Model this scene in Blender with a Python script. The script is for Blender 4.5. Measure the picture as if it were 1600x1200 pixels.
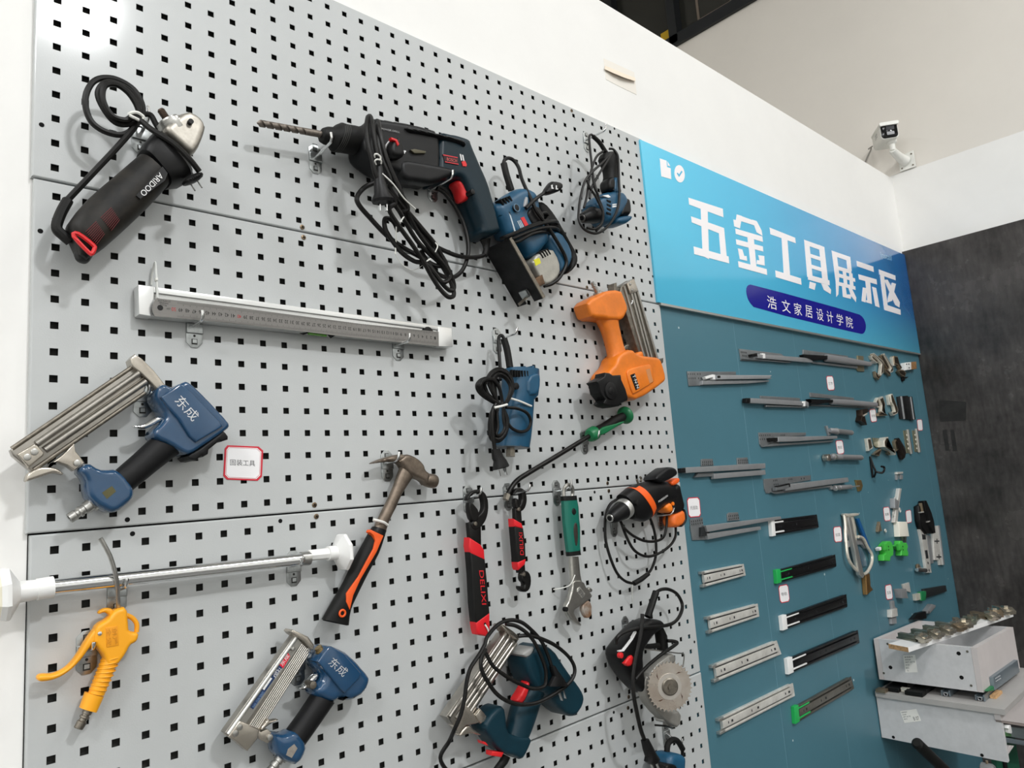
import bpy, bmesh, math, random
import numpy as np
from mathutils import Vector, Matrix
from mathutils.geometry import delaunay_2d_cdt
SC = bpy.context.scene
COL = SC.collection
for _o in list(bpy.data.objects): bpy.data.objects.remove(_o)
random.seed(7)
# ---------------------------------------------------------------- camera
FPX = 1135.68057
RM = Matrix(((0.7288902, -0.6805077, -0.0750220), (0.0450620, 0.1570289, -0.9865654), (0.6831460, 0.7157172, 0.1451219)))
CAM = Vector((-0.22215, -1.15359, 1.50000))
cam = bpy.data.cameras.new('camera'); camo = bpy.data.objects.new('camera', cam); COL.objects.link(camo)
cam.sensor_fit = 'HORIZONTAL'; cam.sensor_width = 36.0; cam.lens = 36.0 * FPX / 1600.0
cam.clip_start = 0.01; cam.clip_end = 60
_r = RM.transposed() @ Matrix(((1, 0, 0), (0, -1, 0), (0, 0, -1)))
camo.matrix_world = Matrix.Translation(CAM) @ _r.to_4x4()
SC.camera = camo
# ---------------------------------------------------------------- light and exposure
SC.view_settings.view_transform = 'Standard'; SC.view_settings.look = 'None'
SC.view_settings.gamma = 1.0; SC.view_settings.use_curve_mapping = False
SC.view_settings.exposure = -1.58
wd = bpy.data.worlds.new('hall_air'); SC.world = wd; wd.use_nodes = True
wd.node_tree.nodes['Background'].inputs[0].default_value = (0.95, 0.98, 1.0, 1)
wd.node_tree.nodes['Background'].inputs[1].default_value = 0.30
def lamp(name, loc, sx, sy, power, col=(0.985, 0.995, 1.0), tilt=0.0):
    l = bpy.data.lights.new(name, 'AREA'); l.shape = 'RECTANGLE'; l.size = sx; l.size_y = sy; l.energy = power; l.color = col
    o = bpy.data.objects.new(name, l); COL.objects.link(o); o.location = loc; o.rotation_euler = (tilt, 0, 0)
    return o
LAMPS = [(1.03, -4.85, 5.5, .5, .5, 600), (-1.5, -4.85, 5.5, .9, .6, 120), (-4.2, -4.0, 5.5, 1.2, .6, 420), (-4.2, -1.2, 5.5, 1.2, .6, 330),
         (2.9, -2.5, 5.5, .6, .6, 100), (0.3, -2.2, 5.5, .6, .6, 60), (-2.5, -7.2, 5.5, 1.2, .6, 160), (-2.2, 2.2, 5.5, 1.2, .6, 160)]  # first read off the board's highlight; others added, partly to brighten the right wall
for _i, (x, y, z, a, b, pw) in enumerate(LAMPS): lamp('key_and_fill_light', (x, y, z), a, b, pw)
# ---------------------------------------------------------------- helpers
DSH = [0.0]   # how far a tool's own depths are moved towards the viewer
def P(x, y, d=0.0):
    """world point seen at photo pixel (x, y), d metres in front of the board"""
    r = RM.transposed() @ Vector(((x - 800) / FPX, (y - 600) / FPX, 1.0)); t = (-d - DSH[0] - CAM.y) / r.y
    return CAM + r * t
def PX(x, y, X):
    r = RM.transposed() @ Vector(((x - 800) / FPX, (y - 600) / FPX, 1.0)); t = (X - CAM.x) / r.x
    return CAM + r * t
def lin(c):
    return tuple(((v / 255) / 12.92 if v / 255 <= .04045 else ((v / 255 + .055) / 1.055) ** 2.4) for v in c)
MATS = {}
def mat(name, rgb, rough=.5, metal=0.0, var=0.0, scale=30.0, bump=0.0, bscale=200.0, coat=0.0, stretch=None, rvar=0.0, rgb2=None, spec=.5):
    if name in MATS: return MATS[name]
    m = bpy.data.materials.new(name); m.use_nodes = True; nt = m.node_tree; b = nt.nodes['Principled BSDF']
    c = lin(rgb); b.inputs['Base Color'].default_value = (*c, 1); b.inputs['Roughness'].default_value = rough; b.inputs['Metallic'].default_value = metal
    b.inputs['Specular IOR Level'].default_value = spec if metal or max(rgb) > 75 else min(spec, .28)
    if coat: b.inputs['Coat Weight'].default_value = coat; b.inputs['Coat Roughness'].default_value = .1
    tc = nt.nodes.new('ShaderNodeTexCoord'); mp = nt.nodes.new('ShaderNodeMapping'); nt.links.new(tc.outputs['Object'], mp.inputs[0])
    if stretch: mp.inputs['Scale'].default_value = stretch
    if var or rgb2:
        n = nt.nodes.new('ShaderNodeTexNoise'); n.inputs['Scale'].default_value = scale; n.inputs['Detail'].default_value = 6; n.inputs['Roughness'].default_value = .65
        nt.links.new(mp.outputs[0], n.inputs['Vector'])
        cr = nt.nodes.new('ShaderNodeValToRGB'); nt.links.new(n.outputs['Fac'], cr.inputs[0])
        c2 = lin(rgb2) if rgb2 else tuple(v * (1 + var) for v in c); c1 = c if rgb2 else tuple(v * (1 - var) for v in c)
        cr.color_ramp.elements[0].position = .35; cr.color_ramp.elements[1].position = .68
        cr.color_ramp.elements[0].color = (*c1, 1); cr.color_ramp.elements[1].color = (*[min(1, v) for v in c2], 1)
        nt.links.new(cr.outputs[0], b.inputs['Base Color'])
        if rvar:
            mr = nt.nodes.new('ShaderNodeMapRange'); mr.inputs[3].default_value = max(0.02, rough - rvar); mr.inputs[4].default_value = rough + rvar
            nt.links.new(n.outputs['Fac'], mr.inputs[0]); nt.links.new(mr.outputs[0], b.inputs['Roughness'])
    if bump:
        n2 = nt.nodes.new('ShaderNodeTexNoise'); n2.inputs['Scale'].default_value = bscale; n2.inputs['Detail'].default_value = 2
        nt.links.new(mp.outputs[0], n2.inputs['Vector'])
        bp = nt.nodes.new('ShaderNodeBump'); bp.inputs['Strength'].default_value = bump; bp.inputs['Distance'].default_value = .001
        nt.links.new(n2.outputs['Fac'], bp.inputs['Height']); nt.links.new(bp.outputs[0], b.inputs['Normal'])
    MATS[name] = m
    return m
# --- 2-D outline helpers (x, z in the plane of the board)
def chaikin(p, n=2, closed=True):
    for _ in range(n):
        q = []; N = len(p)
        for i in range(N if closed else N - 1):
            a, b = p[i], p[(i + 1) % N]
            q += [(a[0] * .75 + b[0] * .25, a[1] * .75 + b[1] * .25), (a[0] * .25 + b[0] * .75, a[1] * .25 + b[1] * .75)]
        p = q if closed else [p[0]] + q + [p[-1]]
    return p
def area2(p): return sum(p[i - 1][0] * p[i][1] - p[i][0] * p[i - 1][1] for i in range(len(p)))
def inset(p, t):
    """p counter-clockwise; moves the outline inwards by t in small steps, closing edges that run out"""
    N = len(p); p = [Vector(v) for v in p]
    if t <= 0: return [(v.x, v.y) for v in p]
    D0 = [(p[(i + 1) % N] - p[i]) for i in range(N)]; D0 = [d.normalized() if d.length > 1e-9 else None for d in D0]
    K = 10; st = t / K
    for _ in range(K):
        q = []
        for i in range(N):
            d1, d2 = D0[i - 1], D0[i]
            k = i - 2
            while d1 is None: d1 = D0[k % N]; k -= 1
            k = i + 1
            while d2 is None: d2 = D0[k % N]; k += 1
            n1 = Vector((-d1.y, d1.x)); n2 = Vector((-d2.y, d2.x)); m = (n1 + n2) / max(1 + n1.dot(n2), .45)
            q.append(p[i] + m * st)
        for _k in range(3):
            for i in range(N):
                a = (i + 1) % N
                if D0[i] is not None and (q[a] - q[i]).dot(D0[i]) <= 0:
                    c = (q[i] + q[a]) / 2; q[i] = c.copy(); q[a] = c.copy()
        for i in range(N):
            e = q[(i + 1) % N] - q[i]
            D0[i] = e.normalized() if e.length > 1e-7 else None
        p = q
    return [(v.x, v.y) for v in p]
def catmull(pts, n=6, closed=False):
    pts = [Vector(p) for p in pts]; N = len(pts); out = []
    for i in range(N if closed else N - 1):
        if closed: a, b, c, d = pts[i - 1], pts[i], pts[(i + 1) % N], pts[(i + 2) % N]
        else: a, b, c, d = pts[max(i - 1, 0)], pts[i], pts[i + 1], pts[min(i + 2, N - 1)]
        for k in range(n):
            t = k / n
            out.append(.5 * ((2 * b) + (c - a) * t + (2 * a - 5 * b + 4 * c - d) * t * t + (3 * b - a - 3 * c + d) * t ** 3))
    if not closed: out.append(pts[-1])
    return out
class MB:
    """collects shapes into one mesh"""
    def __init__(s): s.bm = bmesh.new()
    def loop(s, pts): return [s.bm.verts.new(p) for p in pts]
    def face(s, vs):
        try: return s.bm.faces.new(vs)
        except ValueError: return None
    def bridge(s, a, b):
        N = len(a)
        for i in range(N): s.face((a[i], a[(i + 1) % N], b[(i + 1) % N], b[i]))
    def rings(s, rs, cap0=True, cap1=True):
        L = [s.loop(r) for r in rs]
        for a, b in zip(L, L[1:]): s.bridge(a, b)
        if cap0: s.face(L[0][::-1])
        if cap1: s.face(L[-1])
        return s
    def outline(s, pts, d): # pixel outline -> world xz, counter-clockwise seen from the front
        w = [P(x, y, d) for x, y in pts]; q = [(v.x, v.z) for v in w]
        if area2(q) < 0: q.reverse()
        return q
    def prism(s, q, d0, d1, b=.0, seg=3, back=False):
        """xz outline q, from depth d0 (wall side) to d1 (viewer side), front edge rounded by b"""
        if area2(q) < 0: q = q[::-1]
        rs = []; d0 += DSH[0]; d1 += DSH[0]
        if back and b:
            for k in range(seg + 1):
                a = math.pi / 2 * k / seg; i = inset(q, b * (1 - math.sin(a))); rs.append([(x, -(d0 + b * (1 - math.cos(a))), z) for x, z in i])
        else: rs.append([(x, -d0, z) for x, z in q])
        if b:
            for k in range(seg + 1):
                a = math.pi / 2 * k / seg; i = inset(q, b * (1 - math.cos(a))); rs.append([(x, -(d1 - b + b * math.sin(a)), z) for x, z in i])
        else: rs.append([(x, -d1, z) for x, z in q])
        return s.rings(rs)
    def plate(s, px, d0, d1, b=0.0, sm=0, at=None, back=False, seg=3):
        """outline in photo pixels, read at depth `at` (default its front)"""
        q = s.outline(px, d1 if at is None else at)
        if sm: q = chaikin(q, sm)
        return s.prism(q, d0, d1, b, seg, back)
    def body(s, px, d0, d1, b=None, sm=2, seg=4, step=None):
        """rounded lump: outline read at mid-depth, both faces swell from the rim over a width b"""
        q = s.outline(px, (d0 + d1) / 2)
        if sm: q = chaikin(q, sm)
        return s.swell(q, d0, d1, b, step)
    def swell(s, q, d0, d1, b=None, step=None):
        d0 += DSH[0]; d1 += DSH[0]; h = (d1 - d0) / 2
        if b is None: b = h * .8
        r = min(b, h * .95); Q = np.array(q); N = len(Q); A = Q; D = np.roll(Q, -1, 0) - Q; LL = np.maximum((D ** 2).sum(1), 1e-14)
        def dist(p):
            w = p[:, None, :] - A[None]; t = np.clip((w * D[None]).sum(2) / LL, 0, 1); return np.sqrt((((w - t[..., None] * D[None])) ** 2).sum(2).min(1))
        lo, hi = Q.min(0), Q.max(0)
        st = step or max(.0012, min(b / 3.2, (hi - lo).max() / 12)); st = max(st, math.sqrt((hi - lo).prod() / 5000))
        gx = np.arange(lo[0] + st / 2, hi[0], st); gz = np.arange(lo[1] + st / 2, hi[1], st)
        G = np.stack(np.meshgrid(gx, gz), -1).reshape(-1, 2)
        ins = np.zeros(len(G), bool); x0, z0 = A[:, 0], A[:, 1]; x1, z1 = np.roll(x0, -1), np.roll(z0, -1)
        for k in range(N):
            c = ((z0[k] > G[:, 1]) != (z1[k] > G[:, 1]))
            if abs(z1[k] - z0[k]) > 1e-12: ins ^= c & (G[:, 0] < (x1[k] - x0[k]) * (G[:, 1] - z0[k]) / (z1[k] - z0[k]) + x0[k])
        G = G[ins]; G = G[dist(G) > st * .35] if len(G) else G
        vs, es, fs = delaunay_2d_cdt([Vector(v) for v in list(map(tuple, Q)) + list(map(tuple, G))], [], [list(range(N))], 1, 1e-7)[:3]
        V = np.array([tuple(v) for v in vs]); ds = dist(V); k = np.clip(ds / b, 0, 1); z = r * np.sqrt(1 - (1 - k) ** 2)
        rim = {}
        for e in ((d0 + r, 1), (d1 - r, -1)):
            L = []
            for i in range(len(V)):
                y = -(e[0] - e[1] * z[i]); L.append(s.bm.verts.new((V[i][0], y, V[i][1])))
            for f in fs: s.face([L[i] for i in f])
            rim[e[1]] = L
        cnt = {}
        for f in fs:
            for i in range(len(f)):
                a, c = f[i], f[(i + 1) % len(f)]; cnt[(min(a, c), max(a, c))] = cnt.get((min(a, c), max(a, c)), 0) + 1
        for (a, c), n in cnt.items():
            if n == 1: s.face((rim[1][a], rim[1][c], rim[-1][c], rim[-1][a]))
        return s
    def tube(s, pts, r, n=8, sm=5, closed=False, taper=None):
        c = catmull(pts, sm, closed) if sm else [Vector(p) for p in pts]
        N = len(c); rs = []; up = None
        for i in range(N):
            t = (c[(i + 1) % N] - c[i - 1]) if closed else (c[min(i + 1, N - 1)] - c[max(i - 1, 0)])
            if t.length < 1e-9: t = Vector((1, 0, 0))
            t.normalize()
            if up is None:
                up = t.orthogonal().normalized()
            up = up - t * up.dot(t)
            if up.length < 1e-6: up = t.orthogonal()
            up.normalize(); v = t.cross(up)
            rr = r if taper is None else r * (taper[0] + (taper[1] - taper[0]) * i / (N - 1))
            rs.append([c[i] + (up * math.cos(2 * math.pi * k / n) + v * math.sin(2 * math.pi * k / n)) * rr for k in range(n)])
        if closed:
            L = [s.loop(q) for q in rs]
            for i in range(N): s.bridge(L[i], L[(i + 1) % N])
            return s
        return s.rings(rs)
    def cord(s, px, r, d=.03, n=8, sm=6, closed=False):
        """cable through photo pixels (x, y[, depth])"""
        return s.tube([P(p[0], p[1], p[2] if len(p) > 2 else d) for p in px], r, n, sm, closed)
    def lathe(s, A, B, prof, n=20):
        """solid of revolution between two world points, prof = [(t, radius)]"""
        A, B = Vector(A), Vector(B); t = (B - A).normalized(); u = t.orthogonal().normalized(); v = t.cross(u)
        return s.rings([[A + (B - A) * k + (u * math.cos(2 * math.pi * i / n) + v * math.sin(2 * math.pi * i / n)) * max(r, 1e-5) for i in range(n)] for k, r in prof])
    def loft(s, L, R, d, h, e=2.4, n=18, sub=1):
        """limb between two traced edges L and R (pixels); depth d of its middle, half-thickness h"""
        m = len(L); d = d if isinstance(d, (list, tuple)) else [d] * m; h = h if isinstance(h, (list, tuple)) else [h] * m
        a = [P(L[i][0], L[i][1], d[i]) for i in range(m)]; b = [P(R[i][0], R[i][1], d[i]) for i in range(m)]
        if sub > 1:
            a = catmull(a, sub); b = catmull(b, sub); hh = catmull([(v, 0, 0) for v in h], sub); h = [v.x for v in hh]
        rs = []
        for i in range(len(a)):
            c = (a[i] + b[i]) / 2; u = (b[i] - a[i]) / 2; ring = []
            for k in range(n):
                t = 2 * math.pi * k / n; cs, sn = math.cos(t), math.sin(t)
                ring.append(c + u * math.copysign(abs(cs) ** (2 / e), cs) + Vector((0, -h[i], 0)) * math.copysign(abs(sn) ** (2 / e), sn))
            rs.append(ring)
        return s.rings(rs)
    def box(s, lo, hi):
        x0, y0, z0 = lo; x1, y1, z1 = hi
        return s.rings([[(x0, y0, z0), (x1, y0, z0), (x1, y1, z0), (x0, y1, z0)], [(x0, y0, z1), (x1, y0, z1), (x1, y1, z1), (x0, y1, z1)]])
    def bar(s, A, B, u, w, v, t):
        """box from A to B, half-size w along u and t along v"""
        A, B, u, v = Vector(A), Vector(B), Vector(u).normalized(), Vector(v).normalized()
        f = lambda c: [c - u * w - v * t, c + u * w - v * t, c + u * w + v * t, c - u * w + v * t]
        return s.rings([f(A), f(B)])
    def disc(s, x, y, d0, d1, r, n=18, b=0.0):
        """short round boss on the axis towards the viewer, centred on pixel (x, y) read at d1, radius in metres"""
        c = P(x, y, d1)
        q = [(c.x + r * math.cos(2 * math.pi * k / n), c.z + r * math.sin(2 * math.pi * k / n)) for k in range(n)]
        return s.prism(q, d0, d1, b, 2)
def text_mesh(s, string, bl, br, tl, thick=.0004):
    """lettering as geometry: its box is fitted to three world corners"""
    cu = bpy.data.curves.new('t', 'FONT'); cu.body = string; cu.resolution_u = 3; o = bpy.data.objects.new('t', cu); COL.objects.link(o)
    dg = bpy.context.evaluated_depsgraph_get(); me = bpy.data.meshes.new_from_object(o.evaluated_get(dg))
    xs = [v.co.x for v in me.vertices]; ys = [v.co.y for v in me.vertices]
    if xs:
        x0, x1, y0, y1 = min(xs), max(xs), min(ys), max(ys); bl, br, tl = Vector(bl), Vector(br), Vector(tl)
        vs = [s.bm.verts.new(bl + (br - bl) * ((v.co.x - x0) / (x1 - x0)) + (tl - bl) * ((v.co.y - y0) / (y1 - y0))) for v in me.vertices]
        for p in me.polygons: s.face([vs[i] for i in p.vertices])
    bpy.data.objects.remove(o); bpy.data.curves.remove(cu); bpy.data.meshes.remove(me)
    return s
CUR = {}
def thing(name, label, cat, at, group=None):
    """an empty at the thing's base on the board; parts are parented to it"""
    o = bpy.data.objects.new(name, None); COL.objects.link(o); o.location = at; o.empty_display_size = .02
    o['label'] = label; o['category'] = cat
    if group: o['group'] = group
    return o
def put(name, mb, material, parent=None, smooth=True, ang=35, label=None, split=False):
    if split: # every separate piece becomes a part of its own
        bm = mb.bm; bm.verts.index_update(); seen = set(); first = None
        for v0 in list(bm.verts):
            if v0 in seen: continue
            st = [v0]; seen.add(v0); isl = []
            while st:
                v = st.pop(); isl.append(v)
                for e in v.link_edges:
                    o = e.other_vert(v)
                    if o not in seen: seen.add(o); st.append(o)
            m = MB(); mp = {v: m.bm.verts.new(v.co) for v in isl}
            for f in {f for v in isl for f in v.link_faces}: m.face([mp[v] for v in f.verts])
            o = put(name, m, material, parent, smooth, ang, label)
            first = first or o
        bm.free(); return first
    me = bpy.data.meshes.new(name); bm = mb.bm
    bmesh.ops.remove_doubles(bm, verts=bm.verts, dist=1e-6)
    bmesh.ops.recalc_face_normals(bm, faces=bm.faces)
    org = Vector((0, 0, 0)); p = parent
    while p is not None: org += p.location; p = p.parent
    bmesh.ops.translate(bm, verts=bm.verts, vec=-org)
    bm.to_mesh(me); bm.free()
    if material: me.materials.append(material)
    if smooth:
        for f in me.polygons: f.use_smooth = True
        me.set_sharp_from_angle(angle=math.radians(ang))
    o = bpy.data.objects.new(name, me); COL.objects.link(o)
    if parent is not None: o.parent = parent
    if label: o['label'] = label
    return o
def tag(o, label, cat, group=None):
    o['label'] = label; o['category'] = cat
    if group: o['group'] = group
    return o
def struct(name, mb, m, smooth=False):
    o = put(name, mb, m, None, smooth); o['kind'] = 'structure'; return o
def text_px(mb, string, bl, br, tl, d):
    """lettering on a face at depth d, box corners in photo pixels"""
    return text_mesh(mb, string, P(*bl, d), P(*br, d), P(*tl, d))
def mid(px, d=0.0):
    return P(sum(p[0] for p in px) / len(px), sum(p[1] for p in px) / len(px), d)
# ---------------------------------------------------------------- the setting
M_white = mat('white_wall_paint', (240, 239, 236), .6, var=.02, scale=3, bump=.15, bscale=90)
M_hall = mat('dimmed_wall_white', (226, 221, 213), .7, var=.02, scale=2)  # upper wall's weaker light put into the beige, same plaster as below
M_floor = mat('grey_floor_tile', (92, 91, 88), .4, var=.05, scale=4)
M_ceil = mat('ceiling_paint', (215, 215, 212), .8)
def quadbox(mb, a, b, c, d, off):
    """slab: quad a b c d and the same shifted by off"""
    off = Vector(off); q = [Vector(v) for v in (a, b, c, d)]
    return mb.rings([q, [v + off for v in q]])
WY = .012                       # face of the plastered partition
XR = 3.66                       # face of the wall on the right
struct('wall_back', quadbox(MB(), (-3.0, WY, 0), (XR, WY, 0), (XR, WY, 2.921), (-3.0, WY, 2.83), (0, .13, 0)), M_white)
# right wall: lower boarded part and the upper wall it carries, a fine joint between them
struct('wall_right', MB().box((XR, -4.5, 0), (XR + .15, WY + .13, 2.935)), M_white)
wy0, wy1, wz0, wz1 = .60, 1.95, 4.27, 5.6
_mb = MB()
_mb.box((XR + .004, -4.5, 2.937), (XR + .15, wy0 - .05, 6.0)); _mb.box((XR + .004, wy0 - .05, 2.937), (XR + .15, 3.4, wz0))
_mb.box((XR + .004, 1.95, wz0), (XR + .15, 3.4, 6.0)); _mb.box((XR + .004, WY + .131, 0), (XR + .15, 3.4, 2.9365))
struct('wall_right_upper', _mb, M_hall)
struct('floor', MB().box((-6, -8, -.1), (XR, 3.4, 0)), M_floor)
struct('ceiling', MB().box((-6, -8, 6.0), (XR + .2, 3.6, 6.1)), M_ceil)
struct('wall_left', MB().box((-6.1, -8, 0), (-6, 3.4, 6)), M_white)
struct('wall_front', MB().box((-6, -8.1, 0), (XR + .2, -8, 6)), M_white)
struct('wall_hall', MB().box((-6, 3.4, 0), (XR + .2, 3.5, 6)), M_hall)
struct('wall_right_hall', MB().box((XR + .004, -8, 0), (XR + .15, -4.501, 6)), M_white)
# dark window high in the right wall
M_frame = mat('black_window_frame', (34, 36, 38), .35)
M_glass = mat('dark_window_glass', (44, 44, 40), .08, coat=.3)
wn = struct('window_1', MB().box((XR + .05, .5, wz0 + .03), (XR + .06, 1.96, 5.6)), M_glass)
_mb = MB().box((XR - .02, .3, wz0 - .02), (XR + .05, 1.97, wz0 + .055))
_mb.box((XR - .02, 1.115, wz0), (XR + .05, 1.175, 5.6)); _mb.box((XR - .02, 1.60, wz0), (XR + .05, 1.66, 5.6))
fr = put('window_frame', _mb, M_frame, wn, False)
_mb = MB(); a = PX(1100, 28, XR + .05); b = PX(1097, 0, XR + .05)
for y0, y1, z0, z1 in ((.98, .995, 4.36, 4.80), (.75, .765, 4.36, 4.80), (.75, .995, 4.36, 4.375)): _mb.box((XR + .044, y0, z0), (XR + .0495, y1, z1))
put('pane_outline', _mb, mat('pale_pane_strip', (112, 100, 88), .6), wn, False)
# loose flap of torn wallpaper on the white partition
t = thing('torn_paper_flap', 'torn strip of wallpaper peeling from the white wall above the pegboard', 'paper scrap', P(968, 118, -WY))
_mb = MB(); _mb.plate([(943, 91), (991, 113), (995, 148), (980, 141), (962, 132), (947, 124)], -WY, -WY + .0008)
put('torn_patch', _mb, mat('torn_plaster', (238, 233, 224), .8), t, False)
_mb = MB(); top = [P(945, 103, -WY), P(960, 109, -WY), P(976, 116, -WY), P(992, 122, -WY)]; bot = [P(945, 108, -WY + .005), P(958, 114, -WY + .010), P(975, 121, -WY + .012), P(993, 127, -WY + .008)]
L0 = _mb.loop([v + Vector((0, -.0012, 0)) for v in top]); L1 = _mb.loop(bot); L2 = _mb.loop([v + Vector((0, .0012, .0012)) for v in bot])
for q in (L0, L1, L2): pass
for i in range(3): _mb.face((L0[i], L0[i + 1], L1[i + 1], L1[i])); _mb.face((L0[i], L0[i + 1], L2[i + 1], L2[i]))
put('curled_flap', _mb, mat('torn_paper_back', (233, 217, 198), .8), t)
# yellow sticker low on the dark window
s_ = PX(1043, 56, XR + .048)
tag(put('sticker', MB().box((XR + .0475, s_.y - .05, s_.z - .04), (XR + .0488, s_.y + .05, s_.z + .04)), mat('yellow_sticker', (205, 165, 20), .5), None, False), 'small yellow sticker on the dark window above the white wall', 'sticker')
# dark stone-look boards on the right wall
def stone():
    m = mat('dark_stone_laminate', (50, 48, 47), .26, rgb2=(84, 80, 78), scale=3.5, rvar=.1)
    nt = m.node_tree; b = nt.nodes['Principled BSDF']
    n = nt.nodes.new('ShaderNodeTexNoise'); n.inputs['Scale'].default_value = 60; n.inputs['Detail'].default_value = 8
    tc = [x for x in nt.nodes if x.type == 'TEX_COORD'][0]; mp = nt.nodes.new('ShaderNodeMapping'); mp.inputs['Scale'].default_value = (1, 1, .25)
    nt.links.new(tc.outputs['Object'], mp.inputs[0]); nt.links.new(mp.outputs[0], n.inputs['Vector'])
    mx = nt.nodes.new('ShaderNodeMixRGB'); mx.blend_type = 'OVERLAY'; mx.inputs[0].default_value = .55
    src = b.inputs['Base Color'].links[0].from_socket
    nt.links.new(src, mx.inputs[1]); nt.links.new(n.outputs['Fac'], mx.inputs[2]); nt.links.new(mx.outputs[0], b.inputs['Base Color'])
    return m
XD = 3.612
tr1 = struct('trim_1', MB().box((XD, -4.4, 0), (XR, .0055, 2.522)), stone())
for q in (((1467, 625), (1510, 628), (1509, 657), (1469, 659)), ((1472.5, 672), (1479.5, 671), (1484, 704), (1477.5, 704)), ((1485, 672), (1491, 672), (1496, 704), (1489, 705))):
    w = [PX(*p, XD) for p in q]; put('residue_mark', MB().rings([[v + Vector((-.0002, 0, 0)) for v in w], [v + Vector((-.0005, 0, 0)) for v in w]]), mat('dark_residue', (44, 43, 42), .5, var=.25, scale=25), tr1, False)
# teal display boards, 405 mm wide, fine open joints
M_teal = mat('teal_board', (72, 116, 130), .42, var=.04, scale=1.2, bump=.08, bscale=300)
def specks(m):
    nt = m.node_tree; b = nt.nodes['Principled BSDF']; src = b.inputs['Base Color'].links[0].from_socket
    tc = [x for x in nt.nodes if x.type == 'TEX_COORD'][0]; vo = nt.nodes.new('ShaderNodeTexVoronoi'); vo.inputs['Scale'].default_value = 9
    nt.links.new(tc.outputs['Object'], vo.inputs['Vector'])
    a = nt.nodes.new('ShaderNodeMath'); a.operation = 'LESS_THAN'; a.inputs[1].default_value = .035; nt.links.new(vo.outputs['Distance'], a.inputs[0])
    mx = nt.nodes.new('ShaderNodeMixRGB'); nt.links.new(a.outputs[0], mx.inputs[0]); nt.links.new(src, mx.inputs[1]); mx.inputs[2].default_value = (.55, .62, .64, 1)
    nt.links.new(mx.outputs[0], b.inputs['Base Color'])
specks(M_teal)
xs = [1.452, 1.887, 2.301, 2.694, 3.105, 3.512, XD - .004]
_mb = MB()
for a, b in zip(xs, xs[1:]):
    _mb.box((a + .0008, .006, 0), (b - .0008, WY, 2.02))
_mb.box((XD - .006, .006, 0), (XR, WY, 2.5))
struct('trim_2', _mb, M_teal)
struct('trim_3', MB().box((1.452, .00615, 0), (XD, .0115, 2.0)), mat('teal_joint', (118, 158, 172), .5))
# ---------------------------------------------------------------- four perforated steel panels
struct('seam_shade_trim', MB().box((-.022, WY - .00028, .49), (1.474, WY, 2.486)), mat('seam_shade', (24, 24, 24), .9))  # dark sheet added to stand in for the shade in the panel seams
M_peg = mat('grey_powder_coat', (188, 191, 191), .42, var=.012, scale=6, bump=.14, bscale=420, coat=.35)
M_dark = mat('cavity_shade', (62, 62, 60), .9)
PIT = .038; HS = .0052
def peg_panel(ox, oz, rows, label):
    z_top = oz + .0218; z_bot = z_top - .4970 + (.038 * (13 - rows)); x0 = ox - .028; x1 = ox + 38 * PIT + .0345
    root = thing('pegboard', label, 'pegboard', ((x0 + x1) / 2, 0, (z_top + z_bot) / 2), 'perforated steel panels of the tool wall')
    mb = MB(); c = .0022; xa, xb, za, zb = x0 + c, x1 - c, z_bot + c, z_top - c
    gx = [xa]; gz = [za]
    for i in range(39): gx += [ox + i * PIT - HS, ox + i * PIT + HS]
    for r in range(rows - 1, -1, -1): gz += [oz - r * PIT - HS, oz - r * PIT + HS]
    gx.append(xb); gz.append(zb)
    V = [[mb.bm.verts.new((x, 0, z)) for z in gz] for x in gx]
    for i in range(len(gx) - 1):
        for j in range(len(gz) - 1):
            if i % 2 and j % 2:
                f = [V[i][j], V[i + 1][j], V[i + 1][j + 1], V[i][j + 1]]
                w = [mb.bm.verts.new(v.co + Vector((0, .0014, 0))) for v in f]
                mb.bridge(f, w)
            else: mb.face((V[i][j], V[i + 1][j], V[i + 1][j + 1], V[i][j + 1]))
    per = [V[i][0] for i in range(len(gx))] + [V[-1][j] for j in range(1, len(gz))] + [V[i][-1] for i in range(len(gx) - 2, -1, -1)] + [V[0][j] for j in range(len(gz) - 2, 0, -1)]
    prev = per
    for k, y in ((.55, .0006), (1, .0022), (1, WY - .0002)):
        nx = [mb.bm.verts.new((max(x0, min(x1, (x0 + x1) / 2 + (v.co.x - (x0 + x1) / 2) * 1)) + (0), y, v.co.z)) for v in per]
        for v, p in zip(nx, per):
            if abs(p.co.x - xa) < 1e-6: v.co.x = xa - c * k
            if abs(p.co.x - xb) < 1e-6: v.co.x = xb + c * k
            if abs(p.co.z - za) < 1e-6: v.co.z = za - c * k
            if abs(p.co.z - zb) < 1e-6: v.co.z = zb + c * k
        mb.bridge(prev, nx); prev = nx
    put('perforated_sheet', mb, M_peg, root, True, 18)
    put('cavity_shade_sheet', MB().box((x0 + .002, WY - .0015, z_bot + .002), (x1 - .002, WY - .0003, z_top - .002)), M_dark, root, False)  # dark sheet, the shade behind the holes put into its colour
    return root
Z0 = 2.4668
PANELS = [peg_panel(0, Z0, 13, 'topmost perforated grey steel panel, under the white wall'),
          peg_panel(.0027, Z0 - .49955, 13, 'second perforated grey steel panel from the top, behind the steel ruler level'),
          peg_panel(.0072, Z0 - .99902, 13, 'third perforated grey steel panel from the top, behind the hammer and wrenches'),
          peg_panel(.0093, Z0 - 1.4990, 13, 'lowest perforated grey steel panel, behind the cut-off saw\'s plug')]
def on_panel(z): return PANELS[min(3, max(0, int((Z0 + .0225 - z) / .4995)))]
M_hole = mat('open_hole', (14, 14, 14), .9)
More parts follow.
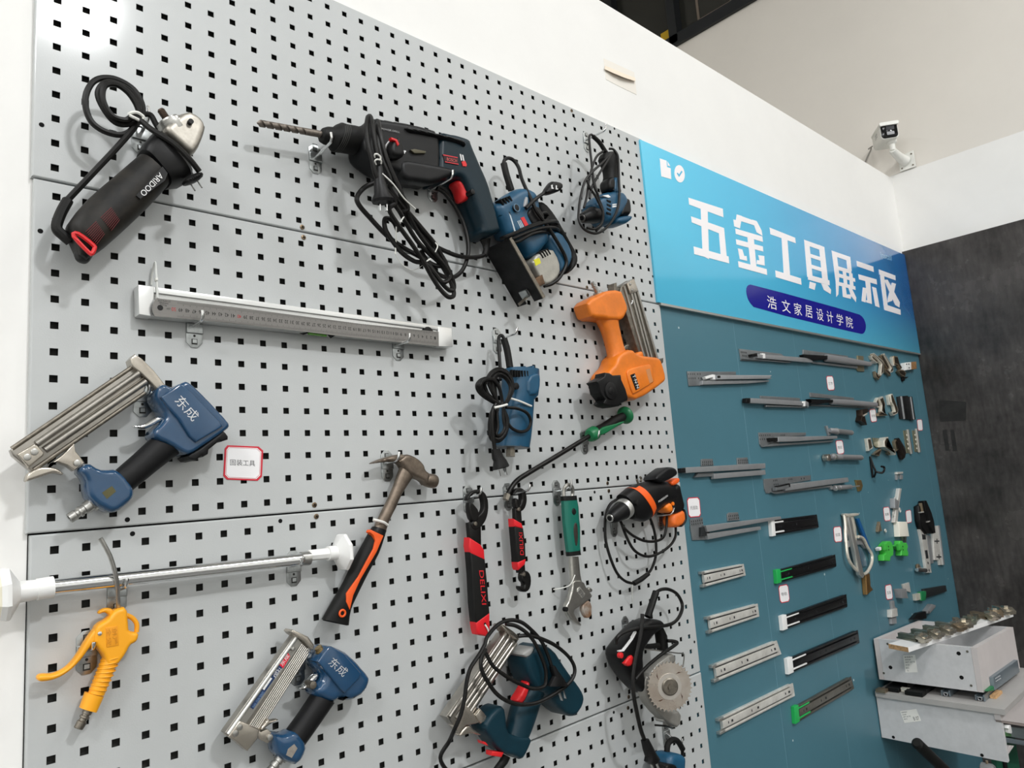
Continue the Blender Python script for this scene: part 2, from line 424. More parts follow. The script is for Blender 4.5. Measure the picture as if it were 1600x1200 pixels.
for x, y in [(65, 195), (63, 361), (199, 812), (207, 834), (438, 814), (960, 201), (1003, 254), (1020, 432), (1029, 518), (1050, 706), (929, 769), (1085, 1003), (1096, 1104), (959, 1113)]:
    w = P(x, y, 0); mb = MB(); q = [(w.x + .0035 * math.cos(k * math.pi / 8), w.z + .0035 * math.sin(k * math.pi / 8)) for k in range(16)]
    put('mounting_hole', mb.prism(q, -.0004, .0003), M_hole, on_panel(w.z), False)
M_screw = mat('worn_screw_head', (120, 104, 84), .35, .9, var=.2, scale=400)
for x, y, l in [(472, 355, 'screw just above the seam left of the rotary hammer\'s cable'), (474, 371, 'screw just below the seam left of the rotary hammer\'s cable'), (491, 789, 'screw just above the seam between name card and hammer'),
             (494, 807, 'screw just below the seam between name card and hammer'), (893, 173, 'screw at the top edge of the board left of the hand drill\'s hook'), (917, 449, 'screw above the seam by the orange nailer\'s air fitting'), (918, 461, 'screw below the seam by the orange nailer\'s air fitting'),
             (949, 755, 'screw above the seam left of the impact drill'), (951, 767, 'screw below the seam left of the impact drill'), (982, 1089, 'screw above the seam left of the circular saw blade'), (981, 1106, 'screw below the seam left of the circular saw blade')]:
    w = P(x, y, 0); t = thing('screw', 'small countersunk ' + l, 'screw', w, 'screws holding the perforated panels')
    mb = MB(); mb.lathe(w + Vector((0, .004, 0)), w + Vector((0, -.0016, 0)), [(0, .0015), (.55, .0015), (.72, .0042), (.9, .0046), (1, .0032)], 14)
    put('screw_head', mb, M_screw, t)
    mb = MB()
    for a in (.4, 1.97): mb.bar(w + Vector((-.0028 * math.cos(a), -.0017, -.0028 * math.sin(a))), w + Vector((.0028 * math.cos(a), -.0017, .0028 * math.sin(a))), (-math.sin(a), 0, math.cos(a)), .0006, (0, 1, 0), .0003)
    put('cross_slot', mb, M_hole, t, False)
# ---------------------------------------------------------------- printed sign over the teal boards
def banner_mat():
    m = bpy.data.materials.new('glossy_sign_print'); m.use_nodes = True; nt = m.node_tree; b = nt.nodes['Principled BSDF']
    b.inputs['Roughness'].default_value = .12; b.inputs['Specular IOR Level'].default_value = .5
    tc = nt.nodes.new('ShaderNodeTexCoord'); sp = nt.nodes.new('ShaderNodeSeparateXYZ'); nt.links.new(tc.outputs['Object'], sp.inputs[0])
    r = nt.nodes.new('ShaderNodeMapRange'); r.inputs[1].default_value = -1.06; r.inputs[2].default_value = 1.06; nt.links.new(sp.outputs['X'], r.inputs[0])
    c = nt.nodes.new('ShaderNodeValToRGB'); nt.links.new(r.outputs[0], c.inputs[0])
    c.color_ramp.elements[0].color = (*lin((92, 196, 228)), 1); c.color_ramp.elements[1].color = (*lin((10, 104, 178)), 1)
    e = c.color_ramp.elements.new(.3); e.color = (*lin((78, 182, 222)), 1); e = c.color_ramp.elements.new(.72); e.color = (*lin((36, 140, 202)), 1)
    r2 = nt.nodes.new('ShaderNodeMapRange'); r2.inputs[1].default_value = -.25; r2.inputs[2].default_value = -.02; nt.links.new(sp.outputs['Z'], r2.inputs[0])
    mx = nt.nodes.new('ShaderNodeMixRGB'); nt.links.new(r2.outputs[0], mx.inputs[0]); mx.inputs[1].default_value = (*lin((86, 184, 218)), 1); nt.links.new(c.outputs[0], mx.inputs[2])
    nt.links.new(mx.outputs[0], b.inputs['Base Color'])
    return m
DB = .006
ban = thing('shop_sign', 'glossy blue sign with large white Chinese characters above the teal boards', 'sign', (2.54, 0, 2.25))
q = [P(1003, 219, DB), P(1411, 397, DB), P(1434, 552, DB), P(1028, 473, DB)]
q = [(1.462, q[0].z), (XD - .003, q[1].z), (XD - .003, q[2].z + .002), (1.462, q[3].z + .002)]
put('sign_board', MB().prism(q, -.0055, DB, .0006, 2), banner_mat(), ban, True, 30)
M_alu = mat('bare_aluminium', (196, 196, 192), .35, .8)
put('lower_edge_strip', MB().bar((1.475, -.001, q[3][1] - .004), (XD - .004, -.001, q[2][1] - .004), (0, 1, 0), .0065, (0, 0, 1), .0035), M_alu, ban, False)
M_print = mat('white_print', (250, 246, 248), .12)
M_navy = mat('navy_print', (6, 8, 138), .2)
DT = DB + .0008
def strokes(rects):
    mb = MB()
    for k, r in enumerate(rects): mb.plate(r, DB - .0002, DT + k * .00004)
    return mb
def Z(pts, x0, y0, s): return [(x0 + x / s, y0 + y / s) for x, y in pts]
R7 = lambda *p: Z(p, 800, 300, 4); R8 = lambda *p: Z(p, 1200, 300, 4)
wu = [R7((1103, 35), (1318, 105), (1322, 158), (1108, 78)), R7((1178, 60), (1222, 78), (1232, 420), (1193, 400)),
      R7((1120, 152), (1325, 225), (1328, 272), (1125, 190)), R7((1290, 215), (1326, 228), (1345, 432), (1308, 420)), R7((1136, 340), (1354, 403), (1358, 446), (1140, 388))]
put('sign_character', strokes(wu), M_print, ban, False)
jin = [R7((1405, 140), (1438, 150), (1425, 228), (1390, 215), (1384, 172), (1400, 175)), R7((1405, 140), (1510, 178), (1520, 210), (1410, 175)), R7((1500, 172), (1530, 182), (1560, 240), (1566, 274), (1530, 252)),
       R7((1396, 228), (1565, 278), (1569, 312), (1400, 262)), R7((1400, 295), (1568, 340), (1571, 372), (1404, 328)), R7((1470, 265), (1510, 272), (1530, 490), (1495, 480)),
       R7((1412, 352), (1440, 360), (1452, 400), (1466, 400), (1470, 430), (1425, 420)), R7((1540, 395), (1577, 400), (1580, 460), (1530, 450), (1532, 425), (1548, 428)), R7((1414, 432), (1592, 482), (1595, 518), (1418, 470))]
put('sign_character', strokes(jin), M_print, ban, False)
gong = [R8((10, 222), (170, 286), (174, 320), (16, 264)), R8((84, 262), (120, 276), (140, 545), (100, 530)), R8((46, 490), (206, 540), (210, 580), (50, 532))]
put('sign_character', strokes(gong), M_print, ban, False)
ju = [R8((226, 298), (258, 310), (280, 545), (246, 530)), R8((318, 330), (352, 344), (378, 575), (342, 560)), R8((226, 298), (352, 344), (354, 372), (230, 328)), R8((240, 378), (356, 416), (358, 440), (244, 402)), R8((248, 446), (362, 482), (364, 506), (250, 470)),
      R8((250, 516), (384, 552), (386, 584), (252, 548)), R8((262, 560), (300, 572), (292, 612), (258, 600)), R8((334, 572), (372, 580), (394, 610), (392, 638), (350, 612))]
put('sign_character', strokes(ju), M_print, ban, False)
zhan = [R8((398, 366), (428, 376), (446, 520), (440, 640), (428, 655), (424, 560)), R8((398, 366), (514, 406), (518, 436), (402, 396)), R8((488, 400), (514, 408), (524, 494), (498, 486)), R8((410, 456), (520, 488), (522, 512), (414, 480)),
        R8((440, 508), (544, 540), (546, 562), (442, 532)), R8((438, 560), (546, 590), (548, 612), (440, 584)), R8((468, 495), (488, 500), (498, 590), (476, 584)), R8((508, 505), (528, 510), (536, 598), (514, 592)),
        R8((464, 590), (486, 596), (492, 640), (520, 640), (518, 668), (470, 656)), R8((504, 600), (526, 606), (552, 660), (550, 688), (520, 650))]
put('sign_character', strokes(zhan), M_print, ban, False)
shi = [R8((554, 430), (658, 466), (662, 500), (558, 464)), R8((566, 514), (678, 546), (682, 578), (570, 546)), R8((608, 540), (638, 550), (650, 700), (616, 690), (614, 676), (622, 676)), R8((594, 596), (618, 602), (610, 690), (586, 682)), R8((652, 592), (676, 600), (698, 722), (672, 712))]
put('sign_character', strokes(shi), M_print, ban, False)
qu = [R8((694, 484), (796, 522), (798, 552), (698, 516)), R8((700, 500), (724, 508), (752, 745), (728, 735)), R8((728, 700), (828, 735), (830, 768), (730, 738)), R8((776, 566), (800, 574), (776, 680), (748, 690), (750, 666)), R8((726, 548), (748, 548), (824, 690), (822, 722), (796, 706))]
put('sign_character', strokes(qu), M_print, ban, False)
# navy name plate
pl = [(1166, 452), (1168, 446), (1174, 444), (1341, 490), (1349, 496), (1353, 506), (1353, 514), (1350, 521), (1345, 522), (1180, 482), (1171, 472), (1167, 462)]
np_ = put('name_plate', MB().plate(pl, DB - .0002, DT, sm=1), M_navy, ban, False)
chars = '浩文家居设计学院'
tops = [(1198, 461), (1221, 467), (1240, 472), (1257.5, 476), (1275, 481), (1291, 485), (1306.5, 489.5), (1321.5, 493.5)]
ws = [14.5, 13, 12, 11, 10.5, 10, 10, 10]
for ch, (x, y), w in zip(chars, tops, ws):
    h = 20 - (x - 1198) * .02
    mb = MB(); text_px(mb, ch, (x + 1.6, y + h), (x + w + 1.6, y + h + w * .25), (x, y), DT + .0004)
    put('lettering', mb, M_print, np_, False)
mb = MB(); text_px(mb, 'install', (1376.5, 402.5), (1393.5, 407.5), (1375.5, 393), DT); put('small_lettering', mb, mat('pale_blue_print', (150, 200, 232), .12), ban, False)
R3 = lambda *p: Z(p, 800, 0, 4)
put('page_icon', strokes([R3((924, 990), (966, 1004), (969, 1044), (992, 1052), (996, 1120), (934, 1102)), R3((972, 1008), (990, 1040), (975, 1036))]), M_print, ban, False)
ic = [(1048 + 32 * math.cos(k * math.pi / 10), 1086 + 54 * math.sin(k * math.pi / 10) + 8 * math.cos(k * math.pi / 10)) for k in range(20)]
ci = put('tick_icon', strokes([R3(*ic)]), M_print, ban, False)
put('tick', MB().plate(R3((1030, 1084), (1036, 1078), (1044, 1090), (1060, 1066), (1066, 1074), (1045, 1106)), DT, DT + .0003), mat('sign_cyan', (84, 186, 224), .12), ci, False)
# ---------------------------------------------------------------- zinc hooks of the tool wall
def zf(x0, y0, s): return lambda *p: [(x0 + a[0] / s, y0 + a[1] / s) + tuple(a[2:]) for a in p]
M_zinc = mat('zinc_plate', (170, 174, 174), .3, .9, var=.12, scale=160)
M_chrome = mat('chrome', (225, 226, 226), .1, 1.0)
M_steel = mat('brushed_steel', (180, 179, 175), .32, .95, var=.12, scale=120)
M_dsteel = mat('dull_steel', (128, 122, 112), .4, .9, var=.25, scale=90)
M_alu2 = mat('cast_aluminium', (170, 165, 156), .42, .85, var=.18, scale=60)
M_black = mat('black_plastic', (14, 14, 15), .42, var=.15, scale=40)
M_rub = mat('black_rubber', (15, 15, 14), .58, var=.2, scale=60, bump=.1)
M_cord = mat('black_cable', (17, 16, 15), .45, var=.15, scale=60)
M_red = mat('red_plastic', (214, 34, 38), .4)
M_white_p = mat('white_plastic', (238, 238, 236), .35)
M_tie = mat('white_cable_tie', (228, 228, 222), .4)
M_orange = mat('orange_rubber', (238, 92, 28), .5)
M_wprint = mat('white_lettering', (232, 232, 232), .5)
def hook(x, y, wire, bend, tip, label, fixed_d=None):
    c = P(x, y, 0); t = thing('pegboard_hook', label, 'hook', c, 'zinc hooks on the perforated panels')
    w, h = .0125, .0285
    hexa = [(-w, -h + .008), (-.005, -h), (.005, -h), (w, -h + .008), (w, h - .008), (.005, h), (-.005, h), (-w, h - .008)]
    mb = MB(); mb.prism([(c.x + a, c.z + b) for a, b in hexa], .0002, .0018, .0004, 2)
    mb.prism([(c.x + a, c.z + b) for a, b in ((-w, -.006), (w, -.006), (w, .010), (-w, .010))], .001, .0055, .0012, 3)
    put('hook_plate', mb, M_zinc, t)
    mb = MB()
    for s in (1, -1):
        z = c.z + s * .019
        mb.prism([(c.x - .0045, z - .0045), (c.x + .0045, z - .0045), (c.x + .0045, z + .0045), (c.x - .0045, z + .0045)], .0015, .0021)
    mb.prism([(c.x + .002 * math.cos(k * .7854), c.z - .0095 + .002 * math.sin(k * .7854)) for k in range(8)], .0015, .0021)
    put('punched_hole', mb, M_dark, t, False, split=True)
    mb = MB()
    for s in (1, -1): mb.box((c.x - .0032, -.0034, c.z + s * .019 - .0022), (c.x + .0032, -.002, c.z + s * .019 + .0034))
    put('bent_tab', mb, M_zinc, t, False, split=True)
    a = P(wire[0], wire[1], .005); lo, hi = .01, .3
    if fixed_d is None:
        f = lambda d: P(bend[0], bend[1], d).x - a.x
        for _ in range(40):
            m = (lo + hi) / 2
            if f(m) > 0: lo = m
            else: hi = m
        d = min(max(lo, .02), .13)
    else: d = fixed_d
    b = P(bend[0], bend[1], d); e = P(tip[0], tip[1], d + .001)
    u = (b - a).normalized(); v = (e - b).normalized()
    pts = [a, a + (b - a) * .5, b - u * .007, b - u * .0028 + v * .0016, b + v * .006, e]
    mb = MB(); mb.tube(pts, .0027, 10, 4)
    put('hook_wire', mb, M_chrome, t, True, 60)
    return t
HK = [
 ((219, 214), (222, 205), (233, 184), (231, 166), 'zinc hook holding the looped cable of the angle grinder'),
 ((492, 249), (493, 247), (519, 220), (517, 207), 'zinc hook under the chuck of the rotary hammer drill'),
 ((675, 296), (673, 297), (707, 277), (707, 266), 'zinc hook under the body of the rotary hammer, by its red switch'),
 ((916, 222), (917, 218), (945, 204), (947, 193), 'highest zinc hook, with the cable of the small blue drill on it'),
 ((303, 516), (301, 510), (317, 499), (316, 485), 'zinc hook under the left end of the ruler level'),
 ((621, 541), (617, 541), (640, 532), (640, 521), 'zinc hook under the right end of the ruler level'),
 ((776, 533), (779, 531), (806, 521), (808, 512), 'zinc hook carrying the blue trimmer\'s cable'),
 ((222, 622), (224, 618), (234, 612), (233, 600), 'zinc hook behind the trigger of the blue brad nailer in the middle row'),
 ((604, 728), (603, 724), (622, 719), (624, 706), 'zinc hook under the claw of the hammer'),
 ((731, 781), (733, 778), (751, 772), (752, 762), 'zinc hook through the jaw of the larger red and black wrench'),
 ((793, 776), (797, 772), (827, 766), (828, 757), 'zinc hook through the jaw of the smaller red and black wrench'),
 ((869, 770), (872, 768), (893, 763), (892, 749), 'zinc hook through the ring of the green adjustable wrench'),
 ((912, 691), (916, 689), (935, 682), (936, 673), 'zinc hook under the green handle of the socket wrench'),
 ((958, 820), (962, 815), (983, 809), (984, 803), 'zinc hook under the chuck of the black and orange impact drill'),
 ((1031, 812), (1027, 806), (1050, 803), (1053, 794), 'zinc hook at the orange handle of the impact drill'),
 ((458, 888), (456, 884), (474, 879), (474, 870), 'zinc hook under the right half of the chrome tension rod'),
 ((182, 926), (184, 922), (198, 916), (198, 904), 'zinc hook under the tension rod, above the yellow air gun'),
 ((135, 1019), (137, 1016), (146, 1014), (147, 1003), 'zinc hook with a reddish tint behind the yellow air gun'),
 ((464, 1042), (466, 1030), (482, 1024), (482, 1004), 'zinc hook behind the trigger of the blue nailer with a striped label'),
 ((797, 1034), (799, 1032), (810, 1026), (812, 1016), 'zinc hook between the steel magazine and the green tool at the bottom'),
 ((977, 982), (978, 980), (1013, 992), (1013, 984), 'zinc hook behind the handle of the mini circular saw'),
 ((1040, 1148), (1042, 1146), (1065, 1164), (1066, 1154), 'lowest zinc hook, carrying the tool cut off by the bottom edge'),
 ((966, 483), (967, 481), (987, 477), (988, 470), 'zinc hook under the head of the orange nailer'),
 ((977, 545), (977, 543), (984, 541), (985, 537), 'zinc hook between handle and magazine of the orange nailer'),
]
for h in HK: hook(*h[0], *h[1:])
# ================================================================ angle grinder
z = zf(70, 100, 3.75)
M_dust = mat('dusty_black_plastic', (10, 10, 10), .5, rgb2=(46, 42, 36), scale=18)
t = thing('angle_grinder', 'dusty black angle grinder hanging top left with its cable in loops', 'power tool', P(205, 290))
L = z((190, 1128), (140, 1010), (128, 945), (250, 795), (400, 665), (540, 545)); Rr = z((236, 1158), (290, 1118), (345, 1080), (485, 955), (612, 832), (715, 720))
put('grinder_body', MB().loft(L, Rr, .048, [.016, .026, .030, .030, .030, .031], 2.6, 20, 2), M_dust, t)
put('rear_cap', MB().body(z((168, 1100), (200, 1085), (290, 1105), (262, 1160), (238, 1170), (185, 1152)), .03, .06, .012), M_black, t)
put('gearbox_collar', MB().loft(z((552, 520), (560, 490), (618, 420), (650, 412)), z((725, 722), (800, 712), (840, 690), (850, 660)), .05, [.030, .034, .034, .028], 3.2, 20), M_black, t)
A, B = P(*z((800, 452))[0], .055), P(*z((674, 262))[0], .055)
put('gear_head', MB().body(z((670, 420), (700, 372), (800, 305), (868, 330), (915, 390), (905, 440), (865, 535), (830, 560), (760, 500)), .028, .078, .008, 1), M_alu2, t)
put('spindle_flange', MB().lathe(A, B, [(.20, .021), (.28, .0235), (.50, .0235), (.515, .021), (.60, .021), (.61, .018), (.66, .017)], 24), M_steel, t)
mb = MB(); mb.lathe(A, B, [(.55, .009), (.70, .009), (.71, .0065)] + [(.72 + k * .02, .0052 + .0008 * (k % 2)) for k in range(12)] + [(.99, .004)], 16)
put('spindle', mb, mat('brown_steel', (92, 78, 68), .45, .8), t)
put('lock_button', MB().disc(*z((858, 334))[0], .05, .085, .004), M_black, t)
put('badge_panel', MB().plate(z((535, 770), (690, 600), (720, 640), (705, 680), (560, 790)), .07, .0795), M_black, t, False)
lt = put('lettering', text_mesh(MB(), 'ARIDOO', *[P(*z(v)[0], .0802) for v in ((686, 632), (556, 752), (700, 652))]) if 0 else text_mesh(MB(), 'ARIDOO', P(*z((672, 634))[0], .0803), P(*z((556, 752))[0], .0803), P(*z((698, 660))[0], .0803)), M_wprint, t, False)
mb = MB()
for i in range(2):
    for k in range(9):
        a = (238 + k * 8 + i * 88, 985 + k * 9 - i * 82); b = (300 + k * 6 + i * 88, 925 + k * 9 - i * 82)
        mb.bar(P(*z(a)[0], .0772), P(*z(b)[0], .0772), (0, 0, 1), .00042, (0, 1, 0), .0024)
put('vent_slots', mb, mat('dark_red_vent', (120, 22, 26), .5), t, False)
ring = z((170, 1010), (196, 995), (285, 1062), (290, 1085), (278, 1108), (262, 1108)); mb = MB(); mb.tube([P(*q, .076) for q in ring], .0029, 8, 3, True)
put('side_switch', mb, M_red, t)
# cable: strain relief, straight run, coil
put('strain_relief', MB().cord(z((135, 800, .04), (92, 880, .045), (70, 960, .047), (108, 1005, .048), (150, 1040, .048)), .0072, n=10), M_rub, t)
mb = MB(); c1 = z((130, 800, .04), (300, 620, .055), (440, 470, .06), (540, 350, .06), (575, 260, .055), (520, 150, .05), (400, 85, .05), (290, 100, .05), (238, 200, .05), (262, 320, .05), (340, 390, .052), (450, 415, .055), (520, 370, .058), (560, 250, .06), (490, 150, .062), (370, 105, .062), (312, 170, .06), (350, 270, .06), (420, 345, .06), (510, 345, .062), (550, 280, .064), (500, 180, .066), (420, 120, .066), (350, 130, .066), (340, 210, .066), (390, 300, .066), (470, 330, .066), (530, 310, .068), (620, 380, .078), (760, 470, .09), (850, 560, .092), (905, 630, .088))
put('power_cable', mb.cord(c1, .0044, n=8, sm=7), M_cord, t)
put('cable_bend', MB().cord(z((575, 295, .05), (620, 300, .05), (655, 360, .05), (700, 420, .048)), .0044), M_cord, t)
pg = put('mains_plug', MB().body(z((805, 690), (850, 655), (900, 638), (922, 650), (918, 672), (870, 700), (820, 712)), .07, .095, .008, 1), M_black, t)
mb = MB(); mb.cord(z((848, 692, .085), (880, 742, .1)), .0011, sm=0); mb.cord(z((886, 672, .085), (920, 724, .1)), .0011, sm=0); put('prong', mb, M_steel, pg, split=True)
put('cable_tie', MB().cord(z((492, 296, .07), (510, 285, .073), (545, 285, .074), (580, 312, .074), (560, 330, .072), (525, 315, .074), (495, 300, .073)), .0024, sm=3), M_tie, t)
# ================================================================ rotary hammer drill
za = zf(390, 160, 8); zb = zf(560, 170, 7.2727); zc = zf(540, 280, 6.3167)
M_bosch = mat('dark_teal_housing', (10, 34, 44), .36, var=.12, scale=20)
M_gasket = mat('charcoal_housing', (16, 17, 19), .42, var=.12, scale=20)
t = thing('rotary_hammer_drill', 'large dark blue and black rotary hammer drill with long masonry bit', 'power tool', P(640, 250))
D = .042
A, B = P(*za((925, 405))[0], D), P(*za((92, 255))[0], D)
mb = MB(); N = 60; rs = []; ax = (B - A); u = Vector((0, 1, 0)); v = ax.normalized().cross(u)
for i in range(N + 1):
    k = i / N; tw = 0 if k < .28 else (k - .28) * 26; r = .0062 * (1 if k < .96 else (1 - k) / .04 * .8 + .15); flat = 1 if k < .28 else .62
    rs.append([A + ax * k + (u * math.cos(tw + q * math.pi / 6) * r + v * math.sin(tw + q * math.pi / 6) * r * 1) * (1 if abs(math.cos(q * math.pi / 6)) > .4 else flat) for q in range(12)])
put('masonry_bit', mb.rings(rs), mat('worn_drill_steel', (124, 116, 108), .45, .75, var=.2, scale=150), t)
L = za((890, 350), (905, 325), (960, 310), (1030, 318), (1060, 290), (1120, 265), (1180, 285), (1270, 300), (1330, 315), (1380, 300), (1440, 270)); Rr = za((885, 450), (905, 490), (950, 520), (1010, 530), (1060, 600), (1110, 610), (1180, 622), (1290, 640), (1340, 645), (1400, 640), (1440, 620))
put('chuck_sleeve', MB().loft(L, Rr, D, [.010, .014, .016, .018, .024, .026, .026, .026, .026, .026, .024], 2, 24), M_rub, t)
mb = MB()
for k in range(4):
    x = 1085 + k * 22; a, b = P(*za((x + 45, 285 + k * 3))[0], D), P(*za((x - 8, 600 + k * 4))[0], D); c = (a + b) / 2; e = (b - a) / 2
    mb.tube([c + e * 1.01 * math.cos(q * math.pi / 12) + Vector((0, -.0268, 0)) * math.sin(q * math.pi / 12) for q in range(24)], .0007, 5, 0, True)
put('grip_ring', mb, mat('grey_rubber', (70, 70, 68), .6), t, split=True)
# housing: front gearbox (charcoal) and motor half (teal)
q = zb((40, 195), (60, 165), (250, 195), (500, 235), (620, 265), (820, 315), (835, 700), (800, 880), (640, 855), (480, 838), (380, 800), (180, 720), (40, 620), (-30, 540), (-40, 400))
put('gearbox_housing', MB().body(q, D - .034, D + .034, .012, 1, 5), M_gasket, t)
q = zb((820, 318), (1000, 350), (1130, 385), (1180, 420), (1190, 470), (1290, 700), (1380, 900), (1440, 1120), (1465, 1200), (1500, 1350), (1520, 1432), (1505, 1450), (1386, 1497), (1300, 1445), (1316, 1398), (1262, 1230), (1190, 1050), (1100, 850), (1040, 830), (960, 850), (880, 870), (800, 880), (810, 700))
put('motor_housing', MB().body(q, D - .033, D + .033, .012, 1, 5), M_bosch, t)
put('top_rib', MB().body(zb((480, 228), (620, 250), (850, 305), (1010, 340), (1140, 375), (1185, 425), (1175, 455), (1120, 410), (860, 345), (600, 295), (540, 290)), D + .01, D + .043, .008, 1), M_gasket, t)
put('side_ridge', MB().body(zb((440, 590), (660, 625), (1000, 690), (1080, 720), (1050, 780), (800, 880), (640, 855), (480, 838), (420, 700)), D + .005, D + .0365, .010, 1), M_gasket, t)
put('mode_knob', MB().body(zb((330, 400), (400, 340), (440, 350), (500, 520), (480, 570), (390, 570), (330, 520)), D + .03, D + .056, .008, 1), M_black, t)
put('knob_pointer', MB().plate(zb((372, 320), (440, 345), (468, 400), (450, 420), (425, 365), (380, 350)), D + .05, D + .0585, .001), M_red, t)
mb = MB(); mb.plate(zb((310, 460), (318, 400), (345, 365), (385, 355), (385, 362), (350, 374), (326, 405), (320, 460)), D + .035, D + .0385); mb.plate(zb((516, 472), (540, 476), (542, 490), (530, 492), (530, 508), (522, 508)), D + .035, D + .0385); put('white_marking', mb, M_wprint, t, False)
put('gear_window', MB().plate(zb((595, 465), (640, 455), (770, 480), (765, 505), (640, 505)), D + .03, D + .039, .001), mat('olive_metal', (86, 82, 66), .4, .5), t)
lb = put('rating_badge', MB().plate(zb((960, 516), (1130, 550), (1140, 635), (985, 605)), D + .03, D + .0347), mat('dark_badge', (46, 26, 30), .5), t, False)
mb = MB(); mb.plate(zb((965, 518), (1128, 551), (1128, 560), (965, 528)), D + .0345, D + .0352); mb.plate(zb((985, 598), (1138, 625), (1138, 634), (985, 606)), D + .0345, D + .0352); put('red_line', mb, mat('badge_red', (220, 50, 60), .5), lb, False)
mb = MB(); text_px(mb, 'BOSCH', zb((1005, 587))[0], zb((1120, 610))[0], zb((1005, 552))[0], D + .0354); put('badge_lettering', mb, mat('badge_pink', (206, 92, 86), .5), lb, False)
mb = MB(); text_px(mb, 'POWER DRILL', zb((262, 235))[0], zb((470, 275))[0], zb((262, 215))[0], D + .0366); put('small_lettering', mb, mat('grey_lettering', (160, 160, 160), .5), t, False)
put('dust_icon', MB().plate(zb((1175, 600), (1212, 590), (1232, 630), (1228, 655), (1190, 650)), D + .03, D + .0348), M_red, t, False)
mb = MB(); mb.plate(zb((1155, 512), (1166, 516), (1180, 588), (1170, 586)), D + .033, D + .0348); mb.plate(zb((1180, 520), (1192, 525), (1205, 590), (1195, 590)), D + .033, D + .0348); put('icon_mark', mb, M_wprint, t, False)
put('trigger', MB().body(zb((1050, 850), (1100, 822), (1160, 822), (1190, 850), (1245, 1010), (1230, 1050), (1160, 1072), (1135, 1040), (1110, 930)), D - .016, D + .02, .01, 1), M_red, t)
put('lock_on_button', MB().disc(*zb((1304, 940))[0], D, D + .0375, .0058, 20, .001), M_black, t)
put('cable_boot', MB().loft(zc((1330, 600), (1350, 640), (1365, 690), (1350, 735)), zc((1425, 590), (1420, 640), (1410, 700), (1395, 770)), D, [.009, .007, .006, .006], 2, 12), M_rub, t)
R = .0046
put('power_cable', MB().cord(zc((1400, 700, D), (1360, 752, D), (1250, 772, D + .004), (1100, 755, D + .01), (940, 690, D + .015), (860, 640, D + .02), (740, 530, D + .025), (640, 440, .085), (560, 330, .1)) + zb((560, 1120, .108), (430, 860, .116), (320, 580, .12), (250, 320, .118), (222, 200, .11), (215, 155, .085)), R, n=8, sm=6), M_cord, t)
mb = MB()
mb.cord(zc((300, 30, .06), (190, 80, .06), (115, 170, .062), (130, 250, .064), (230, 370, .066), (400, 550, .07), (560, 670, .072), (740, 770, .075), (880, 850, .078), (985, 850, .08), (975, 800, .08), (900, 690, .084), (800, 600, .088), (660, 450, .092), (560, 300, .1), (450, 220, .106), (330, 100, .112)), R, n=8, sm=6)
mb.cord(zb((228, 640, .12), (205, 480, .122), (175, 300, .12), (155, 170, .112), (140, 100, .1), (125, 85, .092), (105, 110, .1), (92, 220, .112), (110, 400, .12), (150, 560, .122), (200, 760, .12), (300, 900, .116), (420, 1060, .11)) + zc((430, 300, .106), (540, 480, .1), (640, 620, .094), (760, 800, .088), (850, 960, .084), (930, 1080, .082), (1010, 1160, .082), (1065, 1150, .08), (1060, 1080, .08), (1010, 960, .08), (930, 830, .08), (810, 720, .084), (700, 600, .09), (600, 440, .098), (520, 300, .104), (420, 180, .108)), R, n=8, sm=6)
mb.cord(zc((520, 520, .075), (480, 430, .075), (430, 390, .075), (385, 400, .075), (395, 500, .075), (470, 620, .076), (560, 730, .078), (680, 810, .08), (780, 830, .082), (880, 930, .084), (960, 1020, .086), (1030, 960, .084), (960, 830, .088), (830, 680, .09), (700, 500, .094), (620, 340, .102), (540, 150, .11)) + zb((490, 960, .114), (380, 720, .118), (290, 480, .12), (240, 260, .116), (225, 150, .1), (205, 165, .095), (212, 330, .114), (260, 560, .118), (360, 800, .118)) + zc((440, 100, .112), (560, 260, .106), (680, 400, .1), (780, 520, .096), (880, 640, .092), (960, 780, .088), (1040, 950, .084), (1070, 1060, .08), (1040, 1100, .08), (980, 1060, .08), (900, 960, .08), (790, 790, .08)), R, n=8, sm=6)
mb.cord(zc((900, 90, .03), (980, 140, .03), (1080, 270, .03), (1160, 430, .032), (1205, 600, .036), (1205, 760, .04), (1150, 900, .045), (1060, 970, .05), (960, 960, .06), (860, 890, .07), (740, 700, .075)), R, n=8, sm=6)
put('cable_coil', mb, M_cord, t, split=True)
pg = put('mains_plug', MB().loft(zb((200, 620), (200, 700), (185, 830), (190, 960), (165, 1030), (175, 1060)), zb((262, 620), (275, 700), (300, 830), (340, 960), (385, 1040), (375, 1075)), .118, [.004, .006, .008, .011, .016, .014], 2.4, 16), M_black, t)
mb = MB()
for a, b in (((236, 1060), (240, 1160)), ((312, 1060), (318, 1162))): mb.bar(P(*zb(a)[0], .118), P(*zb(b)[0], .118), (1, 0, 0), .0009, (0, 1, 0), .003)
put('prong', mb, M_chrome, pg, False, split=True)
mb = MB(); mb.cord(zb((185, 555, .124), (185, 520, .128), (215, 515, .13), (250, 545, .13), (250, 580, .128)), .0016, sm=4); mb.cord(zb((200, 635, .124), (188, 595, .128), (215, 575, .131), (258, 590, .13), (258, 625, .126)), .0016, sm=4)
mb.cord(zb((270, 735, .124), (400, 860, .125), (520, 1020, .118), (650, 1140, .11)), .0014, sm=4)
mb.cord(zc((880, 622, .095), (908, 660, .1), (885, 720, .098)), .0012, sm=4); mb.cord(zc((575, 370, .104), (540, 425, .106)), .0014, sm=0); mb.cord(zc((800, 810, .094), (840, 785, .094)), .0014, sm=0)
put('cable_tie', mb, M_tie, t, split=True)
